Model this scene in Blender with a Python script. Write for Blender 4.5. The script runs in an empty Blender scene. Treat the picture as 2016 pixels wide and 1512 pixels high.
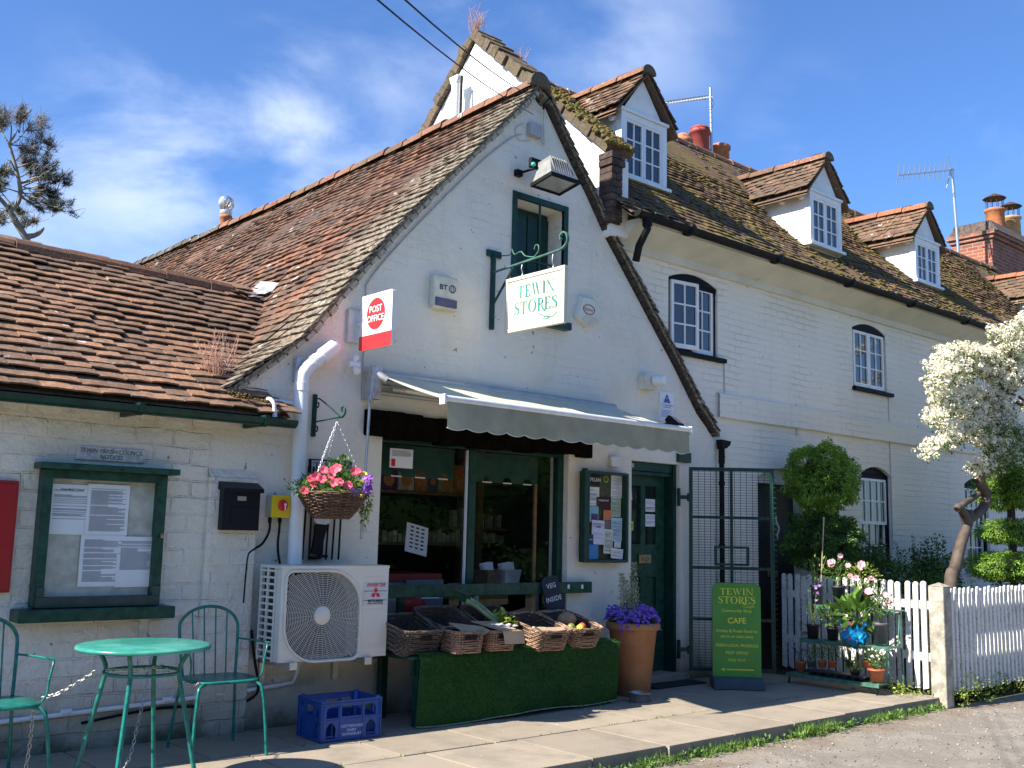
import bpy, bmesh, math, random
from mathutils import Vector, Matrix, noise
random.seed(7)
SC=bpy.context.scene; COL=SC.collection
V=Vector; R=math.radians; PI=math.pi; rnd=random.random; uni=random.uniform
# ---------------- camera ----------------
CR=V((0.75030428,-0.6606802,0.02334866)); CU=V((-0.11171422,-0.09190012,0.98948184)); CF=V((0.65158531,0.74502084,0.14276042))
FPX=2034.374; CAM=V((0,0,1.4))
cd=bpy.data.cameras.new('camera'); co=bpy.data.objects.new('camera',cd); COL.objects.link(co)
cd.sensor_width=36; cd.lens=FPX/2016*36; cd.clip_end=2000; cd.clip_start=0.05
co.matrix_world=Matrix(((CR.x,CU.x,-CF.x,CAM.x),(CR.y,CU.y,-CF.y,CAM.y),(CR.z,CU.z,-CF.z,CAM.z),(0,0,0,1)))
SC.camera=co
def ray(px,py): return CF+CR*((px-1008)/FPX)-CU*((py-756)/FPX)
def at(px,py,Y): d=ray(px,py); return d*(Y/d.y)+CAM          # point of the plane y=Y
def atx(px,py,X): d=ray(px,py); return d*(X/d.x)+CAM
def atz(px,py,Z): d=ray(px,py); return d*((Z-1.4)/d.z)+CAM
# ---------------- light ----------------
SUN_D=V((1.11,-0.195,-1.0)).normalized()
sl=bpy.data.lights.new('sun','SUN'); sl.energy=5.0; sl.angle=R(.5); sl.color=(1,.93,.82)
so=bpy.data.objects.new('sun',sl); COL.objects.link(so); so.rotation_euler=SUN_D.to_track_quat('-Z','Y').to_euler()
so.location=(-20,4,20)
W=bpy.data.worlds.new('World'); SC.world=W; W.use_nodes=True
def world():
    nt=W.node_tree; N=nt.nodes; L=nt.links; N.clear()
    out=N.new('ShaderNodeOutputWorld'); bg=N.new('ShaderNodeBackground'); sky=N.new('ShaderNodeTexSky')
    sky.sky_type='NISHITA'; sky.sun_disc=False
    sd=-SUN_D; sky.sun_elevation=math.asin(sd.z); sky.sun_rotation=math.atan2(sd.x,sd.y)
    sky.air_density=1.0; sky.dust_density=0.4; sky.ozone_density=2.5
    tint=N.new('ShaderNodeMix'); tint.data_type='RGBA'; tint.blend_type='MULTIPLY'; tint.inputs[0].default_value=1
    tint.inputs[7].default_value=(0.56,0.79,1.12,1)
    L.new(sky.outputs[0],tint.inputs[6])
    tc=N.new('ShaderNodeTexCoord')
    mp=N.new('ShaderNodeMapping'); mp.inputs['Scale'].default_value=(2.2,2.2,5.0); mp.inputs['Location'].default_value=(3.1,.4,1.7)
    mp.inputs['Rotation'].default_value=(0.25,0.1,.3)
    L.new(tc.outputs['Generated'],mp.inputs['Vector'])
    n1=N.new('ShaderNodeTexNoise'); n1.inputs['Scale'].default_value=1.5; n1.inputs['Detail'].default_value=9; n1.inputs['Roughness'].default_value=.56; n1.inputs['Distortion'].default_value=.35
    L.new(mp.outputs[0],n1.inputs['Vector'])
    rp=N.new('ShaderNodeMapRange'); rp.inputs[1].default_value=.40; rp.inputs[2].default_value=.66; rp.interpolation_type='SMOOTHSTEP'
    L.new(n1.outputs['Fac'],rp.inputs[0])
    # cloud banks lie in these directions
    def bank(px,py,rad,amp):
        d=ray(px,py).normalized()
        dp=N.new('ShaderNodeVectorMath'); dp.operation='DISTANCE'; nm=N.new('ShaderNodeVectorMath'); nm.operation='NORMALIZE'
        L.new(tc.outputs['Generated'],nm.inputs[0]); L.new(nm.outputs[0],dp.inputs[0]); dp.inputs[1].default_value=d
        m=N.new('ShaderNodeMapRange'); m.interpolation_type='SMOOTHSTEP'; m.inputs[1].default_value=0; m.inputs[2].default_value=rad; m.inputs[3].default_value=amp; m.inputs[4].default_value=0
        L.new(dp.outputs['Value'],m.inputs[0]); return m.outputs[0]
    tot=None
    for b in ((330,330,.17,.85),(560,230,.13,.8),(700,330,.12,.5),(180,400,.12,.5),(760,150,.1,.45),(900,40,.12,.4),(1200,60,.16,.45),(1600,290,.1,.4),(1780,240,.1,.45),(1980,180,.1,.5),(1520,360,.08,.3),(60,480,.1,.5)):
        o=bank(*b)
        if tot is None: tot=o
        else:
            a=N.new('ShaderNodeMath'); a.operation='MAXIMUM'; L.new(tot,a.inputs[0]); L.new(o,a.inputs[1]); tot=a.outputs[0]
    mu=N.new('ShaderNodeMath'); mu.operation='MULTIPLY'; L.new(tot,mu.inputs[0]); L.new(rp.outputs[0],mu.inputs[1])
    mu2=N.new('ShaderNodeMath'); mu2.operation='MULTIPLY_ADD'; L.new(mu.outputs[0],mu2.inputs[0]); mu2.inputs[1].default_value=.85; mu2.inputs[2].default_value=0.0; mu2.use_clamp=True
    mx=N.new('ShaderNodeMix'); mx.data_type='RGBA'; L.new(mu2.outputs[0],mx.inputs[0]); L.new(tint.outputs[2],mx.inputs[6]); mx.inputs[7].default_value=(6.0,6.6,7.6,1)
    L.new(mx.outputs[2],bg.inputs['Color']); bg.inputs['Strength'].default_value=.092
    L.new(bg.outputs[0],out.inputs['Surface'])
world()
SC.view_settings.view_transform='Standard'; SC.view_settings.look='None'; SC.view_settings.gamma=1; SC.view_settings.exposure=1.14
SC.render.engine='CYCLES'
# ---------------- mesh helpers ----------------
class MB:
    def __init__(s): s.v=[]; s.f=[]; s.sm=[]
    def add(s,vs,fs,smooth=False):
        b=len(s.v); s.v+= [V(p) for p in vs]; s.f+=[tuple(b+i for i in f) for f in fs]; s.sm+=[smooth]*len(fs); return s
    def quad(s,a,b,c,d): return s.add([a,b,c,d],[(0,1,2,3)])
    def box(s,c,sz,M=None,ch=0):
        c=V(c); h=V(sz)*.5
        if ch<=0:
            p=[V((x,y,z)) for x in(-h.x,h.x) for y in(-h.y,h.y) for z in(-h.z,h.z)]
            f=[(0,1,3,2),(4,6,7,5),(0,4,5,1),(2,3,7,6),(0,2,6,4),(1,5,7,3)]
        else:
            bm=bmesh.new(); bmesh.ops.create_cube(bm,size=1)
            for v in bm.verts: v.co=V((v.co.x*sz[0],v.co.y*sz[1],v.co.z*sz[2]))
            bmesh.ops.bevel(bm,geom=list(bm.edges),offset=ch,segments=2,affect='EDGES',profile=.5)
            bm.verts.index_update(); p=[v.co.copy() for v in bm.verts]; f=[tuple(v.index for v in fc.verts) for fc in bm.faces]; bm.free()
        if M is not None: p=[M@q for q in p]
        return s.add([q+c for q in p],f)
    def bx(s,x0,x1,y0,y1,z0,z1,ch=0): return s.box(((x0+x1)/2,(y0+y1)/2,(z0+z1)/2),(abs(x1-x0),abs(y1-y0),abs(z1-z0)),None,ch)
    def tube(s,pts,r,n=8,cap=True,closed=False,smooth=True):
        pts=[V(p) for p in pts]; m=len(pts); rs=r if isinstance(r,(list,tuple)) else [r]*m
        vs=[];up=None
        for i,p in enumerate(pts):
            if closed: t=(pts[(i+1)%m]-pts[i-1])
            else: t=(pts[min(i+1,m-1)]-pts[max(i-1,0)])
            t=t.normalized() if t.length>1e-9 else V((0,0,1))
            if up is None:
                up=t.orthogonal().normalized()
            up=(up-t*up.dot(t)); up=up.normalized() if up.length>1e-6 else t.orthogonal().normalized()
            b=t.cross(up)
            for k in range(n):
                a=2*PI*k/n; vs.append(p+(up*math.cos(a)+b*math.sin(a))*rs[i])
        fs=[]
        for i in range(m if closed else m-1):
            j=(i+1)%m
            for k in range(n): l=(k+1)%n; fs.append((i*n+k,i*n+l,j*n+l,j*n+k))
        s.add(vs,fs,smooth)
        if cap and not closed:
            s.add(vs[:n],[tuple(range(n))[::-1]]); s.add(vs[-n:],[tuple(range(n))])
        return s
    def lathe(s,prof,c=(0,0,0),n=24,M=None,smooth=True,sx=1,sy=1):
        c=V(c); vs=[]
        for r_,z in prof:
            for k in range(n):
                a=2*PI*k/n; p=V((r_*math.cos(a)*sx,r_*math.sin(a)*sy,z)); p=M@p if M is not None else p; vs.append(p+c)
        fs=[(i*n+k,i*n+(k+1)%n,(i+1)*n+(k+1)%n,(i+1)*n+k) for i in range(len(prof)-1) for k in range(n)]
        return s.add(vs,fs,smooth)
    def cyl(s,a,b,r,n=16,r2=None): return s.tube([a,b],[r,r if r2 is None else r2],n)
    def prism(s,poly,f3,t):
        """poly 2D, f3 maps (a,b,depth) to 3D; thickness t"""
        n=len(poly); vs=[f3(a,b,0) for a,b in poly]+[f3(a,b,t) for a,b in poly]
        fs=[tuple(range(n)),tuple(range(n,2*n))[::-1]]+[(i,(i+n),(i+1)%n+n,(i+1)%n) for i in range(n)]
        return s.add(vs,fs)
    def sphere(s,c,r,sub=2,sc=(1,1,1),jit=0):
        bm=bmesh.new(); bmesh.ops.create_icosphere(bm,subdivisions=sub,radius=1)
        p=[V((v.co.x*sc[0],v.co.y*sc[1],v.co.z*sc[2]))*r*(1+uni(-jit,jit))+V(c) for v in bm.verts]
        bm.verts.index_update(); f=[tuple(v.index for v in fc.verts) for fc in bm.faces]; bm.free()
        return s.add(p,f,True)
    def xf(s,M): s.v=[M@p for p in s.v]; return s
ORG={}
def obj(name,mb,mat,parent=None,label=None,kind=None,origin=None):
    if parent is not None: o0=ORG[parent.name]
    elif origin is not None: o0=V(origin)
    else:
        xs=[p.x for p in mb.v]; ys=[p.y for p in mb.v]; zs=[p.z for p in mb.v]
        o0=V(((min(xs)+max(xs))/2,(min(ys)+max(ys))/2,min(zs)))
    me=bpy.data.meshes.new(name); me.from_pydata([tuple(p-o0) for p in mb.v],[],mb.f)
    me.polygons.foreach_set('use_smooth',mb.sm); me.update()
    if any(mb.sm) and len(mb.f)<60000:
        bm=bmesh.new(); bm.from_mesh(me); bmesh.ops.recalc_face_normals(bm,faces=bm.faces[:]); bm.to_mesh(me); bm.free()
    o=bpy.data.objects.new(name,me); COL.objects.link(o)
    if mat: me.materials.append(mat)
    if parent is not None: o.parent=parent
    else: o.location=o0
    ORG[o.name]=o0
    if label: o['label']=label
    if kind: o['kind']=kind
    return o
def thing(name,label,cat,loc=(0,0,0),group=None):
    o=bpy.data.objects.new(name,None); COL.objects.link(o); o.location=loc; o.empty_display_size=.1
    o['label']=label; o['category']=cat
    if group: o['group']=group
    ORG[o.name]=V(loc); return o
def tag(o,label,cat,group=None):
    o['label']=label; o['category']=cat
    if group: o['group']=group
    return o
def dup(root,loc=None,rz=None,label=None,group=None):
    def cp(o,par):
        c=o.copy(); COL.objects.link(c)
        if par is not None: c.parent=par
        ORG[c.name]=ORG[o.name]
        for ch in list(o.children): cp(ch,c)
        return c
    r=cp(root,None)
    if loc is not None: r.location=loc
    if rz is not None: r.rotation_euler=(0,0,rz)
    if label: r['label']=label
    if group: r['group']=group
    return r
def fill2d(loops,f3,flip=False):
    """triangulated face of outline + holes"""
    bm=bmesh.new(); es=[]
    for lp in loops:
        vs=[bm.verts.new((a,b,0)) for a,b in lp]
        for i in range(len(vs)): es.append(bm.edges.new((vs[i],vs[(i+1)%len(vs)])))
    bmesh.ops.triangle_fill(bm,edges=es,use_beauty=True,use_dissolve=False,normal=(0,0,1))
    bm.verts.index_update()
    vs=[f3(v.co.x,v.co.y) for v in bm.verts]; fs=[tuple(v.index for v in f.verts) for f in bm.faces]; bm.free()
    return vs,fs
def wallmesh(outline,holes,Y,depth,mb=None,sides=True,hd=None):
    mb=mb or MB(); vs,fs=fill2d([outline]+holes,lambda a,b:V((a,Y,b))); mb.add(vs,fs)
    for i,lp in enumerate(([outline] if sides else [])+holes):
        dd=depth if (sides and i==0) or hd is None else hd
        n=len(lp)
        for k in range(n):
            (a,b),(c,d)=lp[k],lp[(k+1)%n]; mb.quad((a,Y,b),(c,Y,d),(c,Y+dd,d),(a,Y+dd,b))
    return mb
def arch(x0,x1,z0,z1,rise,n=10):
    """rect with segmental head: springs at z1-rise"""
    p=[(x0,z0),(x1,z0)]
    for k in range(n+1):
        t=k/n; p.append((x1+(x0-x1)*t, z1-rise+rise*(1-(2*t-1)**2)))
    return p
# ---------------- materials ----------------
MC={}
def nmat(name):
    m=bpy.data.materials.new(name); m.use_nodes=True; nt=m.node_tree; b=nt.nodes['Principled BSDF']; MC[name]=m; return m,nt,b,nt.nodes,nt.links
def ramp(N,L,fac,stops):
    r=N.new('ShaderNodeValToRGB'); e=r.color_ramp.elements
    while len(e)>1: e.remove(e[-1])
    e[0].position=stops[0][0]; e[0].color=(*stops[0][1],1)
    for p,c in stops[1:]:
        q=e.new(p); q.color=(*c,1)
    L.new(fac,r.inputs[0]); return r.outputs[0]
def noisef(N,L,scale,detail=4,rough=.5,vec=None,dist=0):
    n=N.new('ShaderNodeTexNoise'); n.inputs['Scale'].default_value=scale; n.inputs['Detail'].default_value=detail; n.inputs['Roughness'].default_value=rough; n.inputs['Distortion'].default_value=dist
    if vec is None:
        g=N.new('ShaderNodeNewGeometry'); vec=g.outputs['Position']
    L.new(vec,n.inputs['Vector']); return n.outputs['Fac']
def mr(N,L,x,a,b,c=0,d=1,smooth=True):
    m=N.new('ShaderNodeMapRange'); m.inputs[1].default_value=a; m.inputs[2].default_value=b; m.inputs[3].default_value=c; m.inputs[4].default_value=d
    if smooth: m.interpolation_type='SMOOTHSTEP'
    L.new(x,m.inputs[0]); return m.outputs[0]
def mix(N,L,fac,a,b,bt='MIX'):
    m=N.new('ShaderNodeMix'); m.data_type='RGBA'; m.blend_type=bt
    for i,x in ((0,fac),(6,a),(7,b)):
        if isinstance(x,(int,float)): m.inputs[i].default_value=x
        elif isinstance(x,tuple): m.inputs[i].default_value=(*x,1)
        else: L.new(x,m.inputs[i])
    return m.outputs[2]
def bump(N,L,h,dist,strength=1,prev=None):
    b=N.new('ShaderNodeBump'); b.inputs['Strength'].default_value=strength; b.inputs['Distance'].default_value=dist; L.new(h,b.inputs['Height'])
    if prev is not None: L.new(prev,b.inputs['Normal'])
    return b.outputs[0]
def M(name,col,rough=.6,metal=0,var=.15,scale=8,bmp=0,bs=60,spec=.5,col2=None,coords='pos',island=0,trans=0,wear=None):
    """general paint/metal/cloth: colour varied by noise (and per piece), with fine bump"""
    if name in MC: return MC[name]
    m,nt,b,N,L=nmat(name)
    col=tuple(col); c2=tuple(col2) if col2 else tuple(min(1,c*(1-var)) for c in col); c1=col if col2 else tuple(min(1,c*(1+var)) for c in col)
    vec=None
    if coords=='obj': t=N.new('ShaderNodeTexCoord'); vec=t.outputs['Object']
    nf=noisef(N,L,scale,5,.6,vec)
    c=mix(N,L,mr(N,L,nf,.3,.7),c2,c1)
    if island:
        g=N.new('ShaderNodeNewGeometry'); f=mr(N,L,g.outputs['Random Per Island'],0,1,1-island,1+island,False)
        h=N.new('ShaderNodeHueSaturation'); L.new(f,h.inputs['Value']); L.new(c,h.inputs['Color']); c=h.outputs[0]
    if wear: c=mix(N,L,mr(N,L,noisef(N,L,45,4,.7),wear[1],wear[1]+.03,0,.85),c,wear[0])
    L.new(c,b.inputs['Base Color']); b.inputs['Roughness'].default_value=rough; b.inputs['Metallic'].default_value=metal; b.inputs['Specular IOR Level'].default_value=spec
    if bmp:
        L.new(bump(N,L,noisef(N,L,bs,4,.6,vec),bmp),b.inputs['Normal'])
    if trans:
        out=N['Material Output']; t=N.new('ShaderNodeBsdfTranslucent'); L.new(c,t.inputs[0]); ms=N.new('ShaderNodeMixShader'); ms.inputs[0].default_value=trans
        L.new(b.outputs[0],ms.inputs[1]); L.new(t.outputs[0],ms.inputs[2]); L.new(ms.outputs[0],out.inputs['Surface'])
    return m
def m_wall(name,base=(.80,.785,.75),rows=.075,bw=.225,mort=.007,strength=.006,grime=.35,lump=.006,vis0=.2):
    m,nt,b,N,L=nmat(name); g=N.new('ShaderNodeNewGeometry')
    sx=N.new('ShaderNodeSeparateXYZ'); L.new(g.outputs['Position'],sx.inputs[0])
    ad=N.new('ShaderNodeMath'); ad.operation='ADD'; L.new(sx.outputs[0],ad.inputs[0]); L.new(sx.outputs[1],ad.inputs[1])
    cb=N.new('ShaderNodeCombineXYZ'); L.new(ad.outputs[0],cb.inputs[0]); L.new(sx.outputs[2],cb.inputs[1])
    nz=N.new('ShaderNodeTexNoise'); nz.inputs['Scale'].default_value=3.0; nz.inputs['Detail'].default_value=3; L.new(g.outputs['Position'],nz.inputs['Vector'])
    vm=N.new('ShaderNodeVectorMath'); vm.operation='MULTIPLY_ADD'; L.new(nz.outputs['Color'],vm.inputs[0]); vm.inputs[1].default_value=(.05,.045,0); L.new(cb.outputs[0],vm.inputs[2])
    br=N.new('ShaderNodeTexBrick'); L.new(vm.outputs[0],br.inputs['Vector']); br.inputs['Scale'].default_value=1
    br.inputs['Brick Width'].default_value=bw; br.inputs['Row Height'].default_value=rows; br.inputs['Mortar Size'].default_value=mort; br.inputs['Mortar Smooth'].default_value=.6; br.inputs['Bias'].default_value=0
    br.inputs['Color1'].default_value=(1,1,1,1); br.inputs['Color2'].default_value=(.86,.86,.86,1); br.inputs['Mortar'].default_value=(0,0,0,1)
    vis=mr(N,L,noisef(N,L,1.6,3,.55),.42,.66,vis0,1)     # paint has filled the joints in places
    mm=N.new('ShaderNodeMath'); mm.operation='MULTIPLY'; 
    inv=N.new('ShaderNodeMath'); inv.operation='SUBTRACT'; inv.inputs[0].default_value=1; L.new(br.outputs['Color'],inv.inputs[1])
    L.new(inv.outputs[0],mm.inputs[0]); L.new(vis,mm.inputs[1])
    hh=N.new('ShaderNodeMath'); hh.operation='SUBTRACT'; hh.inputs[0].default_value=1; L.new(mm.outputs[0],hh.inputs[1])
    n1=bump(N,L,hh.outputs[0],strength)
    n2=bump(N,L,noisef(N,L,9,5,.6),lump*2.2,1,n1); n3=bump(N,L,noisef(N,L,70,4,.6),.0022,1,n2)
    L.new(n3,b.inputs['Normal'])
    d1=mr(N,L,noisef(N,L,1.3,6,.65,None,.4),.45,.75,0,grime)
    c=mix(N,L,d1,base,(base[0]*.72,base[1]*.70,base[2]*.64))
    d2=mr(N,L,noisef(N,L,28,5,.7),.62,.78,0,grime*.9); c=mix(N,L,d2,c,(base[0]*.6,base[1]*.58,base[2]*.52))
    d4=mr(N,L,mm.outputs[0],.5,1,0,.14); c=mix(N,L,d4,c,(base[0]*.6,base[1]*.57,base[2]*.5))
    mp=N.new('ShaderNodeMapping'); mp.inputs['Scale'].default_value=(5,5,.55); L.new(g.outputs['Position'],mp.inputs['Vector'])
    st=mr(N,L,noisef(N,L,1.0,5,.6,mp.outputs[0]),.56,.80,0,grime*.9); c=mix(N,L,st,c,(base[0]*.62,base[1]*.58,base[2]*.50))
    # splash-back dirt and damp at the foot of the wall, ragged edge
    zz=N.new('ShaderNodeMath'); zz.operation='MULTIPLY_ADD'; L.new(noisef(N,L,2.5,5,.6),zz.inputs[0]); zz.inputs[1].default_value=-.5; L.new(sx.outputs[2],zz.inputs[2])
    d3=mr(N,L,zz.outputs[0],-.26,.34,.9,0); c=mix(N,L,d3,c,(.36,.33,.26))
    d5=mr(N,L,zz.outputs[0],-.30,-.10,1,0); c=mix(N,L,d5,c,(.09,.095,.055))
    # small flaked spots
    sp=mr(N,L,noisef(N,L,17,2,.5),.735,.76,0,.75); c=mix(N,L,sp,c,(.16,.13,.10))
    L.new(c,b.inputs['Base Color']); b.inputs['Roughness'].default_value=.72; b.inputs['Specular IOR Level'].default_value=.3
    return m
def m_tile(name,cols,moss=0,lich=.6,verge=0):
    m,nt,b,N,L=nmat(name); g=N.new('ShaderNodeNewGeometry'); ri=g.outputs['Random Per Island']
    c=ramp(N,L,ri,[(i/(len(cols)-1),x) for i,x in enumerate(cols)])
    ns=mr(N,L,noisef(N,L,26,5,.65),.3,.75); c=mix(N,L,ns,mix(N,L,1,c,(.55,.52,.5),'MULTIPLY'),c)
    big=mr(N,L,noisef(N,L,1.1,3,.5),.4,.65,0,.55); c=mix(N,L,big,c,(.085,.068,.055))
    g1=mr(N,L,noisef(N,L,14,6,.7),.55,.72,0,lich); c=mix(N,L,g1,c,(.20,.175,.135))
    if verge:
        sp=N.new('ShaderNodeSeparateXYZ'); L.new(g.outputs['Position'],sp.inputs[0]); va=N.new('ShaderNodeMath'); va.operation='MULTIPLY_ADD'; L.new(noisef(N,L,2.2,5,.65),va.inputs[0]); va.inputs[1].default_value=1.6; L.new(sp.outputs[1],va.inputs[2])
        c=mix(N,L,mr(N,L,va.outputs[0],verge+.7,verge+1.5,.9,0),c,mix(N,L,mr(N,L,noisef(N,L,30,4,.6),.4,.6),(.10,.085,.065),(.30,.265,.20)))
    w1=mr(N,L,noisef(N,L,9,3,.6),.63,.66,0,.8); w2=mr(N,L,noisef(N,L,1.5,2,.5),.52,.62); wm=N.new('ShaderNodeMath'); wm.operation='MULTIPLY'; L.new(w1,wm.inputs[0]); L.new(w2,wm.inputs[1])
    c=mix(N,L,wm.outputs[0],c,(.62,.6,.55))
    if moss:
        a=mr(N,L,noisef(N,L,2.1,4,.6),.42,.62); a2=mr(N,L,noisef(N,L,22,4,.6),.38,.55); mm=N.new('ShaderNodeMath'); mm.operation='MULTIPLY'; L.new(a,mm.inputs[0]); L.new(a2,mm.inputs[1])
        m2=N.new('ShaderNodeMath'); m2.operation='MULTIPLY'; L.new(mm.outputs[0],m2.inputs[0]); m2.inputs[1].default_value=moss
        c=mix(N,L,m2.outputs[0],c,mix(N,L,noisef(N,L,40,2,.5),(.11,.09,.025),(.25,.185,.05)))
    L.new(c,b.inputs['Base Color']); b.inputs['Roughness'].default_value=.9; b.inputs['Specular IOR Level'].default_value=.2
    L.new(bump(N,L,noisef(N,L,55,5,.7),.006),b.inputs['Normal']); return m
def m_glass(name,tint=(1,1,1),refl=1.0):
    m,nt,b,N,L=nmat(name); N.remove(b); out=N['Material Output']
    tr=N.new('ShaderNodeBsdfTransparent'); tr.inputs[0].default_value=(*tint,1); gl=N.new('ShaderNodeBsdfGlossy'); gl.inputs['Roughness'].default_value=.01; gl.inputs[0].default_value=(refl,refl,refl,1)
    lw=N.new('ShaderNodeLayerWeight'); pw=N.new('ShaderNodeMath'); pw.operation='POWER'; L.new(lw.outputs['Facing'],pw.inputs[0]); pw.inputs[1].default_value=4.5; fr=N.new('ShaderNodeMath'); fr.operation='MULTIPLY_ADD'; L.new(pw.outputs[0],fr.inputs[0]); fr.inputs[1].default_value=.9; fr.inputs[2].default_value=.035; ms=N.new('ShaderNodeMixShader'); L.new(fr.outputs[0],ms.inputs[0]); L.new(tr.outputs[0],ms.inputs[1]); L.new(gl.outputs[0],ms.inputs[2])
    L.new(ms.outputs[0],out.inputs['Surface']); return m
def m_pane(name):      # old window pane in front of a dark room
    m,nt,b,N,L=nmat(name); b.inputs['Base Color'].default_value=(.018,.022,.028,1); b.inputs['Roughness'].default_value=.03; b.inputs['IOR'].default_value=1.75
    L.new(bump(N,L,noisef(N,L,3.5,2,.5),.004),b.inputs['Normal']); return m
WALL_WING=m_wall('painted thick brick',(.82,.765,.655),.115,.27,.010,.009,.5,.018,.3)
WALL_SHOP=m_wall('limewashed gable brick',(.80,.75,.65),.078,.225,.006,.0022,.42,.010)
WALL_COT=m_wall('cottage painted brick',(.86,.80,.695),.075,.225,.009,.007,.26,.005,.38)
RENDER=M('white render',(.82,.81,.78),.8,0,.07,4,.004,30,.3)
T_WING=m_tile('wing clay tiles',[(.17,.115,.08),(.40,.23,.14),(.30,.19,.125),(.48,.27,.165),(.23,.155,.11),(.44,.25,.15),(.36,.23,.16)],0,.6)
T_SHOP=m_tile('shop clay tiles',[(.12,.085,.065),(.27,.14,.09),(.18,.115,.085),(.33,.155,.095),(.10,.065,.055),(.17,.085,.055)],.1,.5,6.9)
T_COT=m_tile('cottage mossy tiles',[(.13,.09,.065),(.24,.14,.085),(.16,.11,.075),(.29,.165,.10),(.12,.085,.06)],1,.6)
T_DORM=m_tile('dormer clay tiles',[(.14,.10,.075),(.28,.165,.11),(.19,.13,.09),(.33,.18,.115)],.25,.7)
T_GREY=m_tile('weathered grey coping',[(.12,.10,.075),(.20,.155,.11),(.15,.12,.09)],.35,.8)
RIDGEO=m_tile('orange ridge tiles',[(.42,.15,.08),(.5,.19,.10),(.36,.14,.08)],0,.3); RIDGE=m_tile('weathered ridge tiles',[(.30,.14,.09),(.36,.18,.12),(.24,.13,.09)],.3,.8)
RIDGE_OLD=m_tile('old brown ridge tiles',[(.22,.10,.06),(.30,.13,.075),(.17,.085,.055)],0,.6)
RIDGE_GREY=m_tile('grey ridge tiles',[(.13,.12,.10),(.17,.15,.13)],.1,.7)
MORTAR=M('mortar',(.40,.37,.30),.9,0,.3,20,.006,40)
GREEN=M('dark green paint',(.006,.040,.030),.38,0,.3,14,.0008,120,spec=.35)
GREENW=M('worn green paint',(.016,.062,.040),.5,0,.4,18,.001,90,spec=.3,wear=((.20,.22,.18),.70))
WOODW=M('white gloss paint',(.80,.80,.79),.4,0,.05,6)
BLACKP=M('black paint',(.012,.012,.014),.4,0,.3,10)
NAVY=M('black window surround',(.005,.006,.010),.6,0,.3,10,spec=.15)
PLW=M('white plastic',(.78,.79,.80),.35,0,.05,5)
CREAM=M('yellowed plastic',(.62,.60,.48),.5,0,.12,9)
CAST=M('black cast iron',(.006,.006,.007),.6,0,.4,12,.001,60,spec=.2)
DARK=M('dark timber',(.005,.004,.003),.95,0,.5,10,.004,30,spec=.05)
TEAL=M('teal metal paint',(.008,.155,.13),.32,0,.35,30,wear=((.16,.07,.03),.70))
TEALTOP=M('sun-faded teal table top',(.02,.22,.175),.25,0,.1,4,col2=(.09,.38,.30),wear=((.20,.20,.14),.67))
STEEL=M('galvanised steel',(.55,.56,.57),.4,.85,.12,25)
CHROME=M('polished steel',(.8,.8,.8),.12,1,.03,5)
PANE=m_pane('window pane'); GLASS=m_glass('shop glass'); 
RED=M('red paint',(.60,.015,.025),.35,0,.08,5)
DARKRED=M('letterbox red paint',(.38,.008,.015),.35,0,.08,5)
PAPER=M('white paper',(.80,.81,.84),.8,0,.03,4)
INK=M('printed grey ink',(.25,.25,.29),.8,0,.05,4); INKB=M('black ink',(.02,.02,.02),.7,0,.05,4)
# ---------------- lettering ----------------
def textmesh(s,size,bold=0,shear=0,space=1):
    cu=bpy.data.curves.new('lettering','FONT'); cu.body=s; cu.size=size; cu.align_x='CENTER'; cu.align_y='CENTER'; cu.offset=bold*size; cu.shear=shear; cu.space_character=space; cu.resolution_u=3
    o=bpy.data.objects.new('lettering',cu); COL.objects.link(o); dg=bpy.context.evaluated_depsgraph_get(); dg.update()
    me=o.evaluated_get(dg).to_mesh(); mb=MB().add([v.co.copy() for v in me.vertices],[tuple(p.vertices) for p in me.polygons])
    o.evaluated_get(dg).to_mesh_clear(); bpy.data.objects.remove(o); bpy.data.curves.remove(cu); return mb
def basis(c,right,up,nrm=None):
    r=V(right).normalized(); u=V(up).normalized(); n=r.cross(u)
    return Matrix(((r.x,u.x,n.x,c[0]),(r.y,u.y,n.y,c[1]),(r.z,u.z,n.z,c[2]),(0,0,0,1)))
def text(name,s,size,c,mat,parent,right=(1,0,0),up=(0,0,1),bold=0,shear=0,sx=1,space=1):
    mb=textmesh(s,size,bold,shear,space); mb.v=[V((p.x*sx,p.y,p.z)) for p in mb.v]; mb.xf(basis(c,right,up)); return obj(name,mb,mat,parent)
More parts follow.
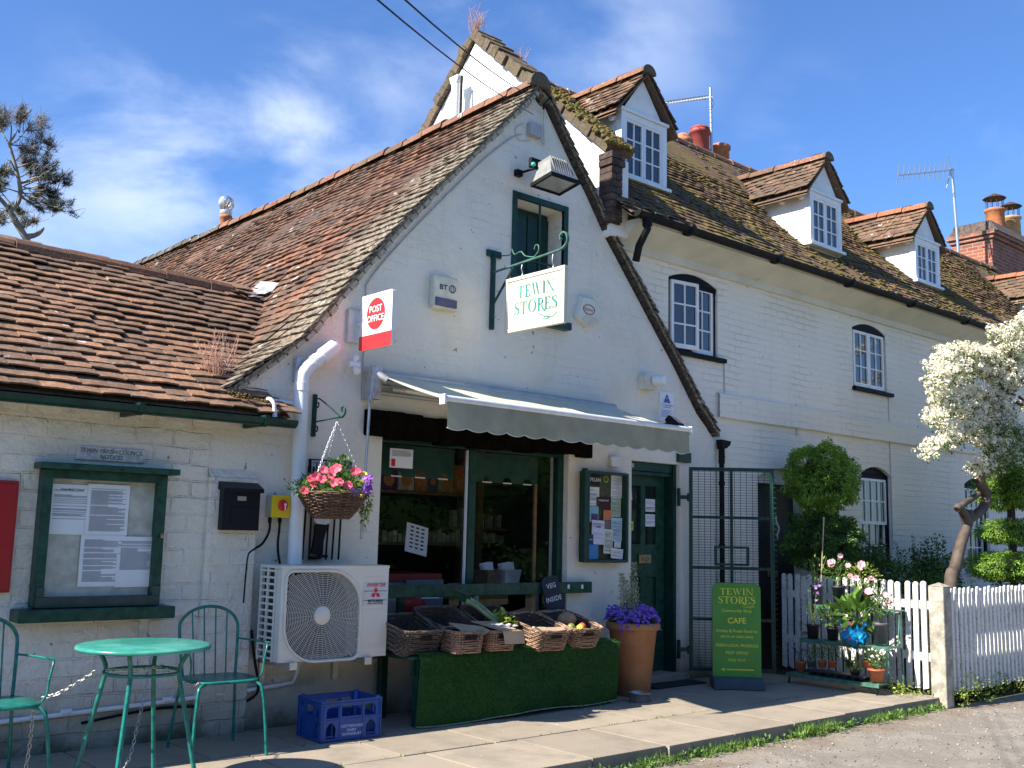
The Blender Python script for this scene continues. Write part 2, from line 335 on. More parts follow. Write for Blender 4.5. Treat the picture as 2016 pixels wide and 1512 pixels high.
# seriffed capitals drawn as thick and thin strokes
def serif(word,h,gap=.1):
    mb=MB(); x=0; lay=[0]
    T,t=.15,.05
    def q(pts):
        lay[0]+=1; z=.0003*lay[0]; mb.add([(x0*h,y0*h,z) for x0,y0 in pts],[tuple(range(len(pts)))])
    def rect(a,b,c,d): q([(a,b),(c,b),(c,d),(a,d)])
    def ser(cx,y,w=.13,d=.05): rect(cx-w,y-(d if y>.5 else 0),cx+w,y+(0 if y>.5 else d))
    def stroke(pts,ws):
        L_=[];R_=[]
        for i,p in enumerate(pts):
            a=V(pts[max(i-1,0)]);b=V(pts[min(i+1,len(pts)-1)]); d=(b-a).normalized(); n=V((-d.y,d.x))*ws[i]*.5
            L_.append(V(p)+n); R_.append(V(p)-n)
        lay[0]+=1; z=.0003*lay[0]; n=len(pts)
        mb.add([(p.x*h,p.y*h,z) for p in L_+R_],[(i,i+1,n+i+1,n+i) for i in range(n-1)])
    for ch in word:
        if ch=='T':
            rect(x,.95,x+.72,1); q([(x,.74),(x+.045,.74),(x+.10,.95),(x,.95)]); q([(x+.72,.74),(x+.72,.95),(x+.62,.95),(x+.675,.74)]); rect(x+.285,0,x+.435,.95); ser(x+.36,0); w=.72
        elif ch=='E':
            rect(x+.08,0,x+.23,1); rect(x,.95,x+.60,1); rect(x,0,x+.62,.05); rect(x+.23,.49,x+.46,.54); rect(x+.43,.40,x+.47,.63)
            q([(x+.60,.95),(x+.50,.95),(x+.56,.76),(x+.60,.76)]); q([(x+.62,.05),(x+.62,.26),(x+.58,.26),(x+.50,.05)]); w=.62
        elif ch=='I': rect(x+.08,0,x+.23,1); ser(x+.155,0); ser(x+.155,1); w=.31
        elif ch=='N': rect(x+.10,0,x+.15,.95); rect(x+.75,.0,x+.80,1); q([(x+.02,1),(x+.18,1),(x+.80,0),(x+.70,0)]); ser(x+.125,0,.12); ser(x+.775,1,.12); ser(x+.08,1,.09); w=.9
        elif ch=='W':
            q([(x+.06,1),(x+.22,1),(x+.43,0),(x+.36,0)]); q([(x+.36,0),(x+.40,0),(x+.58,.9),(x+.54,.9)]); q([(x+.46,1),(x+.62,1),(x+.83,0),(x+.76,0)]); q([(x+.76,0),(x+.80,0),(x+1.04,1),(x+1.0,1)])
            ser(x+.14,1,.13); ser(x+.54,1,.12); ser(x+1.02,1,.11); w=1.12
        elif ch=='O':
            n=28; o_=[];i_=[]
            for k in range(n): a=2*PI*k/n; o_.append((x+.42+.42*math.cos(a),.5+.52*math.sin(a))); i_.append((x+.42+.27*math.cos(a),.5+.475*math.sin(a)))
            lay[0]+=1; z=.0003*lay[0]; mb.add([(a*h,b*h,z) for a,b in o_+i_],[(k,(k+1)%n,n+(k+1)%n,n+k) for k in range(n)]); w=.84
        elif ch=='S':
            pts=[(.50,.80),(.44,.93),(.30,.98),(.15,.93),(.09,.79),(.14,.66),(.28,.555),(.42,.46),(.50,.33),(.49,.17),(.38,.05),(.24,.02),(.10,.08),(.045,.22)]
            stroke([(x+a,b) for a,b in pts],[.04,.045,.055,.08,.12,.15,.17,.17,.155,.12,.08,.055,.045,.04]); rect(x+.49,.70,x+.52,.98); rect(x+.02,.03,x+.05,.30); w=.56
        elif ch=='R':
            rect(x+.08,0,x+.23,1); ser(x+.155,0); rect(x,.95,x+.25,1)
            stroke([(x+a,b) for a,b in [(.23,.975),(.38,.97),(.50,.90),(.54,.76),(.50,.61),(.38,.52),(.23,.50)]],[.05,.06,.11,.15,.11,.06,.045])
            stroke([(x+a,b) for a,b in [(.34,.51),(.46,.34),(.58,.13),(.72,-.06),(.90,-.14)]],[.09,.13,.14,.10,.04]); w=.62
        elif ch=='*':  # flourish under the R
            stroke([(x+a,b) for a,b in [(-1.28,-.10),(-1.0,-.16),(-.8,-.26),(-1.0,-.40),(-1.25,-.36),(-1.22,-.28),(-.95,-.30),(-.6,-.38),(-.3,-.30),(-.12,-.16)]],[.03,.04,.05,.05,.03,.03,.05,.07,.05,.02]); w=0
        else: w=.4
        x+=w+gap
    W_=(x-gap)*h; mb.v=[V((p.x-W_/2,p.y-h*.5,p.z)) for p in mb.v]; return mb,W_
# =============== SETTING: ground, road, pavement ===============
def sheet(name,x0,x1,y0,y1,z,mat,n=1,amp=0):
    mb=MB(); nx=n;ny=n; vs=[];
    for j in range(ny+1):
        for i in range(nx+1):
            x=x0+(x1-x0)*i/nx; y=y0+(y1-y0)*j/ny; vs.append((x,y,z+amp*(noise.noise(V((x*.8,y*.8,0))))))
    mb.add(vs,[(j*(nx+1)+i,j*(nx+1)+i+1,(j+1)*(nx+1)+i+1,(j+1)*(nx+1)+i) for j in range(ny) for i in range(nx)],n>1)
    return obj(name,mb,mat,kind='structure')
def m_road():
    m,nt,b,N,L=nmat('road gravel and asphalt'); g=N.new('ShaderNodeNewGeometry')
    c=mix(N,L,mr(N,L,noisef(N,L,90,5,.75),.35,.7),(.16,.14,.115),(.31,.275,.225))
    c=mix(N,L,mr(N,L,noisef(N,L,260,2,.6),.62,.7,0,.8),c,(.52,.48,.41))
    sx=N.new('ShaderNodeSeparateXYZ'); L.new(g.outputs['Position'],sx.inputs[0])
    a=N.new('ShaderNodeMath'); a.operation='MULTIPLY_ADD'; L.new(noisef(N,L,1.6,5,.6),a.inputs[0]); a.inputs[1].default_value=.9; L.new(sx.outputs[1],a.inputs[2])
    c=mix(N,L,mr(N,L,a.outputs[0],4.75,5.05,0,.7),c,(.21,.155,.105))
    c=mix(N,L,mr(N,L,noisef(N,L,3,4,.6),.4,.7,0,.4),c,(.42,.38,.32))
    L.new(c,b.inputs['Base Color']); b.inputs['Roughness'].default_value=.9
    L.new(bump(N,L,noisef(N,L,110,5,.8),.008,1,bump(N,L,noisef(N,L,12,4,.6),.02)),b.inputs['Normal']); return m
def m_slab():
    m,nt,b,N,L=nmat('paving slab'); g=N.new('ShaderNodeNewGeometry')
    c=ramp(N,L,g.outputs['Random Per Island'],[(0,(.285,.24,.18)),(.5,(.335,.28,.21)),(1,(.265,.225,.17))])
    c=mix(N,L,mr(N,L,noisef(N,L,2.6,7,.72),.42,.66,0,.6),c,(.19,.165,.13)); c=mix(N,L,mr(N,L,noisef(N,L,60,5,.7),.55,.8,0,.4),c,(.20,.17,.14))
    c=mix(N,L,mr(N,L,noisef(N,L,34,1,.5),.76,.78,0,.8),c,(.6,.57,.5))
    L.new(c,b.inputs['Base Color']); b.inputs['Roughness'].default_value=.85; L.new(bump(N,L,noisef(N,L,80,5,.7),.002,1,bump(N,L,noisef(N,L,3,2,.5),.01)),b.inputs['Normal']); return m
SOIL=M('dark soil',(.06,.045,.03),.95,0,.5,14,.03,25)
sheet('ground',-300,300,-300,300,-.16,M('far grass field',(.05,.07,.02),.95,0,.4,.8))
sheet('road',-25,40,-4.5,4.70,-.10,m_road(),60,.012)
sheet('garden_soil',9.0,30,4.95,7.2,-.02,SOIL,30,.04)
SLAB=m_slab(); JOINT=M('mossy joint',(.035,.035,.02),.95,0,.5,30,.01,60)
def pavement():
    sheet('pavement_bed',-6,9.55,4.79,7.2,-.022,JOINT)
    mb=MB(); ys=[4.745,5.50,6.12,6.86]
    for r in range(3):
        x=-6+[.0,.42,.15][r]; 
        while x<9.5:
            w=[.92,.80,.62][r]*uni(.93,1.08) if r else uni(.62,.74)*1.15
            x1=min(x+w,9.52); g=.0075; t=uni(-.004,.004); s=uni(-.0015,.0015)
            pts=[(x+g,ys[r]+g),(x1-g,ys[r]+g),(x1-g,ys[r+1]-g),(x+g,ys[r+1]-g)]
            if r==0: pts[0]=(pts[0][0],pts[0][1]+uni(-.012,.012)); pts[1]=(pts[1][0],pts[1][1]+uni(-.012,.012))
            z=[-.003+t*.5+s,-.003+t*.5-s,-.003-t*.5-s,-.003-t*.5+s]
            top=[V((p[0]*1,p[1],z[i])) for i,p in enumerate(pts)]; c=sum(top,V())/4
            inn=[c+(p-c)*.996 for p in top]; e=[p-V((0,0,.0025)) for p in top]; bot=[V((p.x,p.y,-.13)) for p in top]
            mb.add(inn+e+bot,[(0,1,2,3)]+[(i,i+4,(i+1)%4+4,(i+1)%4) for i in range(4)]+[(i+4,i+8,(i+1)%4+8,(i+1)%4+4) for i in range(4)])
            x=x1
    obj('pavement',mb,SLAB,kind='structure')
    st=MB(); st.bx(7.45,8.35,6.75,7.4,-.02,.075,.008); obj('doorstep',st,SLAB,kind='structure')
pavement()

# =============== tile roofs ===============
def tilefield(mb,P,u0,u1,v1,tw=.17,gauge=.1,L_=.16,th=.013,lift=.018,jit=1,v0=0,keep=None,wav=.012):
    """P(u,v)->(point,udir,vdir,normal)"""
    row=0; v=v0
    while v<v1:
        u=u0-(tw*.5 if row%2 else 0)+uni(-.02,.02)
        while u<u1:
            w=tw*uni(.93,1.02); a=max(u,u0)+.002; b=min(u+w,u1)-.002
            if b-a>.03 and (keep is None or keep((a+b)/2,v)):
                dj=uni(-.010,.010)*jit; lj=uni(-.004,.008)*jit; sk=uni(-.006,.006)*jit; wv=wav*noise.noise(V((u*.7,v*1.1,3.3)))*2+.007*noise.noise(V((u*2.3,v*.9,9)))*2
                A,ud,vd,nn=P((a+b)/2,v+dj); hw=(b-a)/2; ln=L_
                t0=lift+lj+wv; cr=uni(.002,.006)
                def pt(du,dv,h): return A+ud*du+vd*(dv)+nn*h
                lo=[pt(-hw,sk,t0),pt(0,uni(-.003,.003),t0+cr),pt(hw,-sk,t0)]
                lob=[q-nn*th for q in lo]
                hi=[pt(-hw,ln,wv-.004),pt(0,ln,wv-.002),pt(hw,ln,wv-.004)]; 
                mb.add(lo+lob+hi+[hi[0]-nn*th,hi[2]-nn*th],[(0,1,7,6),(1,2,8,7),(0,3,4,1),(1,4,5,2),(0,6,9,3),(2,5,10,8)])
            u+=w
        v+=gauge*uni(.96,1.04); row+=1
def planeP(o,ud,vd):
    o=V(o);ud=V(ud).normalized();vd=V(vd).normalized();n=ud.cross(vd); n=n if n.z>0 else -n
    return lambda u,v:(o+ud*u+vd*v,ud,vd,n)
def ridgeline(mb,pts,r=.115,seg=.42,n=7,jit=.008,flip=1):
    """half-round ridge tiles laid along pts"""
    pts=[V(p) for p in pts]; d=0; tot=[]; 
    L_=sum((pts[i+1]-pts[i]).length for i in range(len(pts)-1)); 
    def pos(s):
        for i in range(len(pts)-1):
            l=(pts[i+1]-pts[i]).length
            if s<=l or i==len(pts)-2: return pts[i]+(pts[i+1]-pts[i])*(s/l)
            s-=l
    while d<L_:
        a=pos(d); b=pos(min(d+seg,L_)); t=(b-a)
        if t.length<.03: break
        t.normalize(); side=t.cross(V((0,0,1))).normalized(); up=side.cross(t); j=V((0,uni(-jit,jit),uni(-jit,jit))); vs=[]
        for (q,rr) in ((a+t*.004,r*1.04),(b-t*.004,r*.97)):
            for s2 in (rr,rr-.016):
                for k in range(n):
                    an=PI*k/(n-1); vs.append(q+j+side*math.cos(an)*s2+up*(math.sin(an)*s2*.95-.05))
        f=[]
        for k in range(n-1): f+=[(k,k+1,2*n+k+1,2*n+k),(k,n+k,n+k+1,k+1),(2*n+k,2*n+k+1,3*n+k+1,3*n+k),(n+k,3*n+k,3*n+k+1,n+k+1)]
        mb.add(vs,f); d+=seg
# =============== the shop building ===============
PL=[(3.13,2.30),(3.27,2.42),(3.78,2.83),(4.19,3.34),(4.55,3.80),(4.99,4.31),(5.64,5.02),(6.12,5.55)]
PR=[(6.14,5.55),(6.29,5.49),(6.67,4.99),(6.87,4.75),(7.11,4.42),(8.17,3.24),(8.54,2.79),(8.70,2.66),(8.82,2.54)]
YF=6.8; YV=6.71
shop=thing('shop_building','whitewashed gabled village shop with a swept old red tile roof and green door','building',(6.1,6.8,0))
def m_curve(prof):
    ds=[0]
    for i in range(len(prof)-1): ds.append(ds[-1]+math.hypot(prof[i+1][0]-prof[i][0],prof[i+1][1]-prof[i][1]))
    def f(s):
        s=max(0,min(ds[-1],s))
        for i in range(len(prof)-1):
            if s<=ds[i+1] or i==len(prof)-2:
                t=(s-ds[i])/(ds[i+1]-ds[i]); a=V(prof[i]);b=V(prof[i+1]); d=(b-a).normalized(); return a+(b-a)*t,d
    return f,ds[-1]
fL,LL=m_curve(PL); PRr=PR[::-1]; fR,LR=m_curve(PRr)
def sagz(y): return -.05*math.sin(PI*min(1,max(0,(y-6.65)/8.5)))-.0*y
def shop_roof():
    mb=MB()
    def Pl(u,v):
        p,d=fL(v); y=YV+u; vd=V((d.x,0,d.y)); return V((p.x,y,p.y-.03+sagz(y)*(v/LL))),V((0,1,0)),vd,V((-d.y,0,d.x))
    def Pr(u,v):
        p,d=fR(v); y=YV+u; vd=V((d.x,0,d.y)); return V((p.x,y,p.y-.03+sagz(y)*(v/LR))),V((0,1,0)),vd,V((d.y,0,-d.x))
    tilefield(mb,Pl,0,9.2,LL-.03,.17,.1,keep=lambda u,v:True,jit=1.1,wav=.018)
    tilefield(mb,Pr,0,2.2,LR-.03,.17,.1,jit=1)
    for f,l,ye in ((fL,LL,15.9),(fR,LR,12)):            # boarding below the tiles
        n=18
        for k in range(n):
            a,_=f(l*k/n); b,_=f(l*(k+1)/n)
            p=[V((a.x,YV+.02,a.y-.045)),V((b.x,YV+.02,b.y-.045)),V((b.x,ye,b.y-.09)),V((a.x,ye,a.y-.09))]; mb.quad(*p); q=[x-V((0,0,.035)) for x in p]; mb.quad(*q); mb.quad(p[0],p[1],q[1],q[0])
    r=obj('roof',mb,T_SHOP,shop)
    rm=MB(); ridgeline(rm,[(6.13,YV+i*.8,5.54+sagz(YV+i*.8)*1.0) for i in range(0,9)],.12,.34); obj('ridge_tile',rm,RIDGE,r)
    rg=MB(); ridgeline(rg,[(6.13,YV+6.4+i*.8,5.53+sagz(YV+6.4+i*.8)) for i in range(0,5)],.12,.3,jit=.012); obj('ridge_tile',rg,RIDGE_GREY,r,'grey weathered ridge tiles at the far end')
    vm=MB(); cap=[(6.13+.13*math.cos(PI*k/10)*1.0,5.50+.14*math.sin(PI*k/10)) for k in range(11)]; vm.prism(cap,lambda a,b,d:V((a,YV-.012+d,b)),.05); obj('ridge_end',vm,T_GREY,r)
    for prof,nm in ((PL,'verge_mortar'),(PR,'verge_mortar')):
        v2=MB(); n=46; f,l=m_curve(prof)
        for k in range(n):
            a,d=f(l*k/n); b,_=f(l*(k+1)/n-.01); nn=V((-d.y,0,d.x)); nn=nn if nn.z>0 else -nn
            A=V((a.x,YV+.035,a.y))-nn*uni(.05,.062); B=V((b.x,YV+.035,b.y))-nn*uni(.05,.062); h=uni(.028,.045) if prof is PL else .02
            vs=[A,B,B-nn*h,A-nn*h]; vs+=[x+V((0,.13,0)) for x in vs]; v2.add(vs,[(0,1,2,3),(3,2,6,7),(0,4,5,1),(4,7,6,5)])
        obj(nm,v2,MORTAR if prof is PL else M('dark verge boards',(.045,.036,.028),.9,0,.5,20,.006,40),r)  # right verge coloured darker than the left mortar
shop_roof()
def shop_wall():
    o=[(3.18,-.1),(8.82,-.1),(8.82,2.40)]+[(x-.02,z-.115) for x,z in PRr[1:-1]]+[(6.13,5.42)]+[(x+.0,z-.115) for x,z in PL[::-1][1:-2]]+[(3.18,2.28)]
    win=[(4.60,.42),(6.66,.42),(6.66,2.20),(4.60,2.20)]; door=[(7.52,-.09),(8.24,-.09),(8.24,2.13),(7.52,2.13)]; h=[(5.955,3.36),(6.545,3.36),(6.545,4.42),(5.955,4.42)]
    obj('wall',wallmesh(o,[win,door,h],YF,.30,sides=False,hd=.24),WALL_SHOP,shop)
    k=MB(); k.quad((8.82,YF+.001,-.1),(8.82,10,-.1),(8.82,10,2.4),(8.82,YF+.001,2.4)); obj('side_wall',k,WALL_SHOP,shop)
shop_wall()
def hatch():
    f=MB(); f.bx(5.90,5.955,6.785,6.83,3.30,4.47,.006); f.bx(6.545,6.60,6.785,6.83,3.30,4.47,.006); f.bx(5.955,6.545,6.787,6.83,4.415,4.47,.006)
    f.bx(5.955,6.60,6.72,6.83,3.27,3.34,.006)
    t=obj('loft_hatch',MB().bx(5.96,6.54,7.02,7.05,3.38,4.41),GREEN,shop); obj('frame',f,GREEN,t)
    d=MB(); 
    for i in range(4): d.bx(5.99+i*.14,6.118+i*.14,7.0,7.03,3.4,4.36,.005)
    obj('door_board',d,GREEN,t)
    b=MB(); b.cyl((6.235,6.795,3.3),(6.235,6.795,4.43),.011); b.cyl((5.94,6.795,3.86),(6.56,6.795,3.86),.010); obj('security_bar',b,GREEN,t)
hatch()
def shop_window():
    w=obj('shop_window',MB().bx(4.60,6.66,6.86,6.93,2.10,2.20,.004).bx(4.60,6.66,6.86,6.93,.42,.50,.004).bx(4.60,4.645,6.865,6.925,.5,2.1).bx(6.59,6.66,6.86,6.93,.5,2.1,.004).bx(5.54,5.615,6.855,6.935,.5,2.1,.004),GREEN,shop)
    g=MB(); g.quad((4.645,6.9,.5),(5.54,6.9,.5),(5.54,6.9,2.1),(4.645,6.9,2.1)); obj('pane',g,GLASS,w)
    g=MB(); g.quad((5.615,6.9,.5),(6.59,6.9,.5),(6.59,6.9,2.1),(5.615,6.9,2.1)); obj('pane',g,GLASS,w)
    s=MB(); s.bx(5.527,5.538,6.872,6.898,.5,2.09); obj('white_trim',s,WOODW,w)
    l=MB(); 
    for i in range(14):
        a=4.42+i*.178; l.bx(a,a+.18,6.74+uni(-.006,.006),6.9,2.10+uni(0,.03)+.0,2.34-i*.006+uni(-.012,.012),.012)
    obj('lintel_beam',l,DARK,shop)
    # dark green roller blinds with scalloped foot
    for x0,x1 in ((4.66,5.50),(5.63,6.48)):
        n=60; b=MB(); 
        for k in range(n):
            xa=x0+(x1-x0)*k/n; xb=x0+(x1-x0)*(k+1)/n
            z=lambda x:1.84+(.05*max(0,1-((((x-x0-.12)%.24)-.12)/.055)**2)**.5 if abs(((x-x0-.12)%.24)-.12)<.055 else 0)
            b.quad((xa,7.02,z(xa)),(xb,7.02,z(xb)),(xb,7.02,2.1),(xa,7.02,2.1))
        bl=obj('window_blind',b,M('green blind cloth',(.006,.045,.032),.8,0,.3,9),w)
        h=MB(); 
        for i in range(3): h.bx(x0+.12+.24*i-.005+.07,x0+.12+.24*i+.17,7.012,7.016,1.835,1.845)
        obj('hem_bar',h,WOODW,bl)
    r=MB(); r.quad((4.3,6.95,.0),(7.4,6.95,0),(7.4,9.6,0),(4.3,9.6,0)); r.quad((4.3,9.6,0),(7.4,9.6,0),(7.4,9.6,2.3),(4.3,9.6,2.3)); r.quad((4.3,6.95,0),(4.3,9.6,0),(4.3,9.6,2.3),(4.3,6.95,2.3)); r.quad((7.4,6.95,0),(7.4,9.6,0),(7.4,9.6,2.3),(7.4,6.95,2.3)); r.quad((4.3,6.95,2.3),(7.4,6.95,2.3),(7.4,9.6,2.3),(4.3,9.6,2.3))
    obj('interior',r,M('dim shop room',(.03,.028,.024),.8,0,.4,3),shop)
shop_window()
def shop_door():
    fr=MB(); fr.bx(7.46,7.53,6.86,6.99,.07,2.09,.005); fr.bx(8.20,8.28,6.84,6.99,.07,2.14,.005); fr.bx(7.46,8.2,6.86,6.99,2.04,2.14,.005); fr.bx(7.46,8.2,6.87,6.99,2.0,2.035,.003)
    t=obj('shop_door',MB().bx(7.55,7.66,6.955,7.0,.09,2.0,.004).bx(8.07,8.19,6.955,7.0,.09,2.0,.004).bx(7.83,7.90,6.955,7.0,1.32,1.93).bx(7.66,8.07,6.957,7.0,1.90,2.0).bx(7.66,8.07,6.957,7.0,1.0,1.32).bx(7.66,8.07,6.957,7.0,.09,.28).bx(7.83,7.90,6.956,7.0,.28,1.0).bx(7.66,7.83,6.985,7.0,.28,1.0).bx(7.90,8.07,6.985,7.0,.28,1.0),GREENW,shop)
    MC['worn green paint'].node_tree.nodes['Principled BSDF'].inputs['Roughness'].default_value=.42
    obj('door_frame',fr,GREEN,t)
    for x0,x1 in ((7.66,7.83),(7.90,8.07)):
        g=MB(); g.quad((x0,6.985,1.32),(x1,6.985,1.32),(x1,6.985,1.9),(x0,6.985,1.9)); obj('door_glass',g,PANE,t)
    l=MB(); l.bx(7.79,7.97,6.935,6.957,1.13,1.22,.006); lb=obj('letter_plate',l,M('old brass',(.35,.30,.18),.35,.9,.3,30),t)
    l=MB(); l.bx(7.825,7.935,6.929,6.936,1.155,1.195,.003); obj('flap',l,M('dull brass flap',(.28,.24,.15),.4,.9,.3,30),lb)
    n=text('door_number','0',.055,(7.60,6.855,2.085),PLW,t,bold=.02)
shop_door()
def shop_bits():
    c=MB(); c.lathe([(.075,0),(.075,.26),(.088,.27),(.088,.31),(.07,.32)],(6.2,13.3,5.42),20)
    p=obj('chimney_pot',c,M('terracotta pot',(.42,.17,.08),.8,0,.25,14),shop)
    w=MB(); w.lathe([(.08,0),(.09,.02),(.09,.06)],(6.2,13.3,5.74),20)
    for k in range(14):
        a0=2*PI*k/14; pts=[]
        for j in range(9):
            th=PI*.12+PI*.86*j/8; a=a0+1.1*j/8; pts.append(((.115*math.sin(th)*math.cos(a)),.115*math.sin(th)*math.sin(a),.115*-math.cos(th)))
        L_=[V(q)+V((6.2,13.3,5.91)) for q in pts]
        a0b=a0+.26; L2=[V((q[0]*math.cos(.26)-q[1]*math.sin(.26),q[0]*math.sin(.26)+q[1]*math.cos(.26),q[2]))*.93+V((6.2,13.3,5.91)) for q in pts]
        w.add(L_+L2,[(j,j+1,9+j+1,9+j) for j in range(8)],True)
    w.sphere((6.2,13.3,5.91),.07,2); ww=obj('cowl',w,M('spun aluminium',(.7,.7,.7),.35,.7,.1,30),p)
    l=MB(); n=8
    for i in range(6):   # lead saddle where the two roofs meet
        x0=3.98+i*.07; x1=x0+.07; zz=lambda x:3.45+max(0,(x-4.27))*1.2
        l.quad((x0,8.25+.02*(i%2),zz(x0)-.02+.03*math.sin(i*2)),(x1,8.25,zz(x1)-.02),(x1,8.62,zz(x1)+.06),(x0,8.6,zz(x0)+.07))
    obj('lead_flashing',l,M('old lead',(.30,.30,.31),.6,.2,.3,12),shop)
shop_bits()
# =============== left wing ===============
wing=thing('side_wing','low white brick wing with coarse red tile roof and green gutter left of the shop','building',(1.5,6.8,0))
def wing_b():
    o=[(-6,-.1),(3.18,-.1),(3.18,2.28),(-6,2.28)]
    vs=wallmesh(o,[],YF-.002,.3,sides=False); obj('wall',vs,WALL_WING,wing)
    p=MB(); p.bx(3.16,3.535,6.755,6.81,-.1,1.74,.01); p.add([(3.16,6.755,1.74),(3.535,6.755,1.74),(3.535,6.8,1.80),(3.16,6.8,1.80)],[(0,1,2,3)]); obj('brick_pier',p,WALL_WING,wing)
    sl=V((0,1,.70)); mb=MB(); P=planeP((-6.5,6.56,2.20),(1,0,0),sl)
    def Pw(u,v):
        a,ud,vd,n=P(u,v); x=a.x; a=a+V((0,0,.03*math.sin((x+1)*.9)*min(1,v)-.012*(v<.15))); return a,ud,vd,n
    tilefield(mb,Pw,5.0,10.75,2.30,.185,.105,.17,.012,.022,jit=1.2,wav=.014,keep=lambda u,v:u<10.17 or v>.75)
    d=MB(); y1=8.44; z1=2.2+.70*(y1-6.56)
    mb.quad((-6.5,6.58,2.175),(3.66,6.58,2.175),(3.66,y1,z1-.02),(-6.5,y1,z1-.02)); mb.quad((3.66,7.0,2.469),(4.15,7.4,2.74),(4.15,y1,z1-.02),(3.66,y1,z1-.02)); mb.quad((-6.5,6.58,2.14),(3.66,6.58,2.14),(3.66,y1,z1-.06),(-6.5,y1,z1-.06)); mb.quad((-6.5,y1,z1-.02),(3.9,y1,z1-.02),(3.6,10.6,2.1),(-6.5,10.6,2.1))
    r=obj('roof',mb,T_WING,wing)
    rd=MB(); ridgeline(rd,[(-1,8.46,3.54),(1.5,8.46,3.53),(4.02,8.46,3.49)],.115,.40,jit=.006); obj('ridge_tile',rd,RIDGE_OLD,r)
    g=MB(); n=8; y0=6.525; z0=2.145; R_=.055
    sec=[(y0+R_*math.cos(PI+PI*k/n),z0+R_*math.sin(PI+PI*k/n)) for k in range(n+1)]; sec2=[(y0+(R_-.006)*math.cos(PI+PI*k/n),z0+(R_-.006)*math.sin(PI+PI*k/n)) for k in range(n+1)]
    prof=sec+sec2[::-1]; g.prism([(a,b) for a,b in prof],lambda a,b,dd:V((-6.4+dd,a,b+ .0008*dd)),10.06)
    g.prism(sec,lambda a,b,dd:V((3.655+dd,a,b+.008)),.008)
    gu=obj('gutter',g,GREEN,wing)
    for x in (1.05,2.52,3.40):
        b=MB(); s3=[(y0+(R_+.006)*math.cos(PI+PI*k/n),z0+.006+(R_+.006)*math.sin(PI+PI*k/n)) for k in range(n+1)]; b.prism(s3+[(q[0],q[1]+.004) for q in [(y0+R_+.006,z0+.02),(y0-R_-.006,z0+.02)]],lambda a,b_,dd:V((x+dd,a,b_)),.035); b.bx(x,x+.03,y0+.03,6.8,z0-.05,z0-.02); obj('gutter_bracket',b,GREEN,gu)
wing_b()
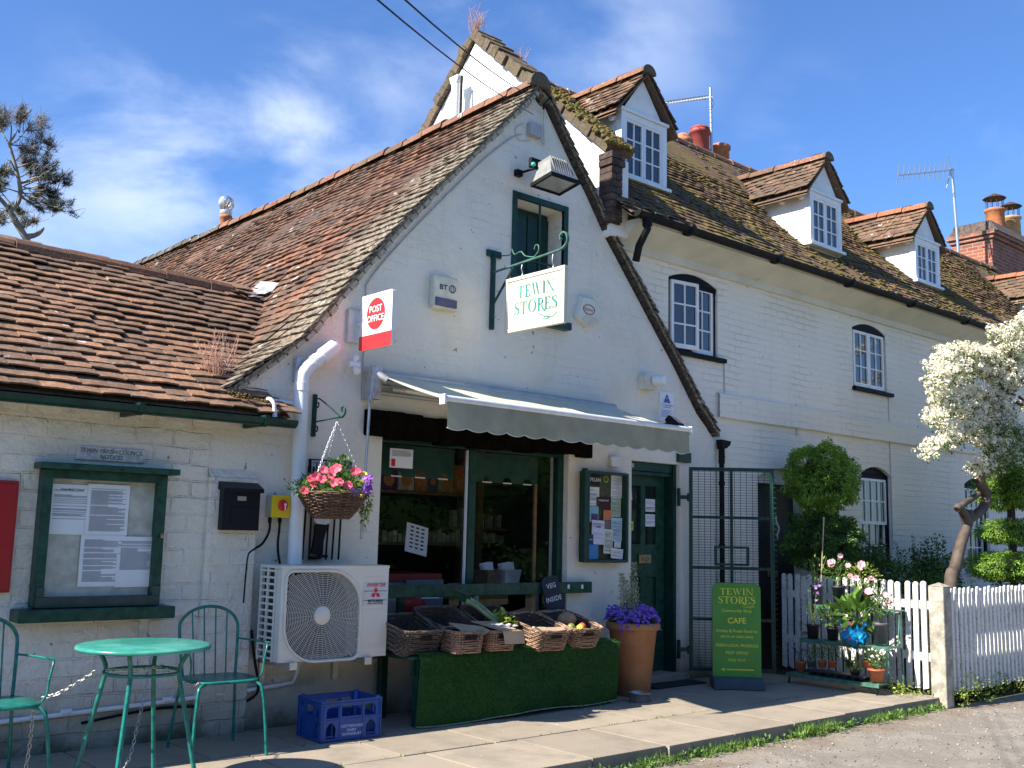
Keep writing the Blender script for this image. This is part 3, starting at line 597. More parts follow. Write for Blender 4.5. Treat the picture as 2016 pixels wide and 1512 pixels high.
# =============== the cottage ===============
cot=thing('cottage','long white brick cottage with mossy tile roof, dormers and small-paned windows right of the shop','building',(12,6.8,0))
CY0,CZ0=6.47,4.46; CRY,CRZ=8.95,6.92
cdir=V((0,CRY-CY0,CRZ-CZ0)).normalized(); CLEN=math.hypot(CRY-CY0,CRZ-CZ0)
DORM=[(8.08,6.43),(11.64,6.40),(14.36,6.36),(19.3,6.34)]
WUP=[(8.10,8.92,3.32,4.17),(11.66,12.48,3.32,4.17),(15.3,16.1,3.32,4.17)]
WLO=[(11.78,12.52,1.02,2.34),(14.56,15.30,1.02,2.34),(17.3,18.1,1.02,2.34)]
DW=(9.62,10.48,-.05,2.20)
def cot_b():
    o=[(8.81,-.1),(22,-.1),(22,4.42),(7.06,4.42),(7.06,4.34),(8.78,2.4),(8.81,2.35)]
    hs=[arch(a,b,c,d,.09) for a,b,c,d in WUP]+[arch(a,b,c,d,.10) for a,b,c,d in WLO]+[arch(DW[0],DW[1],DW[2],DW[3],.12)]
    YC=6.83
    obj('wall',wallmesh(o,hs,YC,.25,sides=False,hd=.13),WALL_COT,cot)
    s=MB(); x=8.9
    vs=[];n=70
    for i in range(n):
        xa=8.9+13.1*i/n; xb=8.9+13.1*(i+1)/n; z=lambda x:2.685+.012*noise.noise(V((x*2,0,0)))
        s.quad((xa,6.79,z(xa)),(xb,6.79,z(xb)),(xb,6.79,2.93),(xa,6.79,2.93)); s.quad((xa,6.79,z(xa)),(xb,6.79,z(xb)),(xb,YC,z(xb)),(xa,YC,z(xa))); s.quad((xa,6.79,2.93),(xb,6.79,2.93),(xb,YC,2.96),(xa,YC,2.96))
    obj('string_course',s,WALL_COT,cot)
    c=MB(); c.prism([(6.79,4.22),(6.79,4.30),(6.56,4.40),(6.50,4.42),(6.50,4.46),(6.83,4.48),(6.83,4.22)],lambda a,b,d:V((7.30+d,a,b)),14.7); obj('eaves_cove',c,M('painted plaster cove',(.66,.63,.54),.7,0,.08,3,.002,30),cot)
    mb=MB(); P=planeP((7.12,CY0,CZ0),(1,0,0),cdir)
    def Pc(u,v):
        a,ud,vd,n=P(u,v); a=a+n*(-.05*math.sin(PI*v/CLEN)+.025*noise.noise(V((u*.35,v*.5,0)))*2); return a,ud,vd,n
    def keep(u,v):
        x=7.12+u; y=CY0+cdir.y*v
        for cx,az in DORM:
            if abs(x-cx)<.30 and 7.25<y<8.5: return False
        return True
    tilefield(mb,Pc,0,13.6,CLEN-.03,.17,.1,.16,.013,.018,keep=keep,jit=1.1,wav=.015)
    n=10
    for k in range(n):
        a,_,_,nn=Pc(0,CLEN*k/n); b,_,_,_=Pc(0,CLEN*(k+1)/n); mb.quad(a-nn*.02,b-nn*.02,b-nn*.02+V((13.6,0,0)),a-nn*.02+V((13.6,0,0)))
    mb.quad((7.1,CRY,CRZ-.03),(20.7,CRY,CRZ-.03),(20.7,CRY+2.7,CRZ-2.7),(7.1,CRY+2.7,CRZ-2.7))
    r=obj('roof',mb,T_COT,cot)
    rd=MB(); ridgeline(rd,[(7.3,CRY,CRZ+.0),(9.5,CRY,CRZ-.04),(12,CRY,CRZ-.06),(15,CRY,CRZ-.05),(20.7,CRY,CRZ-.02)],.12,.42); obj('ridge_tile',rd,RIDGE,r)
    # moss cushions along the courses
    ms=MB()
    for i in range(1700):
        u=uni(0,12.5); v=CLEN*rnd()**1.4
        if noise.noise(V((u*.8,v*1.5,1)))<-.02+.10*(v/CLEN): continue
        x=7.12+u; y=CY0+cdir.y*v
        if any(abs(x-cx)<.42 and y>7.1 for cx,az in DORM): continue
        a,ud,vd,nn=Pc(u,round(v/.1)*.1+uni(0,.03)); sz=uni(.012,.032)
        ms.sphere(a+nn*.022,sz,1,(uni(1,2.0),1,uni(.5,.8)),.25)
    mo=obj('moss',ms,M('golden moss',(.20,.145,.03),.95,0,.5,30,.01,90,col2=(.085,.07,.018)),r); mo['kind']='stuff'
    # black cast gutter
    g=MB(); R_=.058; sec=[(6.42+R_*math.cos(PI+PI*k/8),4.475+R_*math.sin(PI+PI*k/8)) for k in range(9)]; sec2=[(6.42+(R_-.008)*math.cos(PI+PI*k/8),4.475+(R_-.008)*math.sin(PI+PI*k/8)) for k in range(9)]
    g.prism(sec+sec2[::-1],lambda a,b,d:V((7.16+d,a,b)),13.8); g.prism(sec,lambda a,b,d:V((7.15+d,a,b+.01)),.012)
    gu=obj('gutter',g,CAST,cot)
    for i in range(9):
        b=MB(); x=7.9+i*1.5; b.bx(x,x+.09,6.355,6.49,4.405,4.50,.02); obj('gutter_joint',b,CAST,gu)
    d=MB(); d.tube([(7.30,6.42,4.43),(7.30,6.42,4.33),(7.34,6.56,4.2),(7.36,6.62,4.06)],.038,10); d.tube([(7.30,6.42,4.45),(7.30,6.42,4.36)],.05,10); pass
    obj('downpipe',d,CAST,cot)
    d=MB(); d.cyl((8.88,6.755,-.02),(8.88,6.755,2.28),.027,12); d.tube([(8.88,6.755,2.18),(8.88,6.755,2.34)],.034,12)
    d.prism([(8.85,2.33),(8.83,2.43),(8.99,2.42),(8.97,2.38),(8.91,2.34)],lambda a,b,dd:V((a,6.71+dd,b)),.08)
    for z in (.6,1.3,1.95): d.tube([(8.88,6.755,z),(8.88,6.755,z+.04)],.034,12)
    obj('downpipe',d,CAST,cot,'black pipe in the corner behind the iron gate')
cot_b()
def parapet():
    x0,x1=7.05,7.36; A=[(6.70,4.3),(6.70,5.08),(8.86,7.06),(11.0,4.95),(11.0,3.5),(8.9,4.0)]
    m=MB(); m.prism(A,lambda a,b,d:V((x0+.03+d,a,b)),x1-x0-.06); p=obj('gable_parapet',m,RENDER,cot)
    c=MB()
    def run(a,b,nm):
        a=V((0,*a));b=V((0,*b)); L_=(b-a).length; n=int(L_/.105); d=(b-a)/n; nn=V((0,-d.z,d.y)).normalized(); nn=nn if nn.z>0 else -nn
        for i in range(n):
            q=a+d*i; t=uni(.09,.13); xo=uni(-.02,.02)
            for j in range(2):
                xa=x0-.03+j*(x1-x0+.06)/2+.003+xo; xb=xa+(x1-x0+.06)/2-.006
                vs=[q,q+d*.95,q+d*.95+nn*t,q+nn*(t+uni(-.01,.01))]; 
                c.add([V((xa,w.y,w.z)) for w in vs]+[V((xb,w.y,w.z)) for w in vs],[(0,1,2,3),(4,7,6,5),(0,4,5,1),(1,5,6,2),(2,6,7,3),(3,7,4,0)])
    run((6.74,5.13),(8.95,7.12),0); run((11.0,4.93),(8.90,7.06),0)
    obj('coping',c,T_GREY,p)
    br=MB(); z=4.42
    k=0
    while z<5.12:
        w=.0 if z<4.95 else .02
        if k%2: br.bx(x0-.005-w,x0+.10,6.655-w,6.82,z,z+.062,.004); br.bx(x0+.105,x0+.15+w,6.655-w,6.82,z,z+.062,.004)
        else: br.bx(x0-.005-w,x0+.06,6.655-w,6.82,z,z+.062,.004); br.bx(x0+.065,x0+.15+w,6.655-w,6.82,z,z+.062,.004)
        z+=.07; k+=1
    br.bx(x0,x0+.14,6.67,6.83,4.4,5.10)
    obj('brick_kneeler',br,M('old sooty brick',(.12,.07,.055),.9,0,.6,18,.006,60,col2=(.045,.036,.030),island=.5),p)
    mo=MB()
    for i in range(420): 
        t=rnd()**1.3*.5; mo.sphere((uni(x0-.05,x1+.02),6.66+2.2*t,5.13+1.99*t+.07),uni(.012,.035),1,(1.2,1.2,.8),.3)
    o=obj('moss',mo,MC['golden moss'],p); o['kind']='stuff'
    d=MB(); d.cyl((6.93,9.03,5.3),(6.93,9.03,6.55),.055,12); d.tube([(6.93,9.03,5.72),(6.93,9.03,5.80)],.068,12); d.prism([(8.97,6.54),(9.09,6.54),(9.11,6.62),(8.95,6.62)],lambda a,b,dd:V((6.89+dd,a,b)),.09); d2=MB(); d2.cyl((6.93,8.93,5.3),(6.93,8.93,6.6),.015,8)
    o=obj('rain_pipe',d,PLW,p); obj('cable',d2,CAST,p)
parapet()
def pots():
    TP=M('terracotta pot',(.42,.17,.08)); RP=M('red clay pot',(.33,.06,.045),.6,0,.15,10)
    st=MB().bx(11.4,13.1,9.45,9.95,5.8,7.02,.01); s=obj('chimney_stack',st,M('red brick',(.28,.09,.05),.85,0,.4,12,.006,50),cot)
    for x,h,r,m in ((11.72,.36,.14,TP),(12.12,.62,.155,RP),(12.62,.50,.155,TP)):
        c=MB(); c.lathe([(r*1.05,0),(r,.06),(r*.92,h-.08),(r*1.08,h-.07),(r*1.08,h-.02),(r*.95,h)],(x,9.6,7.0),20)
        if r==.155 and m is RP: c.lathe([(r*1.02,h),(r*.9,h+.03),(r*.4,h+.07),(0,h+.08)],(x,9.6,7.0),20)
        if x<12: c.lathe([(r*.9,h),(r*.9,h+.03),(r*.5,h+.08),(0,h+.09)],(x,9.6,7.0),20)
        obj('chimney_pot',c,m,s)
pots()
FRAMEW=WOODW
def casement(parent,x0,x1,z0,z1,Y,cols,rows,rail=.035,bar=.016,name='casement',th=.035,Mx=None):
    f=MB(); f.bx(x0,x0+rail,Y,Y+th,z0,z1,.003); f.bx(x1-rail,x1,Y,Y+th,z0,z1,.003); f.bx(x0+rail,x1-rail,Y+.001,Y+th,z1-rail,z1); f.bx(x0+rail,x1-rail,Y+.001,Y+th,z0,z0+rail*1.35)
    a,b,c,d=x0+rail,x1-rail,z0+rail*1.35,z1-rail
    for i in range(1,cols): x=a+(b-a)*i/cols; f.bx(x-bar/2,x+bar/2,Y+.006,Y+th-.004,c,d)
    for j in range(1,rows): z=c+(d-c)*j/rows; f.bx(a,b,Y+.008,Y+th-.006,z-bar/2,z+bar/2)
    g=MB().quad((a,Y+.02,c),(b,Y+.02,c),(b,Y+.02,d),(a,Y+.02,d))
    if Mx is not None: f.xf(Mx); g.xf(Mx)
    o=obj(name,f,FRAMEW,parent); obj('pane',g,PANE,o); return o
CURT=M('net curtain',(.42,.42,.42),.9,0,.2,20)
def cot_windows():
    Y=6.83
    for i,(a,b,c,d) in enumerate(WUP):
        head=arch(a,b,c,d,.09); fr=MB(); n=len(head)
        # black painted reveal ring
        cxm=(a+b)/2; czm=(c+d)/2; inn=[(cxm+(x-cxm)*.94,czm+(z-czm)*.96) for x,z in head]
        vs=[V((x,Y+.03,z)) for x,z in head]+[V((x,Y+.03,z)) for x,z in inn]; fr.add(vs,[(k,(k+1)%n,n+(k+1)%n,n+k) for k in range(n)])
        fr.quad((a,Y+.06,c),(b,Y+.06,c),(b,Y+.06,d),(a,Y+.06,d)); fr.bx(a,b,Y+.02,Y+.07,d-.14,d-.075); w=obj('window',fr,NAVY,cot)
        arcp=[(x,z) for x,z in head if z>d-.0901]; fr2=MB(); fr2.prism(arcp,lambda x,z,t:V((x,Y+.012+t,z-.005)),.03); obj('arched_head',fr2,NAVY,w)
        s=MB(); s.bx(a-.03,b+.10,Y-.05,Y+.06,c-.045,c+.0,.004); obj('sill',s,NAVY,w)
        mid=(a+b)/2; z1=d-.115
        if i==0:
            piv=V((a+.03,Y+.0,0)); Mx=Matrix.Translation(piv)@Matrix.Rotation(R(-9),4,'Z')@Matrix.Translation(-piv)
            casement(w,a+.03,mid,c+.02,z1,Y-.02,2,3,Mx=Mx); casement(w,mid+.005,b-.055,c+.02,z1,Y+.02,2,3)
        else:
            casement(w,a+.03,mid-.02,c+.02,z1,Y+.0,2,3); casement(w,mid-.015,b-.055,c+.02,z1,Y+.0,2,3)
    for (a,b,c,d) in WLO:
        head=arch(a,b,c,d,.10); fr=MB(); arcp=[(x,z) for x,z in head if z>d-.1001]; fr.prism(arcp,lambda x,z,t:V((x,Y+.05+t,z-.004)),.03); fr.bx(a,b,Y+.05,Y+.1,d-.16,d-.095); fr.bx(b-.045,b,Y+.045,Y+.1,c,d-.1); fr.quad((a,Y+.115,c),(b,Y+.115,c),(b,Y+.115,d),(a,Y+.115,d))
        w=obj('window',fr,NAVY,cot); zm=(c+d-.13)/2
        casement(w,a+.01,b-.05,zm,d-.15,Y+.045,4,2,.03,name='upper_sash'); casement(w,a+.01,b-.05,c+.02,zm+.035,Y+.075,4,2,.03,name='lower_sash',th=.03)
        s=MB(); s.bx(a-.03,b+.05,Y-.05,Y+.06,c-.06,c,.004); obj('sill',s,RENDER,w)
    d=MB(); d.bx(DW[0]+.05,DW[1]-.03,Y+.10,Y+.13,-.05,2.02); dd=obj('front_door',d,M('near black door',(.008,.008,.009),.5,0,.4,8),cot)
    f=MB(); f.bx(DW[0],DW[0]+.05,Y+.05,Y+.125,-.05,2.08); f.bx(DW[1]-.03,DW[1]-.0,Y+.05,Y+.125,-.05,2.08); f.bx(DW[0],DW[1],Y+.05,Y+.125,2.02,2.21); obj('door_frame',f,M('cream paint',(.62,.60,.52),.5,0,.1,7),dd)
    k=MB(); k.tube([(10.08,Y+.085,1.66),(10.05,Y+.06,1.60),(10.10,Y+.055,1.52),(10.06,Y+.055,1.45),(10.08,Y+.06,1.40)],.013,8); obj('knocker',k,STEEL,dd)
    k=MB(); k.bx(9.93,10.12,Y+.09,Y+.1,.98,1.05,.003); obj('letter_plate',k,M('old brass',(.35,.3,.18)),dd)
    # cables stapled to the front
    for x,z0,z1,t in ((11.62,4.20,4.42,.3),(9.45,4.2,4.4,.3),(14.6,3.9,4.42,.2),(9.02,2.9,3.3,0),(12.5,1.3,3.3,0),(10.38,2.6,2.95,0)):
        c=MB(); c.tube([(x+t,6.60 if t else Y-.008,z1+.02),(x+t*.3,Y-.02 if t else Y-.008,z1-.12*bool(t)),(x,Y-.008,z1-.2 if z1-z0>.3 else z1-.1),(x+.01,Y-.008,z0)],.006,5); obj('cable',c,M('painted cable',(.5,.5,.48),.7),cot)
cot_windows()
def dormer(cx,az):
    YD=7.18; hw=.36; zs=5.20; ze=az-.56; zroof=lambda y:CZ0+(y-CY0)*(CRZ-CZ0)/(CRY-CY0)
    D=obj('dormer',MB().add([(cx-hw,YD,ze),(cx+hw,YD,ze),(cx,YD,az-.09)],[(0,1,2)]).add([(cx-hw,YD,ze),(cx-hw,YD,zs-.1),(cx-hw,7.25,zroof(7.25)-.1),(cx-hw,8.45,ze+.05)],[(0,1,2,3)]).add([(cx+hw,YD,ze),(cx+hw,YD,zs-.1),(cx+hw,7.25,zroof(7.25)-.1),(cx+hw,8.45,ze+.05)],[(0,1,2,3)]).add([(cx-hw,YD+.05,zs-.1),(cx+hw,YD+.05,zs-.1),(cx+hw,YD+.05,ze),(cx-hw,YD+.05,ze)],[(0,1,2,3)]),RENDER,cot)
    mb=MB(); hb=.51; drop=.57; yv=7.09
    for s in (-1,1):
        # roof slope runs back into the main roof, with a slight sweep at the eaves
        vd=V((-s*hb,0,drop)).normalized(); L_=math.hypot(hb,drop)
        P=lambda u,v,s=s,vd=vd:(V((cx+s*hb,yv+u,az-drop))+vd*v+V((0,0,.035*max(0,1-v/.25))),V((0,1,0)),vd,V((s*drop,0,hb)).normalized())
        tilefield(mb,P,0,1.75,L_-.02,.165,.098,.15,.012,.016,keep=lambda u,v:zroof(yv+u)<az-drop+drop*v/L_+.12,jit=1)
        a=V((cx+s*hb,yv+.02,az-drop-.03)); b=V((cx,yv+.02,az-.03)); mb.quad(a,b,b+V((0,1.75,0)),a+V((0,1.75,0))); a2=a-V((0,0,.035)); b2=b-V((0,0,.035)); mb.quad(a2,b2,b2+V((0,1.75,0)),a2+V((0,1.75,0))); mb.quad(a,b,b2,a2)
    r=obj('roof',mb,T_DORM,D); rd=MB(); ridgeline(rd,[(cx,yv,az+.01),(cx,8.75,az+.04)],.10,.40,jit=.004); obj('ridge_tile',rd,RIDGEO if cx>13 else RIDGE,r)
    cp=MB(); cp.prism([(cx+.11*math.cos(PI*k/8),az-.04+.10*math.sin(PI*k/8)) for k in range(9)],lambda a,b,d:V((a,yv-.01+d,b)),.04); obj('ridge_end',cp,T_GREY,r)
    w=MB(); w.bx(cx-hw-.01,cx-hw+.06,YD-.03,YD+.06,zs-.02,ze+.02,.004); w.bx(cx+hw-.06,cx+hw+.01,YD-.03,YD+.06,zs-.02,ze+.02,.004); w.bx(cx-hw+.06,cx+hw-.06,YD-.028,YD+.06,ze-.05,ze+.019,.004); w.bx(cx-hw-.05,cx+hw+.05,YD-.07,YD+.07,zs-.06,zs-.02,.006); w.bx(cx-hw-.03,cx+hw+.03,YD-.05,YD+.02,ze+.02,ze+.055,.004)
    wi=obj('window',w,WOODW,D); casement(wi,cx-hw+.06,cx-.003,zs-.02,ze-.05,YD-.02,2,3,.03,.015); casement(wi,cx+.003,cx+hw-.06,zs-.02,ze-.05,YD-.02,2,3,.03,.015)
    for y in (7.25,7.55,7.85): 
        for s in (-1,1):
            f=MB(); f.cyl((cx+s*(hw-.02),y,ze-.035),(cx+s*(hw+.085),y,ze-.075),.026,8); obj('rafter_foot',f,RENDER,D)
for d_ in DORM: dormer(*d_)
# =============== chimney beyond ===============
nb=thing('brick_chimney_stack','tall red brick chimney stack with two capped clay pots beyond the cottage roof','chimney',(21.8,9.9,0))
def far_stack():
    m,nt,b,N,L=nmat('red chimney brick'); g=N.new('ShaderNodeNewGeometry'); sx=N.new('ShaderNodeSeparateXYZ'); L.new(g.outputs['Position'],sx.inputs[0]); ad=N.new('ShaderNodeMath'); ad.operation='ADD'; L.new(sx.outputs[0],ad.inputs[0]); L.new(sx.outputs[1],ad.inputs[1]); cb=N.new('ShaderNodeCombineXYZ'); L.new(ad.outputs[0],cb.inputs[0]); L.new(sx.outputs[2],cb.inputs[1])
    br=N.new('ShaderNodeTexBrick'); L.new(cb.outputs[0],br.inputs['Vector']); br.inputs['Scale'].default_value=1; br.inputs['Brick Width'].default_value=.225; br.inputs['Row Height'].default_value=.075; br.inputs['Mortar Size'].default_value=.007
    br.inputs['Color1'].default_value=(.34,.10,.05,1); br.inputs['Color2'].default_value=(.20,.065,.04,1); br.inputs['Mortar'].default_value=(.30,.25,.2,1)
    c=mix(N,L,mr(N,L,noisef(N,L,3,4,.6),.45,.7,0,.6),br.outputs['Color'],(.10,.07,.05)); L.new(c,b.inputs['Base Color']); b.inputs['Roughness'].default_value=.9; BR=m
    x0=20.85; s=MB(); s.bx(x0,x0+3.4,9.0,9.85,6.0,7.62); s.bx(x0-.04,x0+3.44,8.96,9.89,7.62,7.70); s.bx(x0-.08,x0+3.48,8.92,9.93,7.70,7.78); obj('stack',s,BR,nb)
    t=MB(); t.prism([(8.90,7.78),(9.95,7.78),(9.8,8.02),(9.05,8.02)],lambda a,b,d:V((x0-.06+d+.1,a,b)),3.35); obj('stack_top',t,M('blue brick',(.10,.075,.06),.9,0,.5,14,.006,40),nb)
    for x,m in ((22.2,M('orange clay pot',(.46,.16,.06),.75,0,.25,9)),(23.0,M('buff clay pot',(.50,.27,.11),.75,0,.25,9))):
        c=MB(); c.lathe([(.22,0),(.2,.1),(.19,.62),(.22,.64),(.22,.68),(.17,.70)],(x,9.5,7.95),20); p=obj('chimney_pot',c,m,nb)
        k=MB(); k.lathe([(.24,.93),(.2,.96),(.05,1.04),(0,1.05)],(x,9.5,7.95),20); k.lathe([(.24,.93),(.0,.935)],(x,9.5,7.95),20)
        for q in range(10): a=2*PI*q/10; k.cyl((x+.18*math.cos(a),9.5+.18*math.sin(a),8.64),(x+.18*math.cos(a),9.5+.18*math.sin(a),8.9),.007,4)
        obj('cowl',k,M('rusty wire cowl',(.10,.055,.04),.6,.4,.4,20),p)
far_stack()
# =============== furniture and things on the walls ===============
def rpx(a,b,c,d,Y):
    p=at(a,b,Y); q=at(c,d,Y); return min(p.x,q.x),max(p.x,q.x),min(p.z,q.z),max(p.z,q.z)
def arcpts(c,r,a0,a1,n,f): return [f(c[0]+r*math.cos(a0+(a1-a0)*i/n),c[1]+r*math.sin(a0+(a1-a0)*i/n)) for i in range(n+1)]
def smoothpath(pts,n=4):
    pts=[V(p) for p in pts]; out=[]
    for i in range(len(pts)-1):
        p0=pts[max(i-1,0)];p1=pts[i];p2=pts[i+1];p3=pts[min(i+2,len(pts)-1)]
        for k in range(n):
            t=k/n; out.append(.5*((2*p1)+(p2-p0)*t+(2*p0-5*p1+4*p2-p3)*t*t+(3*p1-p0-3*p2+p3)*t*t*t))
    out.append(pts[-1]); return out
def chainmesh(pts,link=.034,r=.0028,w=.009,closed=False):
    pts=smoothpath(pts,8); mb=MB(); d=0; L_=sum((pts[i+1]-pts[i]).length for i in range(len(pts)-1)); k=0
    def pos(s):
        for i in range(len(pts)-1):
            l=(pts[i+1]-pts[i]).length
            if s<=l: return pts[i]+(pts[i+1]-pts[i])*(s/max(l,1e-6))
            s-=l
        return pts[-1]
    while d<L_-link*.4:
        a=pos(d); b=pos(min(d+link,L_)); t=(b-a).normalized(); s=t.orthogonal().normalized(); u=t.cross(s); s2=s if k%2 else u
        c=(a+b)/2; hl=link*.5; pp=[c+t*(math.cos(q)*hl*.95)+s2*(math.sin(q)*w*(1.0)) for q in [2*PI*i/10 for i in range(10)]]
        mb.tube(pp,r,4,closed=True); d+=link*.78; k+=1
    return mb
CHAIN=M('zinc chain',(.55,.54,.50),.4,.8,.2,30)
# ---- bistro table ----
def table():
    c=V((2.35,5.71,0)); t=thing('bistro_table','small round faded teal metal table chained to its chairs','table',c)
    m=MB(); m.lathe([(0,.748),(.34,.748),(.352,.744),(.358,.735),(.352,.724),(.335,.722),(0,.728)],c,56); obj('table_top',m,TEALTOP,t)
    r=MB(); r.tube([c+V((.20*math.cos(a),.20*math.sin(a),.60)) for a in [2*PI*i/32 for i in range(32)]],.010,8,closed=True); obj('brace_ring',r,TEAL,t)
    for k in range(4):
        a=R(50.6+90*k); d=V((math.cos(a),math.sin(a),0)); l=MB(); l.tube(smoothpath([c+d*.22+V((0,0,.728)),c+d*.235+V((0,0,.70)),c+d*.20+V((0,0,.62)),c+d*.215+V((0,0,.52)),c+d*.27+V((0,0,.28)),c+d*.335+V((0,0,0))],5),.0125,10); obj('leg',l,TEAL,t)
table()
def chair():
    t=thing('garden_chair','teal metal armchair with hooped spindle back between the table and the air unit','chair',(0,0,0),'teal metal cafe chairs')
    m=MB(); pr=[]
    n=40; pts=[]
    for k in range(n):
        a=2*PI*k/n; ca,sa=math.cos(a),math.sin(a); e=.62; pts.append((.215*math.copysign(abs(ca)**e,ca),.205*math.copysign(abs(sa)**e,sa)))
    top=[V((x,y,.452)) for x,y in pts]; edge=[V((x*1.02,y*1.02,.446)) for x,y in pts]; low=[V((x,y,.436)) for x,y in pts]; cc=[V((x*.6,y*.6,.447)) for x,y in pts]
    m.add(cc+top+edge+low,[tuple(range(n))]+[(j*n+i,j*n+(i+1)%n,(j+1)*n+(i+1)%n,(j+1)*n+i) for j in range(3) for i in range(n)]+[tuple(3*n+i for i in range(n))[::-1]],True); obj('seat',m,TEAL,t)
    h=MB(); hp=[(-.175,.20,.45),(-.19,.235,.62),(-.195,.255,.74)]+[(.195*-math.cos(PI*k/12),.262,.74+.135*math.sin(PI*k/12)) for k in range(1,12)]+[(.195,.255,.74),(.19,.235,.62),(.175,.20,.45)]
    h.tube(smoothpath(hp,3),.0105,8); b=obj('backrest',h,TEAL,t)
    for i in range(4):
        x=-.117+.078*i; top=.74+.135*math.sqrt(max(0,1-(x/.195)**2)); s=MB(); s.tube([(x*.9,.19,.45),(x,.262,top)],.005,6); obj('spindle',s,TEAL,b)
    for sx in(-1,1):
        a=MB(); a.tube(smoothpath([(sx*.192,.24,.665),(sx*.235,.12,.665),(sx*.255,-.03,.665),(sx*.262,-.10,.662),(sx*.250,-.125,.63),(sx*.235,-.13,.56),(sx*.232,-.125,.49),(sx*.215,-.11,.452)],5),.0065,8)
        a.add([(sx*.245,-.02,.672),(sx*.275,-.03,.672),(sx*.285,-.12,.668),(sx*.25,-.13,.668)],[(0,1,2,3)]); obj('armrest',a,TEAL,t)
        l=MB(); l.tube(smoothpath([(sx*.14,-.15,.436),(sx*.185,-.185,.425),(sx*.205,-.205,.38),(sx*.225,-.23,.18),(sx*.235,-.25,0)],4),.0105,8); obj('leg',l,TEAL,t)
        l=MB(); l.tube([(sx*.175,.20,.45),(sx*.20,.245,.2),(sx*.215,.275,0)],.0105,8); obj('leg',l,TEAL,t)
    return t
c1=chair(); c1.location=(3.09,6.28,0); c1.rotation_euler=(0,0,R(-6))
dup(c1,(1.68,6.02,0),R(4),'teal metal armchair with hooped back at the left edge, left of the round table')
def chains():
    a=MB(); a=chainmesh([(2.13,5.80,.61),(2.08,5.88,.55),(2.0,5.97,.48),(1.93,6.02,.455)]); tag(obj('chain',a,CHAIN),'zinc chain sagging from the round table to the left chair','chain','security chains on the cafe furniture')
    a=chainmesh([(2.52,5.79,.60),(2.62,5.85,.5),(2.78,5.98,.46),(2.87,6.1,.455)]); tag(obj('chain',a,CHAIN),'zinc chain running from the round table to the right chair','chain','security chains on the cafe furniture')
    a=chainmesh([(2.17,5.78,.61),(2.33,5.74,.61),(2.45,5.8,.605),(2.52,5.83,.61)]); tag(obj('chain',a,CHAIN),'zinc chain wound along the brace ring under the round table','chain','security chains on the cafe furniture')
    a=chainmesh([(2.78,6.72,.70),(2.72,6.5,.55),(2.55,6.2,.25),(2.42,6.05,.02),(2.2,6.0,.008)]); tag(obj('chain',a,CHAIN),'zinc chain hanging from a wall plate down to the paving behind the table','chain','security chains on the cafe furniture')
    a=chainmesh([(1.90,6.05,.43),(1.90,6.06,.2),(1.88,6.05,.02)]); tag(obj('chain',a,CHAIN),'zinc chain hanging straight down from the left chair seat','chain','security chains on the cafe furniture')
    b=MB(); b.bx(2.75,2.81,6.79,6.81,.66,.80,.002); tag(obj('wall_plate',b,STEEL),'small flat steel plate screwed to the wall behind the table','bracket')
chains()
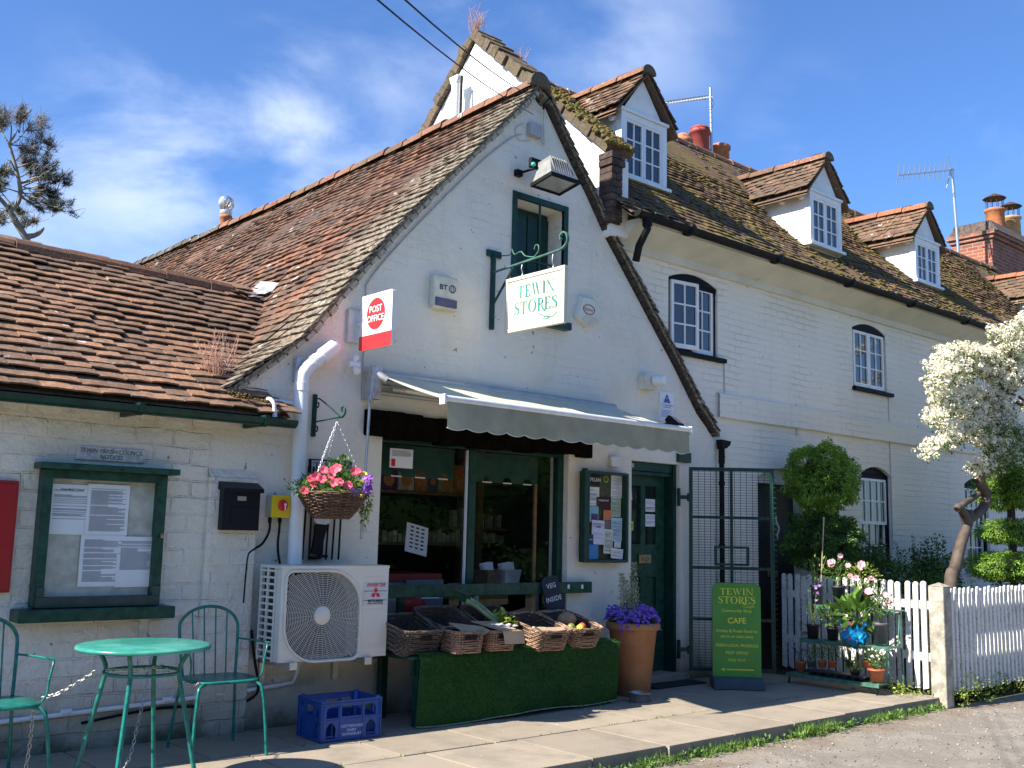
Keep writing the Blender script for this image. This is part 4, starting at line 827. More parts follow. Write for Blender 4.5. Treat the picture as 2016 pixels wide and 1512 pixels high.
# ---- air conditioning unit ----
AX0,AX1,AY0,AY1,AZ0,AZ1=3.545,4.415,6.37,6.67,.50,1.145
IV=M('ivory enamel',(.70,.67,.585),.38,0,.04,4)
def acunit():
    t=thing('air_conditioning_unit','cream outdoor air conditioning unit with round fan grille on wall brackets','air conditioner',(3.98,6.6,.5))
    p=at(636,1212,AY0); fx,fz=p.x,p.z; a,b=at(563,1212,AY0).x,at(706,1212,AY0).x; zt,zb=at(636,1127,AY0).z,at(636,1298,AY0).z
    a-=fx;b-=fx;zt-=fz;zb-=fz
    def rr(grow=0):
        out=[]; q=[(b,zt,.24,0),(a,zt,.05,1),(a,zb,.24,2),(b,zb,.05,3)]
        for (x,z,r,k) in q:
            sx=1 if x>0 else -1; sz=1 if z>0 else -1; cx_=x-sx*r; cz_=z-sz*r
            for i in range(9):
                an=PI/2*(k+i/8); out.append((cx_+(r+grow)*math.cos(an),cz_+(r+grow)*math.sin(an)))
        return out
    hole=[(fx+x,fz+z) for x,z in rr()]
    m=wallmesh([(AX0+.012,AZ0),(AX1,AZ0),(AX1,AZ1-.012),(AX0+.012,AZ1-.012)],[hole],AY0,.16,sides=False)
    m.quad((AX0,AY0+.012,AZ0),(AX0+.012,AY0,AZ0),(AX0+.012,AY0,AZ1-.012),(AX0,AY0+.012,AZ1-.012))
    m.quad((AX1,AY0,AZ0),(AX1,AY1,AZ0),(AX1,AY1,AZ1),(AX1,AY0,AZ1)); m.bx(AX0-.012,AX1+.006,AY0-.006,AY1,AZ1-.022,AZ1,.006); m.quad((AX0,AY0,AZ0),(AX1,AY0,AZ0),(AX1,AY1,AZ0),(AX0,AY1,AZ0)); m.bx(AX0-.002,AX0+.02,AY0+.002,AY0+.075,AZ0,AZ1-.02,.008)
    for z in (.565,.585,.83,.86,.895,.96,1.06): m.bx(a*0+fx+b+.035,AX1-.012,AY0-.003,AY0+.002,z,z+.004)
    m.bx(AX1-.008,AX1+.014,AY0+.02,AY0+.16,.66,.82,.006)
    obj('casing',m,IV,t)
    rim=MB(); o1=rr(.012); rim.tube([V((fx+x,AY0-.004,fz+z)) for x,z in o1],.010,6,closed=True); obj('guard_rim',rim,IV,t)
    def inside(x,z):
        if not(a<x<b and zb<z<zt): return False
        for (X,Z,r) in ((b,zt,.24),(a,zb,.24),(a,zt,.05),(b,zb,.05)):
            sx=1 if X>0 else -1; sz=1 if Z>0 else -1; cx_=X-sx*r; cz_=Z-sz*r
            if (x-cx_)*sx>0 and (z-cz_)*sz>0 and math.hypot(x-cx_,z-cz_)>r: return False
        return True
    g=MB(); r=.075
    def runs(fn,n,rad):
        cur=[]
        for i in range(n+1):
            x,z=fn(i/n)
            if inside(x,z): cur.append(V((fx+x,AY0+.006,fz+z)))
            else:
                if len(cur)>1: g.tube(cur,rad,4,cap=False)
                cur=[]
        if len(cur)>1: g.tube(cur,rad,4,cap=False)
    while r<.40: runs(lambda t_,r=r:(r*math.cos(2*PI*t_),r*math.sin(2*PI*t_)),72,.0031); r+=.0125
    for k in range(40):
        an=2*PI*k/40; r0=.065 if k%2==0 else .12
        runs(lambda t_:((r0+(.42-r0)*t_)*math.cos(an+t_*.10),(r0+(.42-r0)*t_)*math.sin(an+t_*.10)),30,.0020)
    obj('fan_guard',g,M('pale grille wire',(.52,.52,.47),.5,0,.05,9),t)
    h=MB(); h.lathe([(0,-.002),(.062,-.002),(.066,.004),(.066,.02)],(fx,AY0+.004,fz),32,Matrix.Rotation(R(-90),3,'X')); obj('hub_cap',h,IV,t)
    bk=MB(); bk.quad((AX0+.03,AY0+.15,AZ0+.02),(AX1-.2,AY0+.15,AZ0+.02),(AX1-.2,AY0+.15,AZ1-.03),(AX0+.03,AY0+.15,AZ1-.03)); 
    f=MB(); 
    for k in range(3):
        an=2*PI*k/3+.5; f.add([(fx+.05*math.cos(an),AY0+.06,fz+.05*math.sin(an)),(fx+.24*math.cos(an-.25),AY0+.05,fz+.24*math.sin(an-.25)),(fx+.25*math.cos(an+.45),AY0+.10,fz+.25*math.sin(an+.45)),(fx+.06*math.cos(an+.9),AY0+.09,fz+.06*math.sin(an+.9))],[(0,1,2,3)])
    obj('inner_dark',bk,M('dark recess sheet',(.015,.016,.018),.6,0,.3,30),t); obj('fan_blade',f,M('black fan',(.02,.02,.022),.5),t)  # near-black sheet closes the recess, its shade put into the colour
    s=MB(); sd=MB(); zs=13; y0=AY0+.085; y1=AY1; 
    for j in range(zs+1): z=AZ0+.02+(AZ1-AZ0-.06)*j/zs; s.bx(AX0-.006,AX0+.006,y0-.01,y1,z-.007,z+.007)
    for y in (y0,y0+(y1-y0)*.5,y1-.012): s.bx(AX0-.007,AX0+.007,y-.008,y+.012,AZ0,AZ1-.02)
    sd.quad((AX0+.03,y0-.01,AZ0),(AX0+.03,y1,AZ0),(AX0+.03,y1,AZ1),(AX0+.03,y0-.01,AZ1)); obj('side_lattice',s,IV,t); obj('side_coil',sd,M('grey-blue coil',(.05,.07,.08),.5,.3,.3,60),t)
    bx0,bx1,bz0,bz1=rpx(716,1146,762,1190,AY0); b_=MB(); b_.bx(bx0,bx1,AY0-.003,AY0+.001,bz0,bz1); lb=obj('badge',b_,M('badge grey',(.58,.58,.58),.5,0,.03),t)
    cx_=(bx0+bx1)/2; w=bx1-bx0; hh=bz1-bz0
    text('badge_text','INVERTER',.036,(cx_,AY0-.005,bz1-.022),RED,lb,bold=.02,shear=.25)
    for (dx,dz,an) in ((0,.028,90),(-.024,-.014,210),(.024,-.014,330)):
        d=MB(); q=R(an); ax=V((math.cos(q),math.sin(q))); ay=V((-ax.y,ax.x)); ctr=V((cx_+.0,(bz0+bz1)/2-.0)); l=.045; wd=.017
        pts=[ctr,ctr+ax*l*.5+ay*wd,ctr+ax*l,ctr+ax*l*.5-ay*wd]; d.add([(p_.x,AY0-.005,p_.y) for p_ in pts],[(0,1,2,3)]); obj('emblem_diamond',d,RED,lb)
    text('badge_text','MITSUBISHI',.026,(cx_,AY0-.005,bz0+.028),INKB,lb,bold=.03); text('badge_text','HEAVY INDUSTRIES',.015,(cx_,AY0-.005,bz0+.010),INKB,lb,bold=.02)
    for x in (AX0+.10,AX1-.17):
        q=MB(); q.bx(x-.02,x+.02,AY0-.03,6.8,AZ0-.045,AZ0-.003,.003); q.bx(x-.02,x+.02,6.765,6.8,.3,.5); q.bx(x-.03,x+.03,AY0-.034,AY0-.01,AZ0-.05,AZ0+.002,.003); obj('bracket',q,STEEL,t)
acunit()
def pipes():
    p=MB(); p.tube([(3.82,6.70,1.02),(3.815,6.70,1.6),(3.80,6.70,2.47),(3.805,6.70,2.52),(3.84,6.70,2.575),(4.03,6.70,2.745),(4.07,6.72,2.77),(4.10,6.81,2.775)],[.052]*6+[.056,.058],20); p.tube([(3.801,6.70,2.40),(3.80,6.70,2.46)],.058,20); p.tube([(3.88,6.70,2.612),(3.92,6.70,2.647)],.058,20); p.tube([(3.95,6.70,2.672),(4.06,6.705,2.765)],.062,20)
    tag(obj('waste_pipe',p,PLW),'thick white plastic pipe with elbow entering the gable wall','pipe')
    q=MB(); q.tube(smoothpath([(3.52,6.56,2.17),(3.51,6.56,2.26),(3.50,6.60,2.30),(3.56,6.72,2.31),(3.82,6.73,2.305)],4),.014,8); q.tube([(3.52,6.56,2.17),(3.52,6.56,2.21)],.018,8); tag(obj('overflow_pipe',q,PLW),'thin white overflow pipe bent over the end of the green gutter','pipe')
    m=MB(); a,b,c,d=rpx(580,703,590,753,6.77); m.bx(a,b,6.74,6.8,c,d,.01); tag(obj('vent_cover',m,STEEL),'narrow shiny metal cover beside the pipe elbow','cover')
    z0=at(0,1422,6.78).z; z1=at(582,1348,6.78).z
    w=MB(); w.tube([(-2,6.775,.21),at(0,1422,6.775),at(300,1385,6.775),at(470,1362,6.775),at(575,1345,6.775),V((at(582,1342,6.775).x,6.76,.36)),V((at(582,1342,6.775).x,6.70,.50))],.016,8)
    for px,py in ((130,1402),(330,1378),(432,1366)): a=at(px,py,6.775); w.tube([a-V((.03,0,0)),a+V((.03,0,0))],.021,8)
    tag(obj('conduit',w,PLW),'long white plastic conduit clipped low along the wing wall','pipe')
    k=MB(); k.tube(smoothpath([at(160,1424,6.77),at(300,1396,6.77),at(400,1390,6.77),at(470,1385,6.77),at(503,1368,6.76),at(508,1345,6.74),at(500,1290,6.74),at(495,1240,6.76)],4),.010,6)
    tag(obj('black_cable',k,CAST),'black cable looping low behind the right chair','cable')
    # isolator switch
    x0,x1,z0,z1=rpx(537,975,570,1019,6.70); t=thing('isolator_switch','yellow isolator switch with round red knob and black cables','switch',((x0+x1)/2,6.8,z0))
    m=MB(); m.bx(x0-.0,x1,6.72,6.80,z0,z1,.006); obj('back_box',m,M('grey plastic',(.45,.46,.45),.5),t); m=MB(); m.bx(x0-.004,x1+.002,6.695,6.72,z0-.002,z1+.002,.006); obj('cover',m,M('safety yellow',(.70,.52,.02),.4,0,.05),t)
    m=MB(); cx_=(x0+x1)/2+.01; cz=(z0+z1)/2+.008; m.lathe([(.0,.012),(.036,.012),(.040,.004),(.040,0)],(cx_,6.695,cz),24,Matrix.Rotation(R(90),3,'X')); m.bx(cx_-.009,cx_+.009,6.67,6.69,cz-.037,cz+.037,.004); obj('knob',m,RED,t)
    l=MB(); l.bx(cx_+.002,cx_+.012,6.665,6.68,cz-.035,cz+.006,.003); l.tube([(cx_+.007,6.685,cz+.006),(cx_+.007,6.668,cz+.006)],.011,10); obj('padlock_tab',l,PLW,t)
    for dx,pts in ((.02,[(0,0),(0,-.10),(-.05,-.19),(-.13,-.24),(-.16,-.30),(-.17,-.6)]),(.10,[(0,0),(0,-.08),(-.005,-.2),(.02,-.33),(.08,-.45)])):
        c=MB(); c.tube(smoothpath([(x0+dx+a,6.76,z0+b) for a,b in pts],5),.009,6); c.tube([(x0+dx,6.76,z0+.002),(x0+dx,6.76,z0-.04)],.014,8); obj('cable',c,CAST,t)
pipes()
def letterbox():
    x0,x1,z0,z1=rpx(441,960,508,1045,6.69); t=thing('wall_letterbox','dark blue-black metal letterbox on the brick pier','letterbox',((x0+x1)/2,6.75,z0)); BB=M('blue-black enamel',(.006,.007,.013),.4,0,.1,9,spec=.25)
    m=MB(); m.bx(x0,x1,6.68,6.755,z0,z1,.006); obj('body',m,BB,t); l=MB(); l.prism([(6.755,z1+.045),(6.655,z1+.0),(6.655,z1-.028),(6.755,z1-.01)],lambda a,b,d:V((x0-.012+d,a,b)),x1-x0+.024); obj('lid',l,BB,t)
    w=MB(); w.bx(x0+.10,x0+.165,6.674,6.681,z0+.205,z0+.235); obj('name_window',w,M('brassy label',(.35,.33,.25),.5,.3),t); k=MB(); k.cyl((x0+.135,6.682,z0+.29),(x0+.135,6.672,z0+.29),.011,14); obj('lock',k,CHROME,t)
    g=MB(); g.bx(x0+.055,x1-.04,6.6755,6.681,z0+.05,z0+.16,.004); g.prism([(x0+.10,z0+.243),(x0+.125,z0+.25),(x0+.15,z0+.245),(x0+.146,z0+.262),(x0+.12,z0+.268)],lambda a,b,d:V((a,6.674+d,b)),.004); obj('relief_panel',g,BB,t)
letterbox()
# ---- parish notice board ----
def paper(px0,py0,px1,py1,Y,mat,label,cat='notice',group=None,lines=None,tilt=0,head=None,txt=None,txtm=None,seed=1):
    x0,x1,z0,z1=rpx(px0,py0,px1,py1,Y); 
    mb=MB(); n=5; wv=lambda i,j:Y-.001-.002*math.sin(i*1.3+seed)*(j/n)
    vs=[V((x0+(x1-x0)*i/n,wv(i,j),z0+(z1-z0)*j/n)) for j in range(n+1) for i in range(n+1)]
    mb.add(vs,[(j*(n+1)+i,j*(n+1)+i+1,(j+1)*(n+1)+i+1,(j+1)*(n+1)+i) for j in range(n) for i in range(n)]); 
    for i in range(n):
        a=vs[i]; b=vs[i+1]; mb.quad(a,b,b+V((0,.001,0)),a+V((0,.001,0)))
    Mx=None; cxx=V(((x0+x1)/2,Y,(z0+z1)/2)); Mx=Matrix.Translation(cxx)@Matrix.Rotation(R(tilt),4,'Y')@Matrix.Translation(-cxx); mb.xf(Mx)
    o=obj('paper_notice',mb,mat); tag(o,label,cat,group)
    if lines:
        rs=random.Random(seed*7+3); l=MB(); z=z1-(z1-z0)*.09; w=x1-x0; 
        while z>z0+(z1-z0)*lines[1]:
            if rs.random()<lines[0]:
                f=rs.choice((1,1,1,.8,.5,.9)); a=x0+w*.08; l.quad((a,Y-.004,z),(a+w*.84*f,Y-.004,z),(a+w*.84*f,Y-.004,z-.0026),(a,Y-.004,z-.0026))
            z-=.0062
        l.xf(Mx); obj('printed_lines',l,INK,o)
    if head:
        h=text('heading',head[0],head[1],((x0+x1)/2,Y-.0045,z1-(z1-z0)*head[2]),head[3],o,bold=.02)
    return o
def parish_board():
    Y=6.70; a=at(86,923,Y); b=at(332,936,Y); c=at(65,1201,Y); d=at(314,1186,Y); x0=(a.x+c.x)/2; x1=(b.x+d.x)/2; z1=(a.z+b.z)/2; z0=(c.z+d.z)/2
    t=thing('parish_notice_board','green framed glazed parish notice board with ledge and hood','notice board',((x0+x1)/2,6.8,z0)); f=.060
    m=MB(); m.bx(x0,x0+f,Y,6.8,z0,z1,.005); m.bx(x1-f,x1,Y,6.8,z0,z1,.005); m.bx(x0+f,x1-f,Y+.001,6.8,z1-f*.9,z1); obj('frame',m,GREENW,t)
    m=MB(); m.bx(x0+.01,x1-.004,Y-.012,6.79,z0-.005,z0+f,.005); m.bx(x0+.01,x0+f,Y-.0125,Y,z0+f,z0+f+.06,.003); m.bx(x1-f,x1-.004,Y-.0125,Y,z0+f,z0+f+.06,.003); obj('bottom_rail',m,M('grey-green paint',(.03,.055,.045),.5,0,.3,14),t)
    h=MB(); h.bx(x0-.035,x1+.06,Y-.055,6.8,z1+.002,z1+.042,.006); obj('hood',h,GREENW,t); s=MB(); s.bx(x0-.10,x1+.08,Y-.075,6.8,z0-.085,z0-.008,.008); obj('ledge',s,GREENW,t)
    bk=MB(); bk.quad((x0+f,6.765,z0+f),(x1-f,6.765,z0+f),(x1-f,6.765,z1-f*.9),(x0+f,6.765,z1-f*.9)); obj('backing',bk,M('stained pale backing board',(.60,.59,.53),.8,0,.25,9,col2=(.42,.40,.34)),t)
    g=MB(); g.quad((x0+f,Y+.03,z0+f),(x1-f,Y+.03,z0+f),(x1-f,Y+.03,z1-f*.9),(x0+f,Y+.03,z1-f*.9)); obj('glass',g,GLASS,t)
    p=MB(); q=at(319,1054,Y-.01); p.bx(q.x-.01,q.x+.008,Y-.018,Y-.005,q.z-.018,q.z+.0,.002); p.tube([V((q.x-.007,Y-.01,q.z))]+arcpts((q.x-.001,q.z+.008),.006,PI,0,6,lambda x,z:V((x,Y-.01,z)))+[V((q.x+.005,Y-.01,q.z))],.0018,5); obj('padlock',p,M('brass lock',(.5,.42,.22),.35,.8),t)
    G_='notices pinned in the parish board'
    YY=6.758
    paper(101,952,177,1053,YY,PAPER,'short white typed notice at the top left of the parish board',group=G_,lines=(.55,.30),head=('Tewin Parish Council',.017,.10,INKB),seed=1)
    paper(174,952,249,1054,YY-.004,PAPER,'closely typed white sheet at the top middle of the parish board',group=G_,lines=(.92,.08),seed=2)
    paper(160,1053,240,1154,YY-.002,PAPER,'closely typed white sheet at the bottom middle of the parish board',group=G_,lines=(.9,.1),seed=3)
    paper(233,1056,304,1155,YY-.006,PAPER,'white typed sheet at the bottom right of the parish board',group=G_,lines=(.85,.35),seed=4)
    Yp=6.79; x0,x1,z0,z1=rpx(149,880,285,908,Yp); z0=at(216,908,Yp).z; z1=at(216,882,Yp).z
    m=MB(); m.bx(x0,x1,Yp-.012,6.80,z0,z1,.002); pl=obj('name_plaque',m,M('weathered white board',(.58,.57,.53),.7,0,.25,30)); tag(pl,'small weathered plaque lettered TEWIN PARISH COUNCIL NOTICES above the green board','sign')
    h=z1-z0; text('plaque_text','TEWIN PARISH COUNCIL',.040,((x0+x1)/2,Yp-.0135,z0+h*.70),INKB,pl,shear=.15,sx=.90); text('plaque_text','NOTICES',.040,((x0+x1)/2,Yp-.0135,z0+h*.27),INKB,pl,shear=.15,sx=.9)
    x0,x1,z0,z1=rpx(0,945,19,1160,6.76); m=MB(); m.bx(x1-.42,x1,6.75,6.8,z0-.02,z1,.006); pb=obj('red_wall_box',m,DARKRED); tag(pb,'deep red box fixed to the wall at the left edge','post box'); m=MB(); m.bx(x1-.40,x1-.02,6.742,6.752,z0,z1-.02,.004); obj('door',m,DARKRED,pb)
parish_board()
# ---- gable wall fittings ----
def fittings():
    # post office sign
    X=4.30; y0,y1,z0,z1=6.28,6.71,2.76,3.19; t=thing('post_office_sign','white and red POST OFFICE sign hung out from the wall','sign',(X,6.8,z0))
    def rrect(y0,y1,z0,z1,r,cor=(1,1,1,1)):
        out=[]
        for k,(y,z,sy,sz) in enumerate(((y1,z1,1,1),(y0,z1,-1,1),(y0,z0,-1,-1),(y1,z0,1,-1))):
            if not cor[k]: out.append((y,z)); continue
            for i in range(6): a=PI/2*(k+i/5); out.append((y-sy*r+r*math.cos(a),z-sz*r+r*math.sin(a)))
        return out
    m=MB(); m.prism(rrect(y0,y1,z0,z1,.02),lambda a,b,d:V((X-.012+d,a,b)),.024); obj('panel',m,M('white sign enamel',(.70,.70,.70),.3,0,.02),t)
    RS=M('post office red',(.80,.03,.035),.35,0,.03); m=MB(); m.prism(rrect(y0+.001,y1-.001,z0+.001,z0+.112,.019,(0,0,1,1)),lambda a,b,d:V((X-.0155+d,a,b)),.031); obj('red_band',m,RS,t)
    m=MB(); yc=(y0+y1)/2; zc=z0+.27; m.add([(X-.0145,yc+.122*math.cos(2*PI*k/40),zc+.122*math.sin(2*PI*k/40)) for k in range(40)],[tuple(range(40))]); obj('red_disc',m,RS,t)
    WT=M('white lettering',(.85,.85,.85),.4,0,.02); text('lettering','POST',.072,(X-.0165,yc,zc+.035),WT,t,right=(0,-1,0),bold=.01); text('lettering','OFFICE',.070,(X-.0165,yc,zc-.038),WT,t,right=(0,-1,0),bold=.01)
    m=MB(); m.cyl((X,y1,2.98),(X,6.8,2.98),.016); obj('arm',m,PLW,t)
    x0,x1,a0,a1=rpx(685,608,712,678,6.78); m=MB(); m.bx(x0,x1+.04,6.765,6.81,a0,a1,.006); obj('back_plate',m,M('pale grey box',(.55,.56,.56),.5),t)
    # village sign
    X=5.68; y0,y1,z0,z1=5.86,6.59,3.085,3.56; t=thing('hanging_shop_sign','cream painted board lettered TEWIN STORES hanging from a green iron bracket','sign',(X,6.2,z0))
    CR_=M('cream sign paint',(.60,.56,.45),.55,0,.06,6); m=MB(); m.bx(X-.012,X+.012,y0+.03,y1-.03,z0+.03,z1-.03); obj('panel',m,CR_,t); m=MB(); 
    m.bx(X-.02,X+.02,y0,y1,z0,z0+.032,.003); m.bx(X-.02,X+.02,y0,y1,z1-.032,z1,.003); m.bx(X-.0195,X+.0195,y0,y0+.032,z0+.032,z1-.032,.002); m.bx(X-.0195,X+.0195,y1-.032,y1,z0+.032,z1-.032,.002); obj('frame',m,CR_,t)
    TG=M('sea green lettering',(.02,.24,.19),.5,0,.08); yc=(y0+y1)/2
    mb,w=serif('TEWIN',.105,.13); sc=.455/w; mb.v=[V((p.x*sc,p.y,p.z)) for p in mb.v]; mb.xf(basis((X-.0135,yc-.02,z0+.335),(0,-1,0),(0,0,1))); obj('lettering',mb,TG,t)
    mb,w=serif('STORES',.105,.11); sc=.53/w; mb.v=[V((p.x*sc,p.y,p.z)) for p in mb.v]; mb.xf(basis((X-.0135,yc-.015,z0+.195),(0,-1,0),(0,0,1))); obj('lettering',mb,TG,t)
    fl=MB(); fl.tube(smoothpath([(X-.0135,yc-.05,z0+.12),(X-.0135,yc-.14,z0+.085),(X-.0135,yc-.19,z0+.065),(X-.0135,yc-.12,z0+.062),(X-.0135,yc-.15,z0+.085),(X-.0135,yc-.22,z0+.068),(X-.0135,yc-.28,z0+.10)],5),.0035,4); obj('flourish',fl,TG,t)
    for y in (6.40,6.02): h=MB(); h.tube(smoothpath([(X,y,3.56),(X+.008,y,3.59),(X-.006,y,3.62),(X,y,3.66+.02*(y<6.2))],3),.005,6); obj('hook',h,STEEL,t)
    IR=M('pale green iron',(.05,.13,.095),.5,0,.4,15); b=thing('sign_bracket','green wrought iron wall bracket with scrolled end holding the hanging board','bracket',(X,6.8,3.15))
    m=MB(); m.bx(X-.018,X+.018,6.765,6.80,3.15,3.84,.003); m.bx(X-.07,X+.09,6.775,6.80,3.80,3.86,.004); obj('wall_bar',m,GREEN,b)
    m=MB(); sc=[(6.78,3.66),(6.5,3.675),(6.0,3.70),(5.90,3.715),(5.85,3.76),(5.86,3.82),(5.90,3.845),(5.935,3.82),(5.925,3.785)]
    pts=smoothpath([(X,a,b_) for a,b_ in sc],4); 
    for i in range(len(pts)-1):
        a,c=pts[i],pts[i+1]; d=(c-a).normalized(); n=V((0,-d.z,d.y))*.006; w_=V((.012,0,0)); m.add([a-n-w_,a+n-w_,a+n+w_,a-n+w_,c-n-w_,c+n-w_,c+n+w_,c-n+w_],[(0,4,5,1),(1,5,6,2),(2,6,7,3),(3,7,4,0)])
    obj('arm',m,IR,b); m=MB(); m.tube([(X,6.78,3.36),(X,6.50,3.67)],.012,6); obj('strut',m,GREEN,b)
    m=MB(); m.tube(smoothpath([(X+.09,6.78,3.83),(X+.05,6.62,3.80),(X+.02,6.56,3.83),(X,6.50,3.77),(X,6.42,3.78),(X,6.36,3.73),(X,6.25,3.70)],4),.006,5); m.tube(smoothpath([(X,6.25,3.70),(X,6.20,3.74),(X,6.20,3.79),(X,6.235,3.80),(X,6.25,3.765)],4),.006,5); obj('scroll',m,IR,b)
    # alarm boxes
    x0,x1,z0,z1=rpx(850,541,896,613,6.77); x0-=.0; z1=at(872,545,6.77).z; z0=at(872,610,6.77).z; t=thing('alarm_box','yellowed rectangular alarm box with blue lamp and BT letters','alarm box',((x0+x1)/2,6.8,z0))
    m=MB(); m.bx(x0,x1,6.735,6.80,z0,z1,.012); obj('cover',m,CREAM,t); m=MB(); m.bx(x0+.02,x1-.015,6.725,6.737,z0+.02,z0+.09,.004); obj('blue_lamp',m,M('blue lens',(.02,.03,.14),.15,0,.05),t)
    text('lettering','BT',.062,((x0+x1)/2-.03,6.733,z1-.10),M('navy lettering',(.02,.025,.14),.5),t,bold=.03,sx=1.15); m=MB(); cxx=(x0+x1)/2+.065; m.tube([(cxx+.032*math.cos(2*PI*k/20),6.733,z1-.10+.032*math.sin(2*PI*k/20)) for k in range(20)],.003,4,closed=True); m.tube([(cxx+.014*math.cos(2*PI*k/14),6.733,z1-.10+.03*math.sin(2*PI*k/14)) for k in range(14)],.002,4,closed=True); obj('globe_mark',m,MC['navy lettering'],t)
    x0,x1,z0,z1=rpx(1131,583,1177,642,6.77); t=thing('alarm_box','six-sided cream alarm box with a red oval reading Romec','alarm box',((x0+x1)/2,6.8,z0)); w=x1-x0; h=z1-z0
    z1=at(1155,585,6.77).z; z0=at(1155,645,6.77).z; h=z1-z0
    hx=[(x0,z0+h*.28),(x0+w*.45,z0),(x1,z0+h*.22),(x1,z0+h*.80),(x0+w*.72,z1),(x0+w*.22,z1)]; cxx=(x0+x1)/2; czz=(z0+z1)/2
    m=MB(); fr=[(cxx+(a-cxx)*.86,czz+(b-czz)*.86) for a,b in hx]; m.add([V((a,6.8,b)) for a,b in hx]+[V((a,6.76,b)) for a,b in hx]+[V((a,6.735,b)) for a,b in fr],[(i,(i+1)%6,6+(i+1)%6,6+i) for i in range(6)]+[(6+i,6+(i+1)%6,12+(i+1)%6,12+i) for i in range(6)]+[tuple(range(12,18))]); obj('cover',m,M('pale alarm plastic',(.66,.66,.56),.45,0,.06),t)
    m=MB(); m.tube([(cxx+.075*math.cos(2*PI*k/28),6.733,czz+.02+.045*math.sin(2*PI*k/28)) for k in range(28)],.004,4,closed=True); obj('oval',m,DARKRED,t); text('lettering','Romec',.042,(cxx,6.7325,czz+.02),DARKRED,t)
    m=MB(); m.prism([(x0+w*.2,z0+h*.2),(x0+w*.48,z0+h*.07),(x1-w*.1,z0+h*.25),(x1-w*.2,z0+h*.36),(x0+w*.4,z0+h*.36)],lambda a,b,d:V((a,6.728+d,b)),.008); obj('lamp_lens',m,CREAM,t)
    # main floodlight
    c=at(1083,340,6.5); t=thing('floodlight','large finned grey floodlight above the loft hatch','floodlight',(c.x,6.8,c.z)); G_=M('cast grey metal',(.27,.27,.26),.5,.4,.15,20); F=V((c.x,6.45,c.z-.07))
    Mx=Matrix.Translation(F+V((.02,0,-.03)))@Matrix.Rotation(R(-10),4,'X')@Matrix.Diagonal((.84,.84,1.25,1))
    m=MB(); m.add([(-.20,-.15,0),(.20,-.15,0),(.20,.15,0),(-.20,.15,0),(-.13,-.09,.14),(.13,-.09,.14),(.13,.09,.14),(-.13,.09,.14)],[(0,1,5,4),(1,2,6,5),(2,3,7,6),(3,0,4,7),(4,5,6,7)]); m.xf(Mx); obj('housing',m,G_,t)
    for i in range(8):
        m=MB(); x=-.12+.24*i/7; m.add([(x-.005,-.14,.02),(x-.005,.14,.02),(x-.005,.10,.165),(x-.005,-.10,.165),(x+.005,-.14,.02),(x+.005,.14,.02),(x+.005,.10,.165),(x+.005,-.10,.165)],[(0,1,2,3),(4,7,6,5),(0,3,7,4),(1,5,6,2),(3,2,6,7)]); m.xf(Mx); obj('cooling_fin',m,G_,t)
    m=MB(); 
    for a in ((-.215,.215,-.165,-.14),(-.215,.215,.14,.165),(-.215,-.19,-.14,.14),(.19,.215,-.14,.14)): m.bx(a[0],a[1],a[2],a[3],-.022,.004)
    m.xf(Mx); obj('bezel',m,CAST,t); m=MB(); m.quad((-.19,-.14,-.01),(.19,-.14,-.01),(.19,.14,-.01),(-.19,.14,-.01)); m.xf(Mx); obj('glass',m,M('lamp glass',(.40,.42,.40),.2,.3,.05),t)
    m=MB(); m.bx(c.x-.12,c.x+.08,6.62,6.66,c.z+.06,c.z+.15,.004); m.bx(c.x-.17,c.x-.10,6.75,6.8,c.z+.0,c.z+.06,.004); m.tube([(c.x-.13,6.77,c.z+.03),(c.x-.10,6.6,c.z+.04)],.012,6); obj('yoke',m,CAST,t); m=MB(); m.sphere((c.x-.14,6.57,c.z+.06),.022,2); obj('photocell',m,M('green photocell',(.05,.45,.3),.3),t)
    # telephone junction box and wires
    x0,x1,z0,z1=rpx(1041,240,1064,268,6.77); t=thing('telephone_junction_box','small grey telephone junction box near the gable peak','junction box',((x0+x1)/2,6.8,z0)); m=MB(); m.bx(x0,x1,6.74,6.8,z0-.03,z1-.0,.006); obj('cover',m,M('grey pvc',(.36,.37,.37),.6,0,.1),t)
    m=MB(); q=at(1071,205,6.77); m.tube(smoothpath([q,V((q.x-.01,6.76,q.z-.2)),V((q.x+.01,6.77,q.z-.4)),V((x1,6.77,z0))],4),.006,5); m.tube(smoothpath([V((x0-.05,6.79,z1-.02)),V((x0-.14,6.79,z0+.0)),V((x0-.10,6.79,z0-.1)),V((x0+.05,6.79,z0-.06))],5),.004,5); obj('cable',m,M('painted cable',(.5,.5,.48)),t)
    eb=MB(); eb.tube(smoothpath([at(1055,196,6.72),at(1065,208,6.70),at(1072,204,6.70),at(1080,196,6.72),at(1087,193,6.75)],3),.007,5); eb.tube([at(1071,205,6.70),at(1070,214,6.76)],.012,6); tag(obj('wire_anchor',eb,CAST),'small forked iron wire anchor high on the gable','bracket')
    for k,(a,b,lab) in enumerate(((at(1049,225,6.72),at(840,0,3.2),'thin black overhead wire, the left of two, ending at the gable junction box'),(at(1058,197,6.70),at(888,0,3.2),'thin black overhead wire, the right of two, ending at the forked gable anchor'))):
        e=a+(b-a)*2.4; n=20; pts=[a+(e-a)*(i/n)-V((0,0,.35*math.sin(PI*i/n)*(0.5))) for i in range(n+1)]; 
        m=MB(); m.tube(pts,.0036,6); tag(obj('overhead_wire',m,CAST),lab,'wire','overhead telephone wires')
